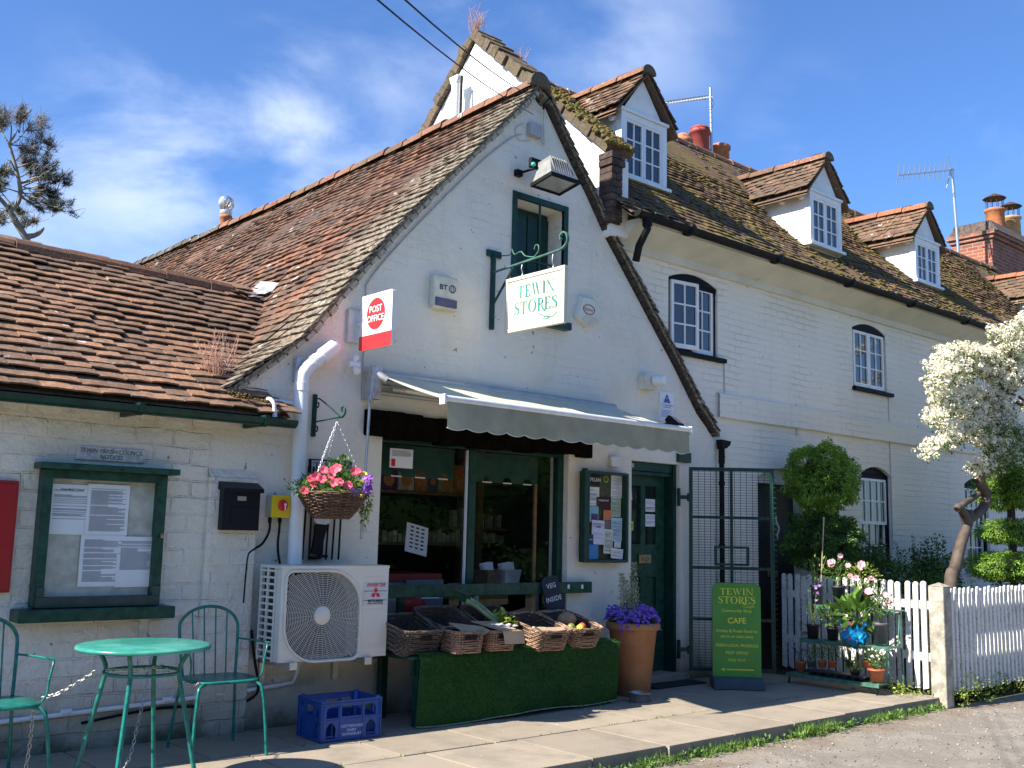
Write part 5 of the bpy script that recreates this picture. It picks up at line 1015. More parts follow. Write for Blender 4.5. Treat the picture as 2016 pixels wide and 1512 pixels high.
    # camera, light sensor, small floodlight, sign
    q=at(698,718,6.72); t=thing('security_camera','small white twin-lens wall camera left of the awning','camera',(q.x,6.8,q.z-.05)); m=MB(); m.sphere(q+V((.01,0,.055)),.027,2); m.tube([q+V((0,.08,0)),q,q+V((0,-.01,.05))],.014,8); m.tube([q+V((-.045,.01,-.0)),q+V((.04,-.01,0))],.026,12); obj('body',m,PLW,t); m=MB(); m.tube([q+V((0,0,-.03)),q+V((0,-.045,-.055))],[.02,.03],12); obj('lens_hood',m,PLW,t); m=MB(); m.tube(smoothpath([q+V((.04,.03,-.02)),q+V((.03,.07,-.08)),q+V((-.03,.08,-.06)),q+V((-.04,.06,0))],4),.003,5); obj('cable',m,PLW,t)
    x0,x1,z0,z1=rpx(1262,738,1288,768,6.76); t=thing('outdoor_siren','round white sounder on a square cream wall box above the door','siren',((x0+x1)/2,6.8,z0)); m=MB(); m.bx(x0,x1-.02,6.70,6.8,z0-.01,z1,.006); obj('box',m,CREAM,t); m=MB(); m.tube([((x0+x1)/2+.03,6.70,(z0+z1)/2+.02),((x0+x1)/2+.05,6.62,(z0+z1)/2+.015),((x0+x1)/2+.055,6.59,(z0+z1)/2+.015)],[.055,.052,.04],16); obj('horn',m,PLW,t)
    x0,x1,z0,z1=rpx(1299,770,1325,830,6.79); z1=at(1312,772,6.79).z; z0=at(1312,829,6.79).z; m=MB(); m.bx(x0,x1,6.785,6.80,z0,z1); s=obj('wall_notice',m,PAPER); tag(s,'white plate with a blue triangle, CCTV notice above the shop door','sign'); BL=M('blue print',(.05,.13,.45),.6); cxx=(x0+x1)/2; m=MB(); tz=z1-.035
    P3=[(cxx-.055,tz-.075),(cxx+.055,tz-.075),(cxx,tz+.015)]; I3=[(cxx+(a-cxx)*.5,tz-.05+(b-tz+.05)*.5) for a,b in P3]; m.add([(a,6.782,b) for a,b in P3+I3],[(i,(i+1)%3,3+(i+1)%3,3+i) for i in range(3)]); m.bx(cxx-.025,cxx+.025,6.7815,6.783,tz-.06,tz-.035); obj('triangle',m,BL,s); text('lettering','CCTV SURVEILLANCE',.019,(cxx,6.782,tz-.10),BL,s,bold=.01); text('lettering','IN OPERATION',.017,(cxx,6.782,tz-.122),BL,s,bold=.01)
    m=MB(); 
    for i in range(5): m.bx(x0+.02,x1-.02-.03*(i%2),6.782,6.7835,tz-.155-i*.016,tz-.152-i*.016)
    obj('small_print',m,BL,s)
    q=at(1328,832,6.60); t=thing('security_floodlight','small black square floodlight on the wall above the awning end','floodlight',(q.x,6.8,q.z)); Mx=Matrix.Translation(q)@Matrix.Rotation(R(20),4,'Z')@Matrix.Rotation(R(-50),4,'X')
    m=MB(); m.box((0,0,0),(.19,.07,.14),None,.012); m.box((-.02,.045,0),(.12,.03,.10),None,.01); m.xf(Mx); obj('housing',m,CAST,t); m=MB(); m.quad((-.075,-.037,-.055),(.075,-.037,-.055),(.075,-.037,.055),(-.075,-.037,.055)); m.xf(Mx); obj('glass',m,MC['lamp glass'],t); m=MB(); m.tube([q+V((0,.04,0)),q+V((-.06,.2,-.05))],.02,8); obj('arm',m,CAST,t)
    x0,x1,z0,z1=rpx(1200,898,1218,920,6.78); m=MB(); m.bx(x0,x1,6.75,6.8,z0,z1,.005); tag(obj('junction_box',m,M('white junction box',(.66,.66,.66),.5,0,.08)),'small white square junction box above the shop notice case','junction box')
    # cable down the verge
    m=MB(); pts=[(5.98,5.02),(5.82,4.92),(5.5,4.62),(5.0,4.08),(4.6,3.62),(4.40,3.35),(4.38,3.2),(4.385,2.4)]; m.tube(smoothpath([(a,6.79,b) for a,b in pts],3),.006,5); tag(obj('wall_cable',m,M('weathered cable',(.42,.42,.41),.7)),'thin grey cable following the left gable edge down to the awning','cable')
fittings()
# ---- awning ----
def awning():
    x0,x1=4.47,7.16; yb,zb=6.74,2.625; yf,zf=5.83,2.335; t=thing('awning','extended sage green shop awning with scalloped valance','awning',((x0+x1)/2,6.8,2.1))
    FAB=M('sage awning cloth',(.66,.65,.50),.85,0,.10,3,trans=.12,col2=(.56,.55,.42)); FABV=M('dirty shaded valance',(.38,.375,.27),.85,0,.2,3,trans=.15,col2=(.27,.27,.19)); EDGE=M('cream edging',(.62,.60,.46),.7)  # canopy lightened for sun, valance darkened for shade besides dirt, in cloth colour
    m=MB(); nx,ny=40,10
    vs=[]
    for j in range(ny+1):
        for i in range(nx+1):
            u=i/nx; v=j/ny; sag=-.035*math.sin(PI*v)*(1-.4*math.cos(2*PI*u))+.006*math.sin(u*26+v*2)*v*(1-v)*3; vs.append((x0+(x1-x0)*u,yb+(yf-yb)*v,zb+(zf-zb)*v+sag))
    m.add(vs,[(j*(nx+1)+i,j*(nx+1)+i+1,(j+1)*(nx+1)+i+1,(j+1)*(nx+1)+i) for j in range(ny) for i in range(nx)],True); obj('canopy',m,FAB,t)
    fb=MB(); fb.tube([(x0-.03,yf-.012,zf+.004),(x1+.03,yf-.012,zf+.004)],.027,12); fb.bx(x0-.04,x0-.02,yf-.045,yf+.02,zf-.04,zf+.035,.003); fb.bx(x1+.02,x1+.04,yf-.045,yf+.02,zf-.04,zf+.035,.003); obj('front_bar',fb,M('white aluminium',(.74,.74,.70),.4,.1,.08,12),t)
    v=MB(); n=130; y=yf-.03; per=.1925
    L_=[];B_=[]
    for k in range(n+1):
        x=x0+(x1-x0)*k/n; ph=(x-x0)/per; s=.022*abs(math.sin(PI*ph+.3))**.8; yy=y+.008*math.sin(x*5)+.004*math.sin(x*17); L_.append(V((x,y,zf-.005))); B_.append(V((x,yy,zf-.225+.03-s)))
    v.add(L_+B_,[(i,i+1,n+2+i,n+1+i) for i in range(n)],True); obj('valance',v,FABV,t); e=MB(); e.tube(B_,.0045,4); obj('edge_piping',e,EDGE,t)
    r=MB(); r.tube([(x0-.04,6.70,2.60),(x1,6.70,2.60)],.038,14); r.tube([(x0+.05,6.74,2.47),(x1-.2,6.74,2.47)],.022,10); r.tube([(x0,6.72,2.52),(x1-.1,6.72,2.52)],.018,8); obj('roller',r,M('grey aluminium',(.42,.43,.43),.45,.5,.1,10),t)
    b=MB(); b.bx(x0-.09,x0+.0,6.64,6.8,2.40,2.66,.01); b.tube([(x0-.045,6.66,2.60),(x0+.02,6.60,2.55)],.03,10); b.tube([(x0+.1,6.66,2.50),(x0+.22,6.66,2.50)],.03,8); obj('end_bracket',b,M('cast aluminium',(.5,.5,.5),.45,.6,.2,25),t)
    a=MB(); a.tube([(x0+.2,6.68,2.50),(x0+1.05,6.25,2.40),(x0+.25,yf+.02,2.33)],.020,8); obj('folding_arm',a,MC['white aluminium'],t); a=MB(); a.tube([(x1-.2,6.68,2.50),(x1-1.05,6.25,2.40),(x1-.25,yf+.02,2.33)],.020,8); obj('folding_arm',a,MC['white aluminium'],t)
    q=at(733,760,6.62); q2=at(728,790,6.60); e_=at(711,1062,6.60); c=MB(); c.tube([q,q2],.008,6); c.tube([q2+V((0,0,-.03)),e_],.011,8); c.tube([q2+V((-.015,0,.02)),q2+V((-.012,0,-.035)),q2+V((.012,0,-.035)),q2+V((.015,0,.02))],.006,5); obj('crank_rod',c,STEEL,t)
awning()
# ---- hanging basket ----
WICK=M('brown willow',(.17,.105,.065),.7,0,.35,40,.002,150,island=.35); WICKD=M('dark willow',(.055,.033,.022),.75,0,.35,40,.002,150,island=.4)
def ringweave(mb,fn,rows,npt,r,amp,alt=2,stakes=None):
    """fn(t,v,off)->point on a closed wall; rows of rods that wave in and out past the stakes"""
    for j in range(rows):
        v=(j+.5)/rows; pts=[]
        for k in range(npt): pts.append(fn(k/npt,v,amp*(1 if (k//alt+j)%2 else -1))+V((0,0,uni(-.0018,.0018))))
        mb.tube(pts,[r*uni(.8,1.15) for _ in pts],5,closed=True)
def leafc(mb,c,n,size,rad,up=.25,flat=.5,fold=.2,asp=.5):
    c=V(c)
    for _ in range(n):
        while True:
            d=V((uni(-1,1),uni(-1,1),uni(-1,1)))
            if .05<d.length<1: break
        rr=d.length; p=c+V((d.x*rad[0],d.y*rad[1],d.z*rad[2])); dn=(d.normalized()+V((uni(-.7,.7),uni(-.7,.7),uni(-.5,.7)+up))).normalized()
        leaf(mb,p,dn,size*uni(.6,1.3),asp,fold)
def leaf(mb,p,dn,s,asp=.5,fold=.2):
    side=dn.cross(V((uni(-.3,.3),uni(-.3,.3),1))); side=side.normalized() if side.length>1e-4 else V((1,0,0)); nn=side.cross(dn)
    side=(side*math.cos(fold*3)+nn*math.sin(uni(-.8,.8))).normalized()
    a=p; b=p+dn*s*.5+side*s*asp*.5+nn*s*.05; c=p+dn*s-nn*s*.10; d=p+dn*s*.5-side*s*asp*.5+nn*s*.05
    mb.add([a,b,c,d],[(0,1,2),(0,2,3)])
def flower(mb,c,r,nrm,petals=5,cup=.25):
    n=V(nrm).normalized(); s=n.orthogonal().normalized(); u=n.cross(s); c=V(c); a0=rnd()*6
    for k in range(petals):
        a=a0+2*PI*k/petals; w=PI/petals*1.1; d=lambda q,rr,h:c+(s*math.cos(q)+u*math.sin(q))*rr+n*h
        mb.add([c-n*r*.15,d(a-w,r*.7,r*cup*.5),d(a-w*.5,r,r*cup),d(a+w*.5,r,r*cup),d(a+w,r*.7,r*cup*.5)],[(0,1,2,3,4)])
LEAFG=M('mid green leaves',(.10,.20,.03),.55,0,.3,20,island=.55,trans=.3); LEAFD=M('dark green leaves',(.035,.085,.018),.55,0,.3,20,island=.6,trans=.2); LEAFY=M('lime leaves',(.26,.34,.05),.55,0,.3,20,island=.5,trans=.3)
PINK=M('coral pink petals',(.85,.13,.20),.6,0,.1,20,island=.2,trans=.25); PURP=M('violet petals',(.20,.10,.55),.6,0,.2,20,island=.35,trans=.2); MAUV=M('mauve petals',(.42,.16,.62),.6,0,.2,20,island=.35,trans=.2); YEL=M('yellow petals',(.80,.68,.12),.6,0,.1,20,island=.15,trans=.2); PALEP=M('pale pink petals',(.85,.42,.52),.6,0,.1,20,island=.15,trans=.2)
def hangbasket():
    c=V((3.90,6.36,1.47)); t=thing('hanging_basket','round brown willow hanging basket full of pink, purple and yellow flowers','hanging basket',c)
    prof=lambda v:.115+.135*v**.8; H=.185
    fn=lambda tt,v,o:c+V(((prof(v)+o)*math.cos(2*PI*tt),(prof(v)+o)*math.sin(2*PI*tt),H*v))
    m=MB(); ringweave(m,fn,17,72,.0062,.005,3)
    for k in range(24): m.tube([fn(k/24,v,0) for v in (0,.25,.5,.75,1)],.005,4)
    m.lathe([(0,.002),(.11,.002),(.118,.0),(.13,.03),(.175,.10),(.225,.175)],c,24)
    obj('willow_bowl',m,M('dark brown willow',(.13,.07,.04),.65,0,.4,40,.002,150,island=.45),t)
    top=c+V((0,0,H)); hook=V((3.91,6.36,2.19)); 
    for k in range(3):
        a=R(200+120*k); e=top+V((.235*math.cos(a),.235*math.sin(a),0)); obj('hanging_chain',chainmesh([hook-V((0,0,.03)),(hook+e)/2,e],.026,.0022,.006),STEEL,t)
    f=MB(); leafc(f,top+V((0,0,.045)),1500,.034,(.25,.24,.10)); leafc(f,top+V((.03,0,.14)),350,.034,(.10,.10,.09)); leafc(f,top+V((-.25,0,.02)),160,.03,(.09,.1,.05)); leafc(f,top+V((.06,-.02,.20)),90,.03,(.05,.05,.05),.8); f.lathe([(0,.03),(.2,.0)],top,16); obj('foliage',f,LEAFG,t)
    f=MB(); leafc(f,top+V((.26,-.03,-.06)),130,.034,(.05,.05,.09),-.8); leafc(f,top+V((.255,-.04,-.19)),40,.03,(.02,.02,.08),-.8); leafc(f,top+V((0,-.15,.02)),60,.05,(.15,.05,.03)); obj('trailing_foliage',f,LEAFY,t)
    L_=V((-.55,-.8,.25))
    f=MB()
    for (x,y,z) in ((-.16,-.13,.145),(-.10,-.17,.15),(-.05,-.13,.165),(-.12,-.17,.115),(.07,-.16,.15),(.10,-.15,.145),(-.21,-.12,.10),(-.23,-.09,.08),(-.18,-.15,.08),(-.12,-.21,.06),(-.085,-.215,.062),(-.02,-.225,.045),(-.22,-.10,.05),(-.26,-.06,.0)): flower(f,top+V((x,y,z)),.034,L_+V((uni(-.3,.3),uni(-.3,.3),uni(-.2,.4))),5)
    obj('pink_flower',f,PINK,t)
    f=MB()
    for i in range(60): x=uni(.10,.27); flower(f,top+V((x,-math.sqrt(max(0,.075-x*x))*.85-.01,uni(.0,.13))),.014,L_+V((uni(-.6,.6),uni(-.3,.3),uni(-.2,.6))),4)
    for i in range(12): flower(f,top+V((uni(.0,.06),-.235,uni(-.02,.02))),.014,L_,4)
    obj('purple_flower',f,MAUV,t)
    f=MB()
    for (x,y,z) in ((.15,-.16,.13),(.17,-.14,.12),(.12,-.2,.07),(.08,-.22,-.01),(.10,-.21,-.015)): flower(f,top+V((x,y,z)),.026,L_,5)
    obj('yellow_flower',f,YEL,t)
    b=thing('basket_bracket','green scrolled iron bracket carrying the flower basket','bracket',(3.97,6.8,2.1)); m=MB(); m.bx(3.955,3.985,6.775,6.80,2.08,2.40,.003); m.tube(smoothpath([(3.97,6.77,2.36),(3.97,6.72,2.36),(3.965,6.55,2.28),(3.955,6.40,2.205)],3),.006,5); m.tube([(3.97,6.77,2.19),(3.96,6.42,2.20)],.006,5); m.tube(smoothpath([(3.96,6.42,2.20),(3.955,6.36,2.20),(3.955,6.33,2.23),(3.955,6.345,2.27),(3.955,6.38,2.265),(3.955,6.375,2.235)],4),.008,5); m.tube(smoothpath([(3.97,6.77,2.33),(3.97,6.73,2.33),(3.97,6.735,2.30),(3.97,6.76,2.30)],3),.006,5); m.tube(smoothpath([(3.97,6.77,2.15),(3.97,6.73,2.15),(3.97,6.735,2.12),(3.97,6.76,2.12)],3),.006,5); m.tube([(3.92,6.36,2.20),(3.91,6.36,2.16)],.004,5); obj('iron_work',m,GREEN,b)
hangbasket()
def ornament():
    Y=6.76; t=thing('barred_wall_ornament','upright black bars and trouser-leg cutout fixed to the wall behind the flower basket','wall ornament',(3.98,6.8,1.1))
    for a,b in (((604,985),(595,1102)),((614,985),(608,1102)),((649,1000),(641,1102)),((661,1000),(653,1102)),((672,1000),(666,1102))):
        m=MB(); p=at(*a,Y);q=at(*b,Y); p.z+=.25; p.x+=.004; m.tube([p,q],.008,6); obj('bar',m,CAST,t)
    sh=[(620,1032),(646,1032),(640,1050),(636,1065),(634,1094),(612,1090),(618,1060)]; m=MB(); pts=[at(x,y,Y) for x,y in sh]; m.prism([(p.x,p.z) for p in pts],lambda a,b,d:V((a,Y-.01+d,b)),.02); obj('trousers',m,CAST,t)
    pts=[at(x,y,Y) for x,y in ((617,1000),(645,1000),(648,1030),(640,1033),(622,1031),(617,1025))]; m=MB(); m.prism([(p.x,p.z) for p in pts],lambda a,b,d:V((a,Y-.014+d,b)),.02); obj('shirt',m,M('grey-white shirt paint',(.6,.6,.58),.6),t)
    for (a,b,c,d) in ((611,1095,628,1101),(624,1092,642,1098)): x0,x1,z0,z1=rpx(a,b,c,d,Y); m=MB(); m.bx(x0,x1,Y-.03,Y+.01,z0,z1,.006); obj('shoe',m,CAST,t)
    x0,x1,z0,z1=rpx(610,903,690,960,6.785); m=MB(); m.bx(x0,x1,6.78,6.8,z0,z1,.002); s=obj('small_wall_sign',m,CAST); tag(s,'small black-edged wall sign with a letter T, half hidden behind the flower basket','sign'); m=MB(); m.bx(x0+.012,x1-.012,6.776,6.781,z0+.01,z1-.01); obj('face',m,M('grey sign face',(.40,.42,.44),.6),s); mb,w=serif('T',.075); mb.xf(basis((x0+.055,6.775,z1-.06),(1,0,0),(0,0,1))); obj('lettering',mb,INKB,s)
ornament()
# =============== stall, crates, gate, boards ===============
def stall():
    t=thing('produce_bench','long green slatted bench against the shop window, hidden under grass matting','bench',(5.6,6.5,0))
    for i in range(5): m=MB(); m.bx(4.50,6.74,6.20+i*.11,6.285+i*.11,.475,.50,.004); obj('seat_slat',m,GREENW,t)
    for x in (4.62,6.60):
        for y in (6.24,6.70): m=MB(); m.bx(x-.03,x+.03,y-.03,y+.03,0,.475,.004); obj('leg',m,GREEN,t)
    m=MB(); m.bx(4.55,6.66,6.22,6.245,.36,.475,.004); obj('apron',m,GREEN,t)
    z1=at(770,1150,6.72).z; m=MB(); m.bx(at(760,1150,6.72).x-.05,at(1163,1146,6.72).x,6.70,6.735,.88,.98,.006); obj('back_rail',m,GREENW,t)
    for px in (1119,1146): q=at(px,1155,6.70); s=MB(); s.bx(q.x-.012,q.x+.012,6.695,6.701,q.z-.018,q.z+.018); obj('white_patch',s,PLW,t)
    for x in (4.8,6.55): m=MB(); m.bx(x-.03,x+.03,6.735,6.77,.475,.95,.004); obj('back_post',m,GREEN,t)
    # grass mat: top sheet, rolled edge, hanging front
    G_=M('artificial grass backing',(.014,.065,.008),.9,0,.3,60,.004,180); BL=M('artificial grass blades',(.030,.13,.014),.6,0,.45,5,island=.4,trans=.15)
    x0,x1=4.565,6.665
    def S(u,v):   # u along, v: 0 back .. 1 bottom of front
        x=x0+(x1-x0)*u; L1=.52; L2=.50-.0*u; R_=.02; d=v*(L1+L2)
        wob=.016*math.sin(x*3.1)+.011*math.sin(x*7.7)+.005*math.sin(x*17)
        if d<L1-R_: return V((x,6.68-d,.512+.004*math.sin(x*9+d*11)))
        if d<L1+R_: a=(d-L1+R_)/(2*R_)*PI/2; return V((x,6.18-R_*1.2*math.sin(a),.49+.022*math.cos(a)))
        k=(d-L1-R_)/(L2-R_); return V((x+.02*k*(u-.5),6.150+wob*k-.012*k*math.sin(u*4),.49-k*(.475-.018*u+.012*math.sin(u*9))))
    m=MB(); nx,ny=90,60; vs=[S(i/nx,j/ny) for j in range(ny+1) for i in range(nx+1)]; m.add(vs,[(j*(nx+1)+i,j*(nx+1)+i+1,(j+1)*(nx+1)+i+1,(j+1)*(nx+1)+i) for j in range(ny) for i in range(nx)],True)
    g=obj('grass_mat',m,G_); tag(g,'bright green artificial grass mat draped over the produce bench','mat')
    b=MB(); 
    for _ in range(42000):
        u=rnd(); v=uni(.3,1) if rnd()<.9 else uni(0,.3); p=S(u,v); q=S(min(1,u+.002),v)-S(max(0,u-.002),v); w=S(u,min(1,v+.002))-S(u,max(0,v-.002)); n=q.cross(w); n=-n.normalized() if n.length>0 else V((0,-1,0))
        if n.y>0.2 or n.z<-.2: n=-n
        d=(n+V((uni(-.6,.6),uni(-.4,.4),uni(-.7,.25)))).normalized(); s=V((uni(-1,1),uni(-.3,.3),uni(-.4,.4))).normalized()*.0018; h=uni(.010,.020)
        b.add([p-s,p+s,p+d*h],[(0,1,2)])
    o=obj('pile',b,BL,g); o['kind']='stuff'
    e=MB(); e.tube([S(i/60,1)+V((0,-.004,0)) for i in range(61)],.005,4); obj('hem',e,M('frayed pale hem',(.30,.36,.22),.9,0,.4,60),g)
stall()
def wicker_basket(c,w,d,h,rz,rx,label,mat,ry=0,taper=.86,hands=True):
    """open rectangular willow tray"""
    t=thing('wicker_basket',label,'basket',c,'wicker produce baskets on the grass bench'); Mx=Matrix.Translation(V(c))@Matrix.Rotation(R(rz),4,'Z')@Matrix.Rotation(R(rx),4,'X')@Matrix.Rotation(R(ry),4,'Y')
    def fn(tt,v,o):
        s=taper+(1-taper)*v; W_=w*.5*s; D_=d*.5*s; rr=.045; a=tt*2*PI; P_=2*(2*W_+2*D_)
        # superellipse-like rectangle
        ca,sa=math.cos(a),math.sin(a); e=.30; x=(W_+o)*math.copysign(abs(ca)**e,ca); y=(D_+o)*math.copysign(abs(sa)**e,sa); return Mx@V((x,y,h*v))
    m=MB(); rows=max(7,int(h/.0165)); ringweave(m,fn,rows,84,.0072,.0052,3)
    for k in range(28): m.tube([fn((k+.5)/28,v,0) for v in (0,.5,1)],.005,4)
    for j in range(2): m.tube([fn(k/84,1.0,.004*math.cos(k*1.2+j*PI))+ (Mx.to_3x3()@V((0,0,.006*math.sin(k*1.2+j*PI)))) for k in range(84)],.0068,5,closed=True)
    obj('weave',m,mat,t)
    l=MB(); n=28
    vs=[fn(k/n,v,-.010) for v in (.02,.97) for k in range(n)]; l.add(vs,[(k,(k+1)%n,n+(k+1)%n,n+k) for k in range(n)]+[tuple(range(n))]); obj('inner_weave',l,WICKD,t)
    for s in (-1,1):
        hh=MB(); hh.add([Mx@V((s*0-.055,-d*.5*.965-.012,h*.66)),Mx@V((.055,-d*.5*.965-.012,h*.66)),Mx@V((.055,-d*.5*.985-.012,h*.86)),Mx@V((-.055,-d*.5*.985-.012,h*.86))],[(0,1,2,3)])
        if s==1 and hands: obj('hand_hole_patch',hh,CAST,t)  # flat black patch; the opening's shade is put into its colour
    return t,Mx
def veg(name,label,cat,mb,mat,group=None): return tag(obj(name,mb,mat),label,cat,group)
CARD=M('brown cardboard',(.42,.30,.19),.85,0,.12,15)
def baskets():
    lb=WICK; dk=M('grey-brown willow',(.13,.10,.08),.75,0,.35,40,.002,150,island=.35); lt=M('pale stripped willow',(.33,.20,.13),.7,0,.3,40,.002,150,island=.3)
    t0,M0=wicker_basket((4.62,6.42,.54),.42,.40,.19,6,14,'dark wicker basket leftmost on the bench, nearly empty, beside the air unit',dk)
    t1,M1=wicker_basket((5.00,6.50,.61),.42,.34,.15,2,24,'wicker basket holding one brown onion, propped behind the cardboard-topped basket',dk)
    b1,Mb1=wicker_basket((4.965,6.195,.515),.27,.25,.16,-4,3,'small wicker basket at the front with a torn cardboard flap over its rim',lt)
    t2,M2=wicker_basket((5.45,6.50,.61),.40,.34,.15,0,24,'wicker basket holding leafy leeks, third from the left in the back row',lb)
    b2,Mb2=wicker_basket((5.30,6.20,.515),.26,.24,.15,-4,3,'small wicker basket at the front with a brown box and plastic on top',lt)
    b3,Mb3=wicker_basket((5.85,6.34,.525),.36,.50,.17,-3,13,'pale wicker basket of spring onions, second from the right on the bench',lt)
    b4,Mb4=wicker_basket((6.24,6.36,.525),.36,.50,.17,-3,13,'rightmost pale wicker basket, holding a lemon, apples and a paper bag',lt)
    m=MB(); m.sphere(M1@V((.06,-.06,.09)),.042,2,(1,1,.9)); veg('onion','round brown onion lying in the second basket from the left','vegetable',m,M('onion skin',(.35,.12,.05),.35,0,.2,30))
    for (x,y) in ((-.05,-.08),(.13,-.02),(-.11,-.02)): m=MB(); m.sphere(M1@V((x,y,.065)),.035,2,(1,1,.8)); veg('onion','small reddish onion beside the big brown onion in its basket','vegetable',m,M('red onion skin',(.20,.06,.05),.4,0,.2,30),'small onions in the second basket')
    m=MB(); m.tube([M0@V((-.02,-.10,.07)),M0@V((.05,-.09,.075)),M0@V((.11,-.06,.07))],[.022,.026,.018],10); veg('root_vegetable','pale brown root vegetable in the leftmost dark basket','vegetable',m,M('parsnip skin',(.45,.34,.2),.7,0,.2,30))
    for k,(dx,dy) in enumerate(((0,0),(.05,.015))):
        m=MB(); a=M2@V((-.22+dx,.08+dy,.24)); b=M2@V((.04+dx,-.07+dy,.13)); m.tube([a+(b-a)*i/6+V((0,0,.01*math.sin(i))) for i in range(7)],[.024,.022,.019,.017,.016,.016,.017],10); l=tag(obj('leek',m,M('leek green',(.10,.20,.09),.45,0,.35,12,col2=(.30,.38,.18))),['thick leek lying across the leafy basket with green top to the left','second leek beside the thick one, lying across the leafy basket'][k],'vegetable','leeks in the third basket')
        f=MB(); 
        for i in range(9): d=(a-b).normalized()+V((uni(-.25,.25),uni(-.2,.2),uni(-.2,.15))); leaf(f,a-(a-b).normalized()*.04,d.normalized(),uni(.12,.2),.18,.1)
        obj('leaf_top',f,M('leek leaf',(.03,.10,.055),.5,0,.2,10),l)
    m=MB(); 
    for i in range(70): leaf(m,M2@V((uni(.02,.17),uni(-.14,.02),uni(.10,.17))),V((uni(-1,1),uni(-1,.3),uni(-.1,.8))).normalized(),uni(.03,.08),.5,.2)
    veg('leafy_greens','yellow-green leafy bunch beside the leeks','vegetable',m,LEAFY)
    m=MB(); 
    for i in range(9): x=uni(-.02,.06); m.tube([Mb3@V((x,.02,.12)),Mb3@V((x+uni(-.03,.03),-.13,.14))],.008,6)
    veg('spring_onions','bunch of pale spring onions in the second basket from the right','vegetable',m,M('spring onion',(.45,.52,.22),.5,0,.3,20))
    for (x,y) in ((-.08,-.06),(-.11,-.12),(-.05,-.13)): m=MB(); m.sphere(Mb3@V((x,y,.135)),.020,2); veg('garlic_bulb','pale garlic bulb beside the spring onions','vegetable',m,M('garlic skin',(.60,.52,.42),.6),'garlic bulbs by the spring onions')
    m=MB(); m.bx(0,0,0,0,0,0) if 0 else None; p=[Mb3@V((a,b,.172)) for a,b in ((-.16,-.25),(.10,-.25),(.12,-.17),(-.15,-.16))]; m.add(p+[q+V((0,0,.006)) for q in p],[(0,1,2,3),(4,7,6,5),(0,4,5,1),(1,5,6,2)]); veg('cardboard_piece','pale cardboard strip across the front rim of the spring onion basket','cardboard',m,CARD)
    for (x,y,cn,cc,lab) in ((.0,-.14,'lemon skin',(.75,.60,.05),'yellow lemon at the front of the rightmost basket'),(.055,-.10,'apple skin',(.50,.12,.05),'red apple behind the lemon in the rightmost basket'),(-.065,-.10,'green apple skin',(.18,.22,.04),'green apple left of the lemon in the rightmost basket')):
        m=MB(); m.sphere(Mb4@V((x,y,.14)),.036,2); veg(lab.split()[1] if 'lemon' in lab.split()[1] else 'apple',lab,'fruit',m,M(cn,cc,.35,0,.15,25))
    m=MB(); m.sphere(Mb4@V((.0,.04,.16)),.10,3,(1,.6,.65),.05); veg('paper_bag','crumpled brown paper bag behind the fruit in the rightmost basket','bag',m,M('brown paper',(.30,.21,.13),.85,0,.2,20))
    def flap(Mx,pts,nm,lab,mat=CARD):
        m=MB(); p=[Mx@V(q) for q in pts]; n=len(p)//2; m.add(p,[(i,i+1,n+i+1,n+i) for i in range(n-1)]); m.add([q-V((0,.002,.005)) for q in p],[(i,i+1,n+i+1,n+i) for i in range(n-1)]); return veg(nm,lab,'cardboard',m,mat)
    flap(Mb1,[(-.09,.05,.21),(.01,.03,.20),(.10,.0,.19),(.17,-.02,.185),(-.06,-.10,.165),(.02,-.145,.150),(.10,-.15,.145),(.18,-.13,.165)],'cardboard_flap','torn brown cardboard flap over the small front-left basket')
    m=MB(); Q=Mb2; m.add([Q@V(q) for q in ((-.16,.12,.20),(.10,.14,.19),(.14,-.03,.165),(-.10,-.05,.175),(-.03,-.145,.155),(.17,-.13,.15),(-.02,-.165,.06),(.18,-.15,.055),(.225,-.08,.15),(.23,-.09,.06))],[(0,1,2,3),(3,2,5,4),(4,5,7,6),(5,8,9,7)]); veg('cardboard_box','opened brown cardboard box resting on the second front basket','cardboard',m,CARD)
    m=MB(); 
    for i in range(14): m.sphere(Q@V((uni(.0,.15),uni(-.1,.05),.175+uni(0,.01))),uni(.012,.022),1,(1.3,1.3,.5),.4)
    veg('clear_plastic_bag','crumpled clear plastic in the open cardboard box','bag',m,M('clear plastic film',(.55,.57,.62),.15,0,.2,30))
    # chalk board
    t=thing('chalkboard_sign','round-topped slate chalkboard reading VEG INSIDE leaning on the bench rail','sign',(6.35,6.66,.62))
    a=at(1082,1205,6.62); bt=a.z-.02; Mx=Matrix.Translation((6.385,6.635,bt))@Matrix.Rotation(R(-10),4,'Y')@Matrix.Rotation(R(-8),4,'X')
    w=.10; h=.33; prof=[(-w,0),(w,0),(w,h-.05)]+[(w-.05+.05*math.cos(q),h-.05+.05*math.sin(q)) for q in [PI/8*i for i in range(1,5)]]+[(-w+.05+.05*math.cos(q),h-.05+.05*math.sin(q)) for q in [PI/2+PI/8*i for i in range(0,5)]]
    m=MB(); m.prism(prof,lambda x,z,d:Mx@V((x,d,z)),.012); obj('slate',m,M('blue-black slate',(.012,.018,.035),.7,0,.2,12),t)
    CK=M('chalk',(.70,.70,.70),.9); 
    for s,z in (('VEG',h-.085),('INSIDE',.13)):
        mb=textmesh(s,.058,.008,0,1.1); mb.xf(Mx@basis((0,-.002,z),(1,0,0),(0,0,1))); obj('chalk_lettering',mb,CK,t)
baskets()
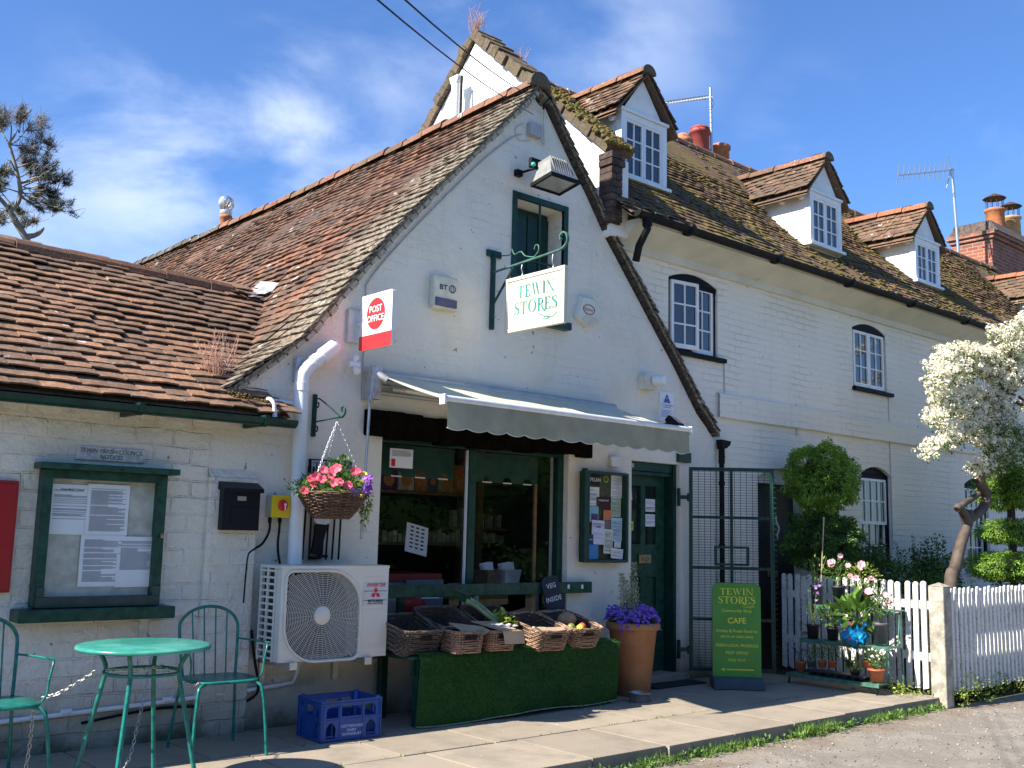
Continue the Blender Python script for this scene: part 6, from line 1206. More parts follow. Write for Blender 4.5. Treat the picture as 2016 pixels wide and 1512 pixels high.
def crate():
    t=thing('milk_crate','blue plastic dairy crate standing on the paving under the air unit','crate',(3.98,6.28,0)); B=M('blue crate plastic',(.008,.06,.27),.38,0,.12,8)
    w,d,h=.46,.33,.26; Mx=Matrix.Translation((3.99,6.28,0))@Matrix.Rotation(R(-3),4,'Z'); x0,x1,y0,y1=-w/2,w/2,-d/2,d/2; th=.012
    def panel(L_,f):
        out=[(0,0),(L_,0),(L_,h),(0,h)]; hs=[]; 
        xs=[.04,.04+(L_-.08)*.27,.04+(L_-.08)*.73,L_-.04]
        hs.append([(xs[0],.15),(xs[1]-.012,.15),(xs[1]-.012,.225),(xs[0]+.02,.225),(xs[0],.20)]); hs.append([(xs[1]+.012,.155),(xs[2]-.012,.155),(xs[2]-.012,.222),(xs[1]+.012,.222)]); hs.append([(xs[2]+.012,.15),(xs[3],.15),(xs[3],.20),(xs[3]-.02,.225),(xs[2]+.012,.225)])
        hs.append([(xs[0],.02),(xs[1]-.03,.02)]+[(xs[0]+(xs[1]-.03-xs[0])*(1-k/6),.085+.035*math.sin(PI*k/6)) for k in range(0,7)]); hs.append([(xs[2]+.03,.02),(xs[3],.02)]+[(xs[2]+.03+(xs[3]-xs[2]-.03)*(1-k/6),.085+.035*math.sin(PI*k/6)) for k in range(0,7)])
        m=MB(); vs,fs=fill2d([out]+hs,lambda a,b:V((a,0,b))); n=len(vs); vs2=[v+V((0,th,0)) for v in vs]; m.add([f(v) for v in vs+vs2],fs+[tuple(n+i for i in q[::-1]) for q in fs])
        for lp in [out]+hs:
            for k in range(len(lp)):
                a,b=lp[k],lp[(k+1)%len(lp)]; m.quad(f(V((a[0],0,a[1]))),f(V((b[0],0,b[1]))),f(V((b[0],th,b[1]))),f(V((a[0],th,a[1]))))
        for z in (.005,.13,.235,.252): 
            p=[V((-.004,-.006,z)),V((L_+.004,-.006,z)),V((L_+.004,-.006,z+.009)),V((-.004,-.006,z+.009))]; q=[v+V((0,.008,0)) for v in p]; m.add([f(v) for v in p+q],[(0,1,2,3),(0,4,5,1),(3,2,6,7)])
        for x in (0,xs[1]-.004,xs[2]-.004,L_-.008):
            p=[V((x,-.005,0)),V((x+.008,-.005,0)),V((x+.008,-.005,h)),V((x,-.005,h))]; q=[v+V((0,.007,0)) for v in p]; m.add([f(v) for v in p+q],[(0,1,2,3),(0,4,7,3),(1,5,6,2)])
        return m
    obj('side_panel',panel(w,lambda v:Mx@V((x0+v.x,y0+v.y,v.z))),B,t); obj('side_panel',panel(w,lambda v:Mx@V((x0+v.x,y1-v.y,v.z))),B,t); obj('end_panel',panel(d,lambda v:Mx@V((x0+v.y,y0+v.x,v.z))),B,t); obj('end_panel',panel(d,lambda v:Mx@V((x1-v.y,y0+v.x,v.z))),B,t)
    m=MB(); m.box(Mx@V((0,0,.03)),(w-.02,d-.02,.008),Mx.to_3x3()); 
    for i in range(1,5): m.box(Mx@V((x0+w*i/5,0,.07)),(.004,d-.02,.08),Mx.to_3x3())
    for i in range(1,4): m.box(Mx@V((0,y0+d*i/4,.07)),(w-.02,.004,.08),Mx.to_3x3())
    obj('bottle_divider',m,B,t)
    for sx in(-1,1):
        for sy in(-1,1): m=MB(); p=Mx@V((sx*(w/2-.02),sy*(d/2-.02),0)); m.tube([p,p+V((0,0,h+.0)),p+V((0,0,h+.015))],[.024,.024,.012],10); obj('corner_post',m,B,t)
    PB=M('pale blue print',(.45,.55,.75),.6)
    for s,z in (('COTTESWOLD',.092),('DAIRY',.066),('TEWKESBURY',.040)): mb=textmesh(s,.025,.01); mb.xf(Mx@basis((0,y0-.009,z),(1,0,0),(0,0,1))); obj('lettering',mb,PB,t)
crate()
def gate():
    h0=V((8.27,6.70,0)); d=(V((8.84,6.14,0))-h0).normalized(); w=.845; n=V((d.y,-d.x,0)); z0,z1=.10,2.105; t=thing('security_gate','open dark green steel mesh security gate hinged beside the shop door','gate',h0)
    F=lambda s,z,o=0:h0+d*s+V((0,0,z))+n*o
    def bar(m,s0,s1,a,b,th=.012):
        m.add([F(s0,a,-th),F(s1,a,-th),F(s1,b,-th),F(s0,b,-th),F(s0,a,th),F(s1,a,th),F(s1,b,th),F(s0,b,th)],[(0,1,2,3),(4,7,6,5),(0,4,5,1),(1,5,6,2),(2,6,7,3),(3,7,4,0)])
    m=MB(); bar(m,0,.035,z0,z1,.017); bar(m,w-.035,w,z0,z1,.017); bar(m,.035,w-.035,z1-.035,z1,.016); bar(m,.035,w-.035,z0,z0+.035,.016)
    for k in (1,2,3): z=z0+(z1-z0)*k/4; bar(m,.035,w-.035,z-.014,z+.014,.015)
    obj('frame',m,GREEN,t); m=MB(); bar(m,w*.5-.014,w*.5+.014,z0+.035,z1-.035,.013); obj('centre_bar',m,GREEN,t)
    m=MB(); z=z0+.05
    while z<z1-.04: m.tube([F(.03,z,.012),F(w-.0,z,.012)],.0022,4); z+=.0262
    for k in range(1,13): s=.035+(w-.07)*k/13; m.tube([F(s,z0,.016),F(s,z1-.02,.016)],.0022,4)
    obj('wire_mesh',m,CAST,t)
    m=MB(); z=z0+.05; m.tube([F(w-.012,z0,.02),F(w-.012,z1-.05,.02)],.004,5)
    while z<z1-.04: m.tube([F(w-.012,z,.02),F(w+.022,z-.006,.02)],.0045,5); z+=.052
    o=obj('wire_ends',m,GREENW,t)
    m=MB(); c0,c1,a,b=w*.5-.17,w*.5+.17,1.13,1.32
    bar(m,c0,c1,a,a+.022,.03); bar(m,c0,c1,b-.022,b,.03); bar(m,c0,c0+.022,a+.022,b-.022,.03); bar(m,c1-.022,c1,a+.022,b-.022,.03); obj('letter_frame',m,GREEN,t)
    for z in (.30,1.80): m=MB(); m.add([F(-.10,z-.02,-.006),F(.0,z-.02,-.006),F(.0,z+.02,-.006),F(-.10,z+.02,-.006),F(-.10,z-.02,.006),F(.0,z-.02,.006),F(.0,z+.02,.006),F(-.10,z+.02,.006)],[(0,1,2,3),(4,7,6,5),(0,4,5,1),(2,6,7,3)]); m.bx(8.20,8.225,6.77,6.80,z-.09,z+.09,.003); m.tube([(8.265,6.705,z-.04),(8.265,6.705,z+.04)],.014,8); obj('hinge',m,GREEN,t)
    q=at(1348,900,6.78); m=MB(); m.bx(q.x-.11,q.x+.09,6.765,6.80,q.z-.055,q.z+.05,.004); tag(obj('timber_block',m,GREEN),'short dark green timber block on the wall right of the awning end','block')
gate()
def aboard():
    c=V((8.30,6.15,0)); nrm=V((-c.x,-c.y,0)).normalized(); nrm=(nrm+V((.10,-.12,0))).normalized(); right=V((0,0,1)).cross(nrm).normalized(); right=V((-nrm.y,nrm.x,0)); t=thing('pavement_sign','green round-cornered pavement sign with yellow TEWIN STORES CAFE lettering','sign',c)
    w,z0,z1=.228,.09,.975; G_=M('leaf green sign face',(.055,.24,.035),.35,0,.10,3); F=lambda x,z,o:c+right*x+V((0,0,z))+nrm*o; r=.06
    pr=[(-w,z0),(w,z0)]+[(w-r+r*math.cos(a),z1-r+r*math.sin(a)) for a in [PI/12*i for i in range(7)]]+[(-w+r+r*math.cos(a),z1-r+r*math.sin(a)) for a in [PI/2+PI/12*i for i in range(7)]]
    m=MB(); m.prism(pr,lambda a,b,d:F(a,b,-.015+d),.03); obj('panel',m,G_,t)
    b=MB(); pb=[(-.235,0),(.235,0),(.235,.03),(.20,.085),(-.20,.085),(-.235,.03)]; b.prism([(-.17,-.235),(.17,-.235)]+[(.17,.235),(-.17,.235)],lambda a,q,d:F(q,.005+d*.05,a),1); b.add([F(x,z,o) for z,k in ((.055,1),(.10,.55)) for x,o in ((-.235*min(1,k+.42),-.17*k),(.235*min(1,k+.42),-.17*k),(.235*min(1,k+.42),.17*k),(-.235*min(1,k+.42),.17*k))],[(0,1,5,4),(1,2,6,5),(2,3,7,6),(3,0,4,7),(4,5,6,7)]); obj('base',b,M('blue-grey rubber base',(.05,.065,.085),.6,0,.15,9),t)
    Y_=M('yellow lettering',(.62,.66,.05),.5,0,.05)
    def put(mb): mb.xf(basis(F(0,0,.017),right,(0,0,1))); return mb
    for wd,z,h,sc0 in (('TEWIN',.895,.062,.315),('STORES',.815,.068,.35)):
        mb,wid=serif(wd,h,.1); sc=sc0/wid; mb.v=[V((p.x*sc,p.y+z,p.z*.3)) for p in mb.v]; obj('lettering',put(mb),Y_,t)
    fl=MB(); fl.tube(smoothpath([(.03,.79,0),(.10,.765,0),(.16,.765,0),(.10,.75,0),(.05,.76,0),(.12,.745,0),(.17,.755,0)],5),.0025,4); obj('flourish',put(fl),Y_,t)
    for s,size,z,sx in (('Community Shop',.040,.715,1),('CAFE',.075,.62,1),('Drinks & Fresh Food to',.040,.525,1),('eat in or take away',.040,.475,1),('FRESH LOCAL PRODUCE',.036,.39,1),('POST OFFICE',.036,.322,1),('FREE Wi-Fi',.036,.255,1)):
        mb=textmesh(s,size,.018 if size>.05 or s.isupper() else .006); mb.v=[V((p.x,p.y+z,0)) for p in mb.v]; obj('lettering',put(mb),Y_,t)
    m=MB(); m.add([(-.10,.162,0),(.16,.162,0),(.16,.174,0),(-.10,.174,0),(-.155,.168,0),(-.115,.185,0),(-.115,.151,0)],[(0,1,2,3),(4,6,5)]); obj('arrow',put(m),Y_,t)
aboard()
# ---- shop notice case with its papers ----
def noticecase():
    x0,x1=at(1154,1000,6.73).x,at(1232,1000,6.73).x; z1=at(1196,930,6.73).z; z0=at(1196,1107,6.73).z; t=thing('shop_notice_case','dark green glazed notice case crowded with posters left of the shop door','notice board',((x0+x1)/2,6.8,z0))
    m=MB(); m.bx(x0-.02,x0+.018,6.70,6.8,z0,z1,.003); m.bx(x1-.018,x1+.01,6.70,6.8,z0,z1,.003); m.bx(x0+.018,x1-.018,6.701,6.8,z1-.02,z1+.004,.003); m.bx(x0+.018,x1-.018,6.701,6.8,z0-.004,z0+.022,.003); obj('frame',m,GREEN,t)
    m=MB(); m.bx(x0-.060,x0-.022,6.69,6.735,z0-.0,z1+.02,.004); obj('open_door_edge',m,GREEN,t)
    b=MB(); b.quad((x0,6.775,z0),(x1,6.775,z0),(x1,6.775,z1),(x0,6.775,z1)); obj('backing',b,M('mottled cork',(.045,.05,.03),.9,0,.6,40,col2=(.12,.11,.06)),t)
    g=MB(); g.quad((x0+.01,6.72,z0),(x1-.01,6.72,z0),(x1-.01,6.72,z1),(x0+.01,6.72,z1)); obj('glass',g,GLASS,t)
    G_='posters pinned in the shop notice case'; C=lambda n,c:M(n,c,.8,0,.08,20)
    ps=[((1159,933,1181,956),C('black poster',(.012,.012,.012)),'black poster headed DYLAN at the top left of the shop notice case',None,('DYLAN',.05,.5,PAPER),0),
    ((1183,933,1202,958),C('olive poster',(.06,.08,.03)),'olive poster with a pale ring, top middle of the notice case',None,('O',.09,.45,LEAFY),0),
    ((1203,936,1224,980),PAPER,'white sheet at the top right of the notice case',(.6,.1),None,1),
    ((1158,958,1179,996),PAPER,'narrow white list below the DYLAN poster',(.5,.1),None,0),
    ((1174,978,1202,1002),C('dark red and black flyer',(.05,.012,.012)),'black flyer with red print, WE BUY ANY, centre of the notice case',None,('WE BUY ANY',.022,.3,PAPER),0),
    ((1203,977,1222,1018),C('pale green paper',(.45,.58,.42)),'pale green sheet at the right of the notice case',(.7,.1),None,1),
    ((1157,996,1178,1028),C('sky blue flyer',(.25,.50,.62)),'light blue flyer at the left edge of the notice case',(.3,.3),None,0),
    ((1164,1011,1177,1024),C('purple card',(.07,.045,.18)),'small purple card over the light blue flyer',None,None,2),
    ((1188,1004,1204,1024),C('orange card',(.85,.22,.06)),'bright orange card in the middle of the notice case',(.6,.1),None,0),
    ((1187,1024,1202,1042),C('grey photo card',(.16,.15,.14)),'small grey photo card under the orange card',None,None,3),
    ((1203,1019,1224,1066),C('pale blue sheet',(.42,.60,.75)),'pale blue sheet at the lower right of the notice case',(.7,.1),None,1),
    ((1165,1024,1189,1072),C('lilac white sheet',(.66,.66,.82)),'large white sheet, lower left centre of the notice case',(.35,.25),('CAKES',.022,.28,INKB),2),
    ((1189,1042,1206,1090),C('cream price list',(.66,.68,.58)),'cream price list with dark green heading, low in the notice case',(.7,.1),None,3),
    ((1156,1052,1168,1072),C('navy card',(.02,.04,.12)),'small navy card above the blue leaflet',None,('WE BUY',.014,.5,PAPER),0),
    ((1156,1072,1177,1101),C('bright blue leaflet',(.05,.22,.55)),'bright blue leaflet at the bottom left of the notice case',(.3,.4),None,-1),
    ((1203,1080,1226,1100),PAPER,'crumpled white papers at the bottom right of the notice case',(.5,.1),None,5),
    ((1209,1066,1222,1078),C('white business card',(.7,.68,.7)),'small white card with dark stripe near the bottom right',(.3,.2),None,2)]
    for k,(r,m,l,ln,hd,tl) in enumerate(ps): paper(*r,6.772-.0022*k,m,l,group=G_,lines=ln,head=hd,tilt=tl,seed=k+11)
    D_='notices stuck on the shop door glass'
    paper(1269,982,1293,1008,6.978,PAPER,'upper white opening-times card on the right door pane',group=D_,lines=(.5,.15),seed=40); paper(1269,1012,1294,1037,6.978,PAPER,'lower white opening-times card on the right door pane',group=D_,lines=(.5,.15),seed=41)
    paper(1236,964,1244,985,6.978,PAPER,'narrow white card on the left door pane',group=D_,tilt=-5,seed=42); paper(1235,1026,1247,1044,6.978,C('lime sticker',(.35,.62,.05)),'lime green sticker low on the left door pane',group=D_,head=('10',.05,.5,GREEN),seed=43)
    p=paper(768,882,812,923,6.885,PAPER,'white security notice with a red corner inside the shop window',group='signs in the shop window',lines=(.9,.62),seed=44); x0,x1,z0,z1=rpx(771,903,778,918,6.878); m=MB(); m.quad((x0,6.879,z0),(x1,6.879,z0),(x1,6.879,z1),(x0,6.879,z1)); obj('red_mark',m,RED,p)
noticecase()
# ---- inside the shop ----
def inside():
    WB=M('off-white counter panel',(.42,.44,.42),.6,0,.06,4); t=thing('shop_counter','white shop counter with red edge seen through the left window pane','counter',(4.9,7.5,0)); m=MB(); m.bx(4.35,5.62,7.45,7.9,0,.97); obj('front_panel',m,WB,t); m=MB(); m.bx(4.33,5.70,7.40,7.95,.97,1.03,.004); obj('worktop',m,M('counter red',(.30,.02,.02),.5),t)
    p=at(820,1062,7.45); Mx=Matrix.Translation((p.x,7.45,p.z))@Matrix.Rotation(R(12),4,'Y')@Matrix.Rotation(R(-12),4,'X'); t=thing('tilted_price_card','tilted white price card standing on the shop counter','sign',(p.x,7.45,1.03)); m=MB(); m.box(Mx@V((0,0,0)),(.24,.008,.26),Mx.to_3x3()); obj('card',m,PAPER,t)
    for r in range(6):
        m=MB(); 
        for c in range(3): m.box(Mx@V((-.06+.06*c,-.006,.10-.036*r)),(.035,.001,.014),Mx.to_3x3())
        obj('printed_row',m,INKB,t)
    WD=M('pine shelf',(.22,.12,.05),.7,0,.25,20)
    z=at(800,966,8.4).z; xa=at(740,966,8.4).x; xb=at(935,975,8.4).x; s=thing('shop_shelving','wooden shop shelving full of boxes behind the left window pane','shelving',((xa+xb)/2,8.5,0)); 
    for k in range(4): m=MB(); m.bx(xa-.5,xb,8.35,8.7,z-.03-.50*k,z-.50*k,.003); obj('shelf',m,WD,s)
    m=MB(); m.bx(xb-.0,xb+.06,8.33,8.7,0,z+.5); obj('upright',m,WD,s)
    cols=[(.05,.03,.15),(.55,.45,.3),(.10,.02,.18),(.6,.58,.5),(.5,.2,.05),(.08,.10,.22),(.35,.30,.12),(.45,.14,.04),(.1,.25,.3),(.5,.3,.08)]
    x=xa-.25; i=0
    lab=['navy','cream','purple','white','orange','dark blue','olive','rust red','teal','amber']
    while x<xb-.2:
        w=[.16,.10,.20,.19][i%4]; m=MB(); m.bx(x,x+w,8.38,8.45,z+.001,z+uni(.24,.30)); c=cols[i%10]; b=obj('cereal_box',m,M('box '+lab[i%10],c,.6,0,.3,25)); tag(b,['leftmost navy','slim cream','purple','white','orange-sided','dark blue','olive','rust red','teal','amber','second navy','second slim cream'][i]+' cereal box on the upper shop shelf' if i<12 else 'cereal box at the right end of the upper shop shelf','box','cereal boxes on the shop shelf')
        e=MB(); e.lathe([(0,0),(w*.33,0)],(x+w*.5,8.378,z+.10),16,Matrix.Rotation(R(90),3,'X')); obj('printed_bowl',e,M('printed bowl orange',(.55,.25,.08),.6,0,.3,60),b)
        x+=w+.012; i+=1
    m=MB(); 
    for k in range(26): x=xa+.1+k*.06; m.bx(x,x+.05,8.4,8.45,z-.50,z-.50+uni(.07,.14))
    o=obj('small_tins',m,M('pale tins',(.35,.33,.2),.5,0,.5,9,island=.5)); tag(o,'row of small pale tins on the second shop shelf','tins'); o['kind']='stuff'
    # right pane: little table with wire baskets
    p=at(985,1150,7.3); t=thing('display_table','small white display table inside the right window pane','table',(p.x,7.4,0)); m=MB(); m.bx(p.x-.38,p.x+.42,7.2,7.6,p.z-.02,p.z,.003); obj('table_top',m,WB,t)
    for dx in (-.35,.38): m=MB(); m.bx(p.x+dx,p.x+dx+.03,7.22,7.25,0,p.z-.02); obj('leg',m,WB,t)
    for a,b,mm,lab in ((947,972,WICK,'small wicker basket of papers on the display table'),(982,1014,M('white wire basket',(.5,.5,.5),.5),'white wire basket of cards on the display table')):
        q=at((a+b)/2,1148,7.35); w=at(b,1148,7.35).x-at(a,1148,7.35).x; t2=thing('desk_basket',lab,'basket',(q.x,7.35,p.z)); m=MB(); zb=p.z
        m.add([(q.x-w*.42,7.28,zb),(q.x+w*.42,7.28,zb),(q.x+w*.42,7.45,zb),(q.x-w*.42,7.45,zb),(q.x-w*.5,7.26,zb+.13),(q.x+w*.5,7.26,zb+.13),(q.x+w*.5,7.47,zb+.13),(q.x-w*.5,7.47,zb+.13)],[(0,1,5,4),(1,2,6,5),(2,3,7,6),(3,0,4,7),(0,3,2,1)]); obj('body',m,mm,t2); m=MB()
        for k in range(3): m.add([(q.x-w*.4+.01*k,7.32+.03*k,zb+.05),(q.x+w*.4,7.32+.03*k,zb+.05),(q.x+w*.42,7.36+.03*k,zb+.20),(q.x-w*.3,7.36+.03*k,zb+.18)],[(0,1,2,3)])
        obj('card',m,PAPER,t2)
    x0,x1,z0,z1=rpx(800,1142,872,1180,7.3); m=MB(); m.bx(x0,x1,7.30,7.32,z0-.35,z1); tag(obj('grey_poster_board',m,M('slate grey card',(.14,.18,.20),.7)),'grey framed poster leaning against the counter','poster'); m=MB(); m.bx(x0+.08,x1-.05,7.29,7.30,z0+.01,z0+.07); obj('panel',m,PAPER,bpy.data.objects['grey_poster_board'])
    x0,x1,z0,z1=rpx(785,1180,838,1205,7.25); m=MB(); m.sphere(((x0+x1)/2,7.26,(z0+z1)/2),.15,2,(1,.35,.6)); tag(obj('red_bag',m,M('deep red bag',(.35,.01,.015),.5)),'dark red bag low behind the left window pane','bag')
    z=at(960,1020,8.4).z; 
    for k in range(2):
        m=MB(); m.bx(6.55,7.35,8.4,8.6,z-.03+.48*k-.1,z+.48*k-.1,.003); tag(obj('wall_shelf',m,WD),['lower','upper'][k]+' short wooden shelf behind the right window pane','shelf','short shelves behind the right pane')
        for j in range(6): m=MB(); x=6.6+.12*j; m.bx(x,x+.06,8.42,8.48,z+.48*k-.099,z+.48*k+uni(.03,.12)); o=tag(obj('bottle_carton',m,M('carton white',(.4,.4,.34),.6,0,.3,30)),'small pale carton on the '+['lower','upper'][k]+' short shelf behind the right pane','carton','cartons on the %s short shelf'%['lower','upper'][k])
    m=MB(); m.bx(6.43,6.46,7.0,7.02,.55,1.85); tag(obj('wooden_batten',m,WD),'thin brown upright batten inside the right edge of the window','batten')
inside()
# ---- planter, bowl, mat ----
def planter():
    c=V((7.13,6.42,0)); t=thing('terracotta_planter','tall round terracotta planter with purple flowers and a variegated shrub','planter',c); TC=M('warm terracotta',(.40,.19,.085),.75,0,.12,6,.002,60,col2=(.33,.145,.06))
    m=MB(); m.lathe([(.0,0),(.145,0),(.153,.01),(.213,.56),(.22,.565),(.24,.575),(.247,.60),(.24,.63),(.22,.635),(.205,.61),(0,.59)],c,48); obj('pot',m,TC,t)
    m=MB(); 
    for k in range(30): a=2*PI*k/30; m.tube([c+V(((.1525+.055*v)*math.cos(a)*1.0,(.1525+.055*v)*math.sin(a)*1.0,.03+.5*v)) for v in (0,1)],.0025,4)
    obj('ribbing',m,TC,t)
    f=MB(); leafc(f,c+V((0,0,.64)),700,.03,(.235,.22,.05)); obj('foliage',f,LEAFD,t)
    f=MB(); 
    for i in range(430):
        a=uni(0,2*PI); r=.245*math.sqrt(rnd()); p=c+V((r*math.cos(a)*1.05,r*math.sin(a),.66+.07*(1-(r/.29)**2)+uni(-.05,.05)-.05*(r>.23)+.03*math.sin(a*3))); flower(f,p,.0165,V((math.cos(a)*.6-.3,math.sin(a)*.6-.5,1)),5,.3)
    obj('purple_flower',f,PURP,t)
    VL=M('cream-edged leaves',(.50,.52,.36),.6,0,.35,90,island=.5,col2=(.12,.17,.08)); f=MB(); s=c+V((-.03,.02,.66))
    for (dx,dy,h,r) in ((-.10,0,.40,.05),(.06,0,.50,.055),(.12,.03,.32,.06),(-.03,.03,.34,.07),(.02,-.04,.26,.07)):
        for i in range(520):
            v=rnd(); p=s+V((dx*(.4+.6*v)+uni(-1,1)*r*(1.15-v*.75),dy+uni(-1,1)*r*(1.15-v*.75),h*v)); leaf(f,p,V((uni(-.8,.8),uni(-.8,.8),uni(.2,1))).normalized(),uni(.014,.026),.5,.3)
    obj('variegated_shrub',f,VL,t)
    b=MB(); bc=V((6.90,6.13,0)); b.lathe([(0,.004),(.078,.004),(.088,0),(.094,.004),(.080,.066),(.104,.070),(.107,.073),(.104,.076),(.078,.072),(.070,.02),(0,.016)],bc,40); tag(obj('dog_bowl',b,M('brushed steel bowl',(.50,.51,.52),.28,.9,.1,20)),'shiny steel dog bowl on the paving by the planter','bowl')
    m=MB(); m.bx(7.55,8.30,6.50,6.74,-.001,.012,.004); tag(obj('doormat',m,M('black ribbed mat',(.02,.02,.02),.9,0,.4,80,.006,120)),'black ribbed doormat in front of the shop door','mat')
planter()
# ---- plant stand ----
TER=M('terracotta plastic',(.42,.12,.055),.5,0,.1,12); BLK=M('black plant pot',(.022,.023,.026),.5,0,.15,12); GRY=M('grey plant pot',(.085,.09,.10),.55,0,.15,12)
def pot(m_,c,r,h): m=MB(); c=V(c); m.lathe([(0,.002),(r*.74,0),(r*.95,h*.86),(r*1.04,h*.87),(r*1.06,h),(r*.95,h),(r*.9,h*.9),(0,h*.88)],c,24); return m
def potplant(px,py,X,r,h,pm,label,fol,flw=None,name='potted_plant',cat='plant',group='potted plants on the green stand',extra=None):
    c=atx(px,py,X); t=thing(name,label,cat,c,group); obj('pot',pot(pm,c,r,h),pm,t); top=c+V((0,0,h))
    f=MB(); n,size,rad,up,mat=fol
    st=MB()
    for i in range(7): a=uni(0,6.28); e=top+V((math.cos(a)*rad[0]*uni(.2,.8),math.sin(a)*rad[1]*uni(.2,.8),up*uni(.6,1.3))); st.tube(smoothpath([top-V((0,0,.02)),(top+e)/2+V((uni(-.02,.02),uni(-.02,.02),.01)),e],3),.0028,4)
    obj('stem',st,M('plant stem',(.10,.13,.04),.7,0,.3,20),t); leafc(f,top+V((0,0,up*.75)),n,size,rad); obj('foliage',f,mat,t)
    if flw:
        g=MB(); k,fr,fm,spread=flw
        for i in range(k): flower(g,top+V((uni(-1,1)*rad[0]*.9,uni(-1,1)*rad[1]*.9,up*uni(.7,spread))),fr*uni(.8,1.15),V((-.8,-.5,uni(.1,.9))),6)
        obj('flower',g,fm,t)
    return t,top
def stand():
    t=thing('plant_stand','three-tier green metal plant stand in front of the white picket fence','stand',(9.3,5.6,0)); GM=M('faded green metal',(.05,.14,.10),.5,0,.35,14); tiers=((9.03,9.25,.10,5.10,6.10),(9.19,9.40,.425,5.07,6.03),(9.36,9.56,.755,5.10,5.98))
    for (a,b,z,y0,y1) in tiers: m=MB(); m.bx(a,b,y0,y1,z-.012,z,.003); m.bx(a-.008,a+.004,y0,y1,z-.034,z-.001,.002); obj('shelf',m,GM,t)
    for y in (5.13,6.07): m=MB(); m.tube([(9.05,y,.09),(9.04,y,0)],.009,6); obj('leg',m,CAST,t); m=MB(); m.tube([(9.21,y-.03,.42),(9.21,y-.03,.1)],.010,6); m.tube([(9.40,y-.05,.755),(9.46,y-.04,.0)],.010,6); m.tube([(9.2,y-.03,.425),(9.4,y-.03,.425),(9.4,y-.05,.755)],.008,6); m.tube([(9.05,y,.1),(9.45,y,.1)],.008,6); obj('side_frame',m,GM,t)
    potplant(1609,1190,9.45,.068,.195,GRY,'tall grey pot with a straggly green plant and cane, top left of the stand',(90,.04,(.12,.14,.12),.22,LEAFY),(0,.02,PALEP,1))
    potplant(1652,1192,9.45,.068,.195,BLK,'black pot with a pink rose, middle of the top shelf',(240,.034,(.11,.14,.12),.20,LEAFG),(5,.032,PALEP,1.7),name='potted_rose')
    potplant(1700,1198,9.45,.068,.14,BLK,'low black pot with an orange-tinted pink rose bush, top right',(330,.034,(.14,.18,.13),.22,LEAFY),(5,.035,PALEP,1.5),name='potted_rose')
    potplant(1601,1257,9.28,.066,.14,BLK,'black pot with a thin bare lavender stem, left of the middle shelf',(60,.028,(.10,.10,.14),.26,LEAFG),(5,.014,MAUV,1.5))
    potplant(1640,1260,9.28,.062,.12,BLK,'small black pot of leafy seedlings on the middle shelf',(190,.05,(.11,.13,.10),.16,LEAFG))
    potplant(1733,1268,9.28,.075,.20,GRY,'tall dark grey pot with a pink-flowered rose, right of the middle shelf',(230,.036,(.11,.11,.13),.24,LEAFG),(4,.034,PALEP,1.6),name='potted_rose')
    tt,top=potplant(1686,1266,9.25,.05,.12,BLK,'big-leaved plant with an orange flower in a blue plastic bag, middle shelf',(55,.16,(.10,.18,.12),.22,LEAFG),(1,.03,M('orange petal',(.75,.14,.03),.5),1.2),name='bagged_plant'); c=atx(1686,1266,9.25)
    m=MB(); n=22
    vs=[]
    for j in range(7):
        v=j/6
        for k in range(n): a=2*PI*k/n; rr=(.05+.065*math.sin(PI*min(1,v*1.1))+.03*v)*(1+.14*math.sin(a*7+j*2.1)+.09*math.sin(a*13+j)); vs.append(c+V((rr*math.cos(a)-.02,rr*math.sin(a),-.035+.19*v+.02*math.sin(a*5+j))))
    m.add(vs,[(j*n+k,j*n+(k+1)%n,(j+1)*n+(k+1)%n,(j+1)*n+k) for j in range(6) for k in range(n)]+[tuple(range(n))]); m.add([c+V(q) for q in ((-.08,.10,.12),(-.06,.16,.24),(-.05,.19,.27),(-.06,.10,.16),(-.08,-.09,.13),(-.07,-.13,.24),(-.06,-.16,.20),(-.07,-.08,.10))],[(0,1,2,3),(4,5,6,7)]); obj('plastic_bag',m,M('blue plastic bag',(.01,.30,.62),.3,0,.2,12,.004,60,trans=.25),tt)
    potplant(1577,1322,9.12,.055,.10,TER,'small terracotta pot with a mauve sprig, bottom left of the stand',(110,.022,(.08,.09,.07),.09,LEAFD),(8,.010,MAUV,1.6))
    # tray with small pots
    a=atx(1592,1318,9.13); b=atx(1712,1330,9.13); m=MB(); z=.105; m.bx(9.05,9.21,min(a.y,b.y),max(a.y,b.y),z+.03,z+.045,.004)
    y=max(a.y,b.y)-.06
    while y>min(a.y,b.y)+.04: 
        for x in (9.09,9.17): m.lathe([(0,0),(.028,0),(.036,.035)],(x,y,z),12)
        y-=.09
    tag(obj('seedling_tray',m,BLK),'black plastic carry tray on the bottom shelf holding little pots','tray')
    for px,lab,pm,fl in ((1597,'tiny grey pot of fine green leaves at the left of the carry tray',GRY,None),(1619,'tiny terracotta pot, second in the carry tray',TER,None),(1640,'wider terracotta pot with a dry purple sprig in the carry tray',TER,None),(1672,'tiny pot with tall pink flowers in the middle of the carry tray',BLK,(9,.016,M('bright pink petals',(.75,.10,.28),.6,trans=.2),1.8)),(1706,'small terracotta pot at the right end of the carry tray',TER,None)):
        potplant(px,1314,9.13,.045,.065,pm,lab,(110,.022,(.07,.08,.07),.12 if not fl else .2,LEAFG),fl)
    potplant(1684,1330,9.10,.05,.05,BLK,'low black pot with pale green trailing leaves at the front of the bottom shelf',(150,.03,(.09,.10,.04),.05,LEAFY)); potplant(1726,1342,9.11,.075,.115,TER,'large terracotta pot with white-flowered greenery, bottom right of the stand',(230,.026,(.09,.10,.09),.12,LEAFG),(12,.009,PAPER,1.5))
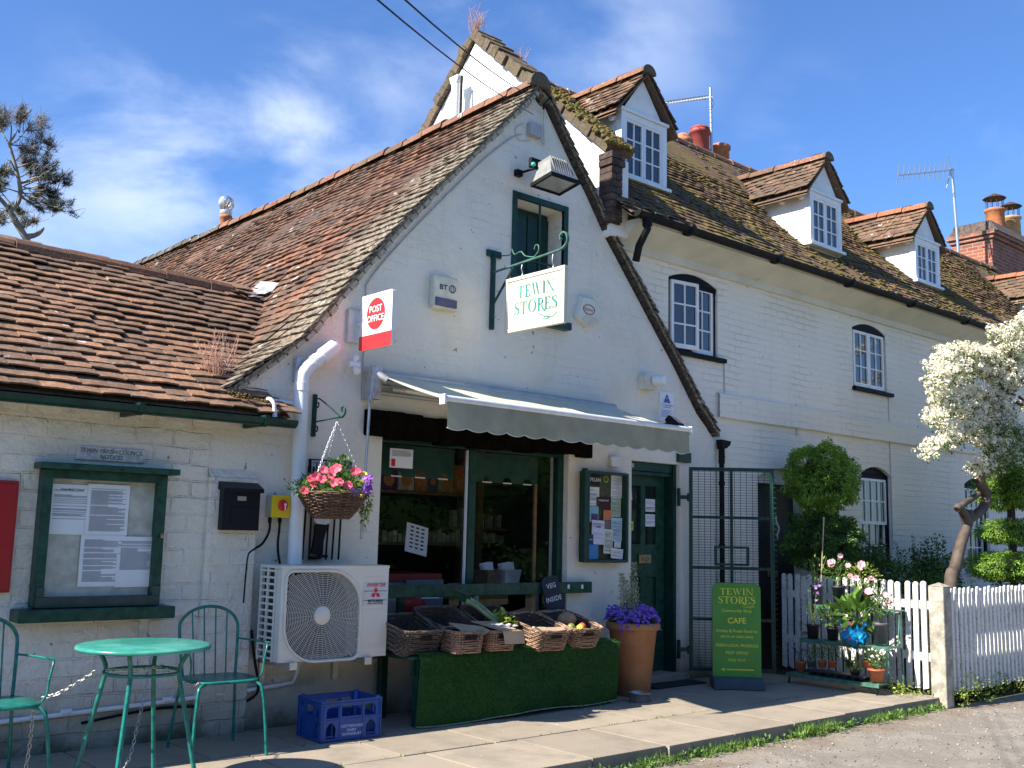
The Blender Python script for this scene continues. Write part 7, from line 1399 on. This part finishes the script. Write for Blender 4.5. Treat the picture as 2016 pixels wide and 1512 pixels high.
    m=MB(); m.cyl(atx(1616,1160,9.45),atx(1622,1020,9.45),.006); m.sphere(atx(1622,1020,9.45),.012,1); tag(obj('garden_cane',m,M('bamboo',(.42,.34,.2),.7)),'pale bamboo cane rising from the top left grey pot','cane')
stand()
# ---- fence ----
def m_fence():
    m,nt,b,N,L=nmat('flaking white fence paint'); c=mix(N,L,mr(N,L,noisef(N,L,35,6,.75),.50,.66,0,.75),(.74,.73,.69),(.36,.32,.25)); c=mix(N,L,mr(N,L,noisef(N,L,5,5,.65),.5,.7,0,.5),c,(.42,.41,.34)); L.new(c,b.inputs['Base Color']); b.inputs['Roughness'].default_value=.8; L.new(bump(N,L,noisef(N,L,60,5,.7),.003),b.inputs['Normal']); return m
FENCE=m_fence()
def fence(name,label,a,b,n,w,h,face,kind,z=0,taper=0):
    a=V(a);b=V(b); d=(b-a).normalized(); L_=(b-a).length; nn=V((d.y,-d.x,0)) ; nn=nn if nn.dot(V(face))>0 else -nn; t=thing(name,label,'fence',a)
    for i in range(n):
        s=L_*(i+.5)/n; hh=h+uni(-.012,.012); lean=uni(-.012,.012); ww=w*uni(.93,1.05); p=a+d*s; m=MB(); hw=ww/2
        prof=[(-hw,.03+uni(0,.03)),(hw,.03+uni(0,.03)),(hw,hh-hw)]+[(hw*math.cos(q),hh-hw+hw*math.sin(q)) for q in [PI/6*k for k in range(1,6)]]+[(-hw,hh-hw)]
        m.prism(prof,lambda x,zz,dd:p+d*(x+lean*zz)+nn*(.012+dd*1.0)+V((0,0,zz+z)),.018); obj('picket',m,FENCE,t)
    for zz in (.30,.78): m=MB(); q=[a+V((0,0,zz+z)),b+V((0,0,zz+z))]; m.add([q[0]-nn*.03,q[1]-nn*.03,q[1]+nn*.011,q[0]+nn*.011]+[x+V((0,0,.075)) for x in (q[0]-nn*.03,q[1]-nn*.03,q[1]+nn*.011,q[0]+nn*.011)],[(0,1,2,3),(4,7,6,5),(0,4,5,1),(1,5,6,2),(2,6,7,3),(3,7,4,0)]); obj('rail',m,FENCE,t)
    return t
fence('picket_fence','white flaking picket fence behind the plant stand, running from the cottage wall to the post',(9.90,6.72,0),(9.56,4.86,0),20,.058,1.03,(-1,0,0),0)
fence('picket_fence','long closely spaced white picket fence along the road, right of the post',(9.66,4.74,0),(15.2,4.74,0),62,.046,1.0,(0,-1,0),0,z=-.02)
def post():
    m=MB(); m.bx(9.47,9.62,4.68,4.83,-.1,1.0,.012); m.add([(9.47,4.68,1.0),(9.62,4.68,1.0),(9.62,4.83,1.0),(9.47,4.83,1.0),(9.545,4.755,1.035)],[(0,1,4),(1,2,4),(2,3,4),(3,0,4)]); tag(obj('fence_post',m,M('weathered cream post',(.36,.33,.265),.85,0,.35,10,.004,50)),'thick weathered square post where the two picket fences meet','post')
post()
# =============== plants, trees ===============
YEWL=M('sunlit yew foliage',(.27,.42,.05),.55,0,.25,6,island=.5,trans=.3,col2=(.13,.27,.03)); YEWD=M('dark yew foliage',(.035,.085,.018),.6,0,.3,9,island=.6,trans=.15); YEWM=M('shaded yew foliage',(.07,.15,.025),.6,0,.3,7,island=.6,trans=.2); BARK=M('smooth brown bark',(.085,.062,.046),.75,0,.35,9,.006,40); BARKD=M('dark bark',(.06,.045,.035),.9,0,.4,12,.008,40)
def puff(mb,c,r,n,size,holes=.0,seed=0,asp=.42,lump=.28,shell=.72):
    c=V(c)
    for _ in range(n):
        d=V((random.gauss(0,1),random.gauss(0,1),random.gauss(0,1))); d.normalize(); k=1+lump*noise.noise(d*2.3+V((seed,0,0)))*1.6+.12*noise.noise(d*6+V((seed,5,0)))
        if noise.noise(d*3.1+V((0,seed,7)))<-.45+holes: 
            if rnd()<.75: continue
        q=(shell+(1-shell)*rnd()**.6)*k; p=c+V((d.x*r[0]*q,d.y*r[1]*q,d.z*r[2]*q)); g=(d*.8+V((uni(-.6,.6),uni(-.6,.6),uni(-.9,.3)))).normalized(); leaf(mb,p,g,size*uni(.6,1.25),asp,.25)
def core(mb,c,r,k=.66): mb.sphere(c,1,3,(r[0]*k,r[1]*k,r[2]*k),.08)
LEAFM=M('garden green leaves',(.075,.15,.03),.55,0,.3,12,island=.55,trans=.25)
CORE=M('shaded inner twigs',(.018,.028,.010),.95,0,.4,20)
def topiary(name,label,cx,y,balls,z0=0,dens=1):
    t=thing(name,label,'tree',(cx,y,z0)); m=MB(); m.tube(smoothpath([(cx-.01,y,z0),(cx+.02,y,z0+.6),(cx-.01,y,z0+1.2),(cx,y,balls[0][1])],4),[.05]*13,8); obj('trunk',m,BARKD,t)
    for i,(dx,z,rx,ry,rz,lit) in enumerate(balls):
        c=(cx+dx,y,z); m=MB(); core(m,c,(rx,ry,rz)); cr=obj('crown',m,CORE,t); f=MB(); puff(f,c,(rx,ry,rz),int(21000*dens*(rx*rz/.17)),.036,0,i*3+cx,.42,.26); o=obj('foliage',f,YEWL if lit else YEWM,cr)  # lit tiers take a sunlit leaf colour, the rest a shaded one
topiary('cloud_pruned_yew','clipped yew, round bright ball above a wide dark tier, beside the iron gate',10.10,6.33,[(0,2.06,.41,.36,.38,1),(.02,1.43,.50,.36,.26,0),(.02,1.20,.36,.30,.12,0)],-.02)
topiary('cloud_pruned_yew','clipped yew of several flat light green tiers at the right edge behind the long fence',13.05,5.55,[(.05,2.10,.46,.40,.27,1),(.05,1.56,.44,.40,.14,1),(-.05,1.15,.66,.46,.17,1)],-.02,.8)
def shrubs():
    for (x,y,z,r,n,size,mat,lab,nm) in ((11.05,6.35,.92,(.45,.32,.34),5200,.055,LEAFM,'broad dark green leafy shrub below the ground floor sash window','leafy_shrub'),(10.6,6.45,.55,(.6,.3,.42),5200,.055,LEAFM,'low dark green bush under the clipped yew','leafy_shrub'),(11.9,6.0,.62,(.7,.45,.42),6500,.032,LEAFG,'feathery mid green bush behind the fence post','feathery_shrub'),(12.6,6.4,1.0,(.45,.3,.3),2600,.05,LEAFM,'small dark shrub against the wall behind the leaning trunk','leafy_shrub'),(14.3,5.6,.7,(1.1,.5,.5),6000,.06,LEAFG,'green hedge bush at the right edge behind the long fence','hedge_bush')):
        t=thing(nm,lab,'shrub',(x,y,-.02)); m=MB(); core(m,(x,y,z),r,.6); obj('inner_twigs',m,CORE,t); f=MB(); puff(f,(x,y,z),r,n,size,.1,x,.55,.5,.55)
        for k in range(16): a=uni(0,6.28); p=V((x+math.cos(a)*r[0]*.8,y,z+r[2]*.6)); leafc(f,p+V((0,0,uni(0,.25))),12,size,(.04,.04,.1))
        obj('foliage',f,mat,t)
    for k,(px,py,Y) in enumerate(((1772,1095,6.6),(1800,1085,6.55),(1845,1080,6.6))):
        c=at(px,py+30,Y); t=MB(); 
        for j in range(5): 
            e=c+V((uni(-.12,.12),0,uni(.2,.42))); 
            for q in range(26): leaf(t,c+(e-c)*rnd(),V((uni(-1,1),uni(-1,1),uni(-.2,1))).normalized(),.035,.4,.2)
        tag(obj('tall_weed',t,LEAFM),['wispy dark weed against the cottage wall, left of three','wispy dark weed against the cottage wall, middle of three','wispy dark weed against the cottage wall, right of three'][k],'plant','wispy weeds by the cottage wall')
    # white bits of seat among the plants
    a=at(1848,1110,6.5); m=MB(); 
    for i in range(3): m.bx(a.x+.10*i,a.x+.085+.10*i,6.5,6.52,.5,a.z+.07-.02*i,.01)
    m.bx(a.x-.02,a.x+.5,6.52,6.54,a.z-.12,a.z-.07); tag(obj('garden_seat_back',m,FENCE),'white slatted seat back half hidden behind the leaning trunk','seat')
shrubs()
def hawthorn():
    Y=5.45; P=lambda x,y,dy=0:at(x,y,Y+dy); base=P(1868,1190); t=thing('blossoming_tree','old leaning tree with crooked trunk and arching masses of white blossom','tree',(base.x,Y,-.02))
    tr=[V((base.x-.02,Y,-.05)),P(1872,1150),P(1880,1120),P(1892,1070),P(1906,1030),P(1908,1005)]
    m=MB(); m.tube(smoothpath(tr,5),[.078-.0012*i for i in range(26)],12)
    m.tube(smoothpath([P(1904,1030),P(1898,1012),P(1888,998),P(1884,1003)],4),[.06-.002*i for i in range(13)],10); m.tube(smoothpath([P(1885,1003),P(1900,990),P(1916,980),P(1926,972)],4),.035,10); m.tube(smoothpath([P(1908,1022),P(1925,1010),P(1938,995),P(1942,975),P(1932,955),P(1930,935),P(1945,900),P(1970,840),P(1990,760)],4),[.055]*12+[.06]*8+[.05]*13,10); obj('trunk',m,BARK,t)
    arcs=[[(1990,760),(1930,700),(1880,690),(1850,715),(1840,760)],[(1995,770),(1930,730),(1880,750),(1850,800),(1843,835)],[(1990,790),(1940,800),(1900,830),(1862,860),(1830,885)],[(1990,800),(1950,830),(1900,850),(1870,870)],[(1990,780),(1990,700),(2000,650),(2030,620)],[(1990,760),(1960,700),(1940,690),(1905,700)],[(1995,810),(1970,870),(1945,910),(1925,920)],[(2000,800),(1960,840),(1935,870)],[(2000,760),(2040,720),(2060,700)],[(2000,790),(2040,800),(2060,850)],[(1985,780),(1920,770),(1870,780),(1850,790)],[(1990,770),(1950,740),(1900,720),(1865,730)],[(2000,740),(1990,690),(1960,660)],[(2000,820),(2000,880),(1985,900)],[(1990,800),(1930,800),(1880,810)],[(2010,720),(2020,670),(2040,640)]]
    br=MB(); bl=MB(); lf=MB(); n=0
    for ai,a in enumerate(arcs):
      for rep in range(2):
        dy=uni(-.45,.35); pts=smoothpath([P(x+uni(-8,8),y+uni(-10,10),dy*(i/len(a))) for i,(x,y) in enumerate(a)],6); m_=len(pts); br.tube(pts,[.016*(1-i/m_)+.003 for i in range(m_)],5)
        for i in range(2,m_):
            for _ in range(8):
                p=pts[i]+V((random.gauss(0,.034),random.gauss(0,.06),random.gauss(0,.036)+.01)); r=uni(.022,.040)
                for q in range(12):
                    d=V((random.gauss(0,1),random.gauss(0,1),random.gauss(.3,1))).normalized(); s=d.orthogonal().normalized(); u=d.cross(s); a0=uni(0,6); pr=.0115; cc=p+d*r
                    bl.add([cc+(s*math.cos(a0+k*1.2566)+u*math.sin(a0+k*1.2566))*pr for k in range(5)],[(0,1,2,3,4)])
                if rnd()<.6: 
                    for q in range(3): leaf(lf,p+V((uni(-.05,.05),uni(-.05,.05),uni(-.08,.0))),V((uni(-1,1),uni(-1,1),uni(-1,.3))).normalized(),.04,.5,.2)
    for _ in range(2600):
        p=P(uni(1935,2050),uni(840,930),uni(-.3,.3)); leaf(lf,p,V((uni(-1,1),uni(-1,1),uni(-1,.5))).normalized(),.045,.5,.2)
    cr=obj('crown',br,BARKD,t); obj('blossom',bl,M('cream blossom',(.86,.81,.62),.8,0,.12,15,island=.12,trans=.25),cr); obj('leaves',lf,M('hawthorn leaves',(.09,.17,.03),.6,0,.3,15,island=.5,trans=.3),cr)
hawthorn()
def pine():
    Y=18.0; P=lambda x,y,dy=0:at(x,y,Y+dy); t=thing('old_pine_tree','sparse wind-twisted pine with a bent bare trunk beyond the wing roof','tree',(P(45,470).x,Y,-.1)); SILV=M('grey pine bark',(.24,.21,.17),.8,0,.3,8)
    m=MB(); b=P(60,520); path=[V((b.x+.3,Y,0)),P(70,560),P(52,470),P(30,435),P(15,405),P(22,410),P(35,395),P(38,360),P(33,330),P(26,305),P(18,283),P(8,272)]
    m.tube([path[0],path[1],path[2],path[3],P(18,412)],[.12,.08,.062,.055,.048],8); m.tube(smoothpath([P(22,412),P(35,400),P(40,378),P(36,350),P(30,325),P(20,290),P(18,282),P(28,268),P(32,258)],4),[.042-.0009*i for i in range(33)],8); m.tube(smoothpath([P(52,466),P(66,464),P(78,458),P(87,448)],3),[.05,.05,.048,.045,.042,.04,.035,.03,.02,.01],7); m.tube(smoothpath([P(20,415),P(8,400),P(-6,385)],3),.035,6); obj('trunk',m,SILV,t)
    tw=MB(); nd=MB(); dd=MB()
    def twig(a,b,r,k,green):
        a=V(a);b=V(b); mid=(a+b)/2+V((uni(-.1,.1),uni(-.3,.3),uni(-.1,.15))); pts=smoothpath([a,mid,b],3); tw.tube(pts,[r*(1-.7*i/(len(pts)-1)) for i in range(len(pts))],4)
        if k>0:
            for _ in range(5):
                s=uni(.35,1); o=a+(b-a)*s; d=(b-a).normalized(); e=o+(d+V((uni(-1,1),uni(-.8,.8),uni(-.6,1.0)))).normalized()*(b-a).length*uni(.3,.5); twig(o,e,r*.55,k-1,green)
        else:
            for _ in range(20 if green else 3):
                p=a+(b-a)*uni(.2,1.05); d=V((random.gauss(0,1),random.gauss(0,1),random.gauss(.2,1))).normalized(); s=d.orthogonal().normalized()*.006; (nd if green else dd).add([p-s,p+s,p+d*uni(.06,.12)],[(0,1,2)])
    for a,b,g in (((35,255+0),(40,232),0),((20,285),(-5,240),0),((22,282),(62,245),0),((20,285),(80,278),0),((18,283),(5,232),0),((28,320),(60,300),0),((33,330),(65,325),0),((36,350),(75,325),0),((38,360),(100,330),1),((38,365),(112,358),1),((38,370),(108,352),1),((38,375),(118,375),1),((37,380),(112,415),1),((35,385),(90,400),1),((38,362),(85,350),1),((30,335),(5,345),1),((30,345),(10,335),1),((36,378),(-10,372),1),((20,400),(-8,365),1),((18,412),(-8,430),1),((30,435),(2,430),1),((45,450),(62,440),0),((35,430),(38,420),1),((38,385),(115,412),1),((38,380),(85,408),1),((38,370),(95,378),1)):
        dy=uni(-.5,.5); twig(P(*a),P(b[0],b[1],dy),.015,3 if not g else 2,g)
    cr=obj('crown',tw,SILV,t); obj('needles',nd,M('pine needles',(.045,.07,.035),.7,0,.3,6,island=.5),cr); obj('dry_needles',dd,M('dry brown needles',(.16,.11,.06),.8,0,.3,6),cr)
pine()
# ---- aerials ----
def aerials():
    t=thing('tv_aerial','silver mast with a long horizontal aerial by the red chimney pots','aerial',(12.27,9.6,7)); m=MB(); m.cyl((12.32,9.52,6.9),(12.28,9.52,8.33),.022,8); obj('mast',m,STEEL,t); a=at(1393,188,9.5); b=at(1310,200,9.5); b.y+=.0; m=MB(); m.cyl(a,b,.012,6); m.cyl(a-V((0,0,.05)),b-V((0,0,.03)),.012,6)
    for i in range(16): q=a+(b-a)*(i/15); m.cyl(q+V((0,-.10,-.06)),q+V((0,.10,.03)),.005,4)
    m.tube(smoothpath([a+V((.05,0,.0)),a+V((.14,0,-.05)),a+V((.12,0,-.16)),a+V((.0,0,-.25))],4),.006,5); obj('boom',m,STEEL,t)
    t=thing('tv_aerial','tall thin mast with a many-pronged aerial left of the brick chimney stack','aerial',(20.6,9.4,6.8)); m=MB(); m.cyl(at(1889,525,9.3),at(1874,332,9.3),.03,8); obj('mast',m,STEEL,t); a=at(1878,334,9.3); b=at(1768,345,9.3); m=MB(); m.cyl(a,b,.018,6)
    for i in range(10): q=b+(a-b)*(i/11); m.cyl(q+V((-.04,-.05,.16)),q+V((.04,.05,-.14)),.009,4)
    q=b+(a-b)*.86; m.cyl(q+V((.05,0,.35)),q+V((.2,0,-.1)),.012,4); m.cyl(q+V((.2,0,.1)),q+V((-.05,0,-.42)),.012,4); m.cyl(q+V((.15,.1,-.35)),q+V((-.12,-.1,-.2)),.01,4); obj('prongs',m,STEEL,t)
aerials()
# ---- grass, weeds ----
def tuft(mb,p,n,h,spread=.05):
    for _ in range(n):
        q=p+V((random.gauss(0,spread),random.gauss(0,spread*.6),0)); d=V((uni(-.5,.5),uni(-.5,.5),1)).normalized(); L_=h*uni(.4,1.2); s=V((uni(-1,1),uni(-1,1),0)).normalized()*.0022; m_=q+d*L_*.6; e=q+d*L_+V((d.x,d.y,-.1))*L_*.45; mb.add([q-s,q+s,m_+s*.7,m_-s*.7,e],[(0,1,2,3),(3,2,4)])
def weeds():
    g=MB(); x=3.0
    while x<9.4:
        k=noise.noise(V((x*1.7,2,0)))+.25
        k=k-.12+.35*noise.noise(V((x*5.5,7,0)))
        if k>0: tuft(g,V((x,4.705+uni(-.02,.02),-.10)),int(5+34*k),.06+.09*k,.04)
        x+=.025
    o=obj('kerb_grass',g,M('verge grass blades',(.14,.24,.035),.6,0,.3,8,island=.5,trans=.3)); o['kind']='stuff'; o['label']='strip of fresh green grass growing along the kerb'; o['category']='grass'
    g=MB()
    for _ in range(330): x=uni(3,9.4); p=V((x,4.68+random.gauss(0,.04),-.095)); leafc(g,p+V((0,0,.02)),5,.035,(.03,.03,.02))
    o=obj('kerb_weeds',g,LEAFG); o['kind']='stuff'; o['label']='low broad-leaved weeds among the kerb grass'; o['category']='weeds'
    g=MB()
    for (x,y,n,s) in ((9.35,4.95,9,.10),(9.28,5.1,7,.09),(9.72,4.62,12,.16),(10.1,4.62,9,.13),(10.6,4.64,12,.14),(11.2,4.64,12,.14),(11.9,4.64,12,.15),(12.6,4.64,12,.15),(9.5,5.4,5,.08)):
        for _ in range(n): leafc(g,V((x+random.gauss(0,.09),y+random.gauss(0,.05),uni(-.05,s))),22,.028,(.05,.05,.05))
    o=obj('fence_foot_weeds',g,LEAFY); o['kind']='stuff'; o['label']='yellow-green weeds sprouting along the foot of the fences'; o['category']='weeds'
    g=MB()
    for _ in range(130): tuft(g,V((uni(3.0,9.3),random.choice((5.50,6.12,6.80)) ,-.01)),5,.03,.012)
    o=obj('joint_grass',g,LEAFG); o['kind']='stuff'; o['label']='tiny grass blades in the paving joints'; o['category']='grass'
    LT=M('dry leaf litter',(.16,.10,.05),.9,0,.4,40,island=.6); g=MB()
    for _ in range(900): p=V((uni(2,14),4.35+random.gauss(0,.22),-.088)); leaf(g,p,V((uni(-1,1),uni(-1,1),.15)).normalized(),uni(.008,.022),.5,.3)
    for _ in range(250): p=V((uni(1,9),uni(6.5,6.78),.003)); leaf(g,p,V((uni(-1,1),uni(-1,1),.15)).normalized(),uni(.006,.018),.5,.3)
    o=obj('leaf_litter',g,LT); o['kind']='stuff'; o['label']='dry brown leaf litter along the road edge'; o['category']='litter'
    g=MB(); 
    for _ in range(1300): x=uni(1.5,15); y=4.68-abs(random.gauss(0,.9)); r=uni(.004,.011); g.sphere((x,y,-.096),r,1,(1,1,.7),.25)
    o=obj('loose_gravel',g,M('pale gravel stones',(.25,.22,.18),.9,0,.4,60,island=.6)); o['kind']='stuff'; o['label']='loose pale gravel scattered along the lane edge'; o['category']='gravel'
    # dried pink weed in the valley of the roofs
    PW=M('dry pinkish stalks',(.42,.24,.18),.8,0,.2,20)
    def dry(base,n,h,name,label):
        m=MB()
        for _ in range(n):
            a=uni(0,6.28); e=base+V((math.cos(a)*uni(.1,.5)*h,math.sin(a)*uni(.05,.3)*h,h*uni(.5,1.05))); mid=(base+e)/2+V((uni(-.04,.04),uni(-.04,.04),.02)); pts=smoothpath([base,mid,e],3); m.tube(pts,[.004*(1-.8*i/len(pts)) for i in range(len(pts))],3)
            for q in range(9): p=base+(e-base)*uni(.35,1); m.tube([p,p+V((uni(-1,1),uni(-1,1),uni(0,1)))*h*.12],.0011,3)
        tag(obj(name,m,PW),label,'weed')
    dry(at(425,765,6.95),38,.42,'dried_weed','dried pink branching weed in the valley between the two roofs')
    dry(V((7.15,9.0,7.15)),26,.42,'dried_weed','dry reddish weed tuft growing on the tall parapet peak')
    dry(V((7.3,8.3,6.65)),5,.3,'dried_weed','tiny dry weed halfway down the parapet coping')
    mo=MB()
    for _ in range(220): k=rnd(); p=V((3.60-.38*k,6.62+uni(0,.2),2.255+uni(0,.03)+.05*k)); mo.sphere(p,uni(.005,.013),1,(1,1,.7),.3)
    o=obj('valley_moss',mo,MC['golden moss'],bpy.data.objects['roof.001']); o['kind']='stuff'
weeds()
# dark tree line across the lane, seen mirrored in the shop window
def far_side():
    t=MB(); nx,nz=90,16; vs=[]
    for j in range(nz+1):
        for i in range(nx+1):
            x=-34+68*i/nx; z=-.15+6.2*j/nz*(1+.18*noise.noise(V((x*.25,0,4)))); vs.append(V((x,-12+2.2*noise.noise(V((x*.35,z*.5,0)))+1.0*noise.noise(V((x*1.1,z*1.1,5)))-.25*z,z)))
    t.add(vs,[(j*(nx+1)+i,j*(nx+1)+i+1,(j+1)*(nx+1)+i+1,(j+1)*(nx+1)+i) for j in range(nz) for i in range(nx)],True)
    for _ in range(15000):
        p=random.choice(vs)+V((uni(-.5,.5),uni(-.2,.5),uni(-.3,.4))); leaf(t,p,V((uni(-1,1),uni(0,1),uni(-.8,.8))).normalized(),.2,.6,.3)
    o=obj('roadside_trees',t,LEAFD); o['kind']='stuff'; o['label']='dark leafy wood across the lane'; o['category']='wood'
far_side()
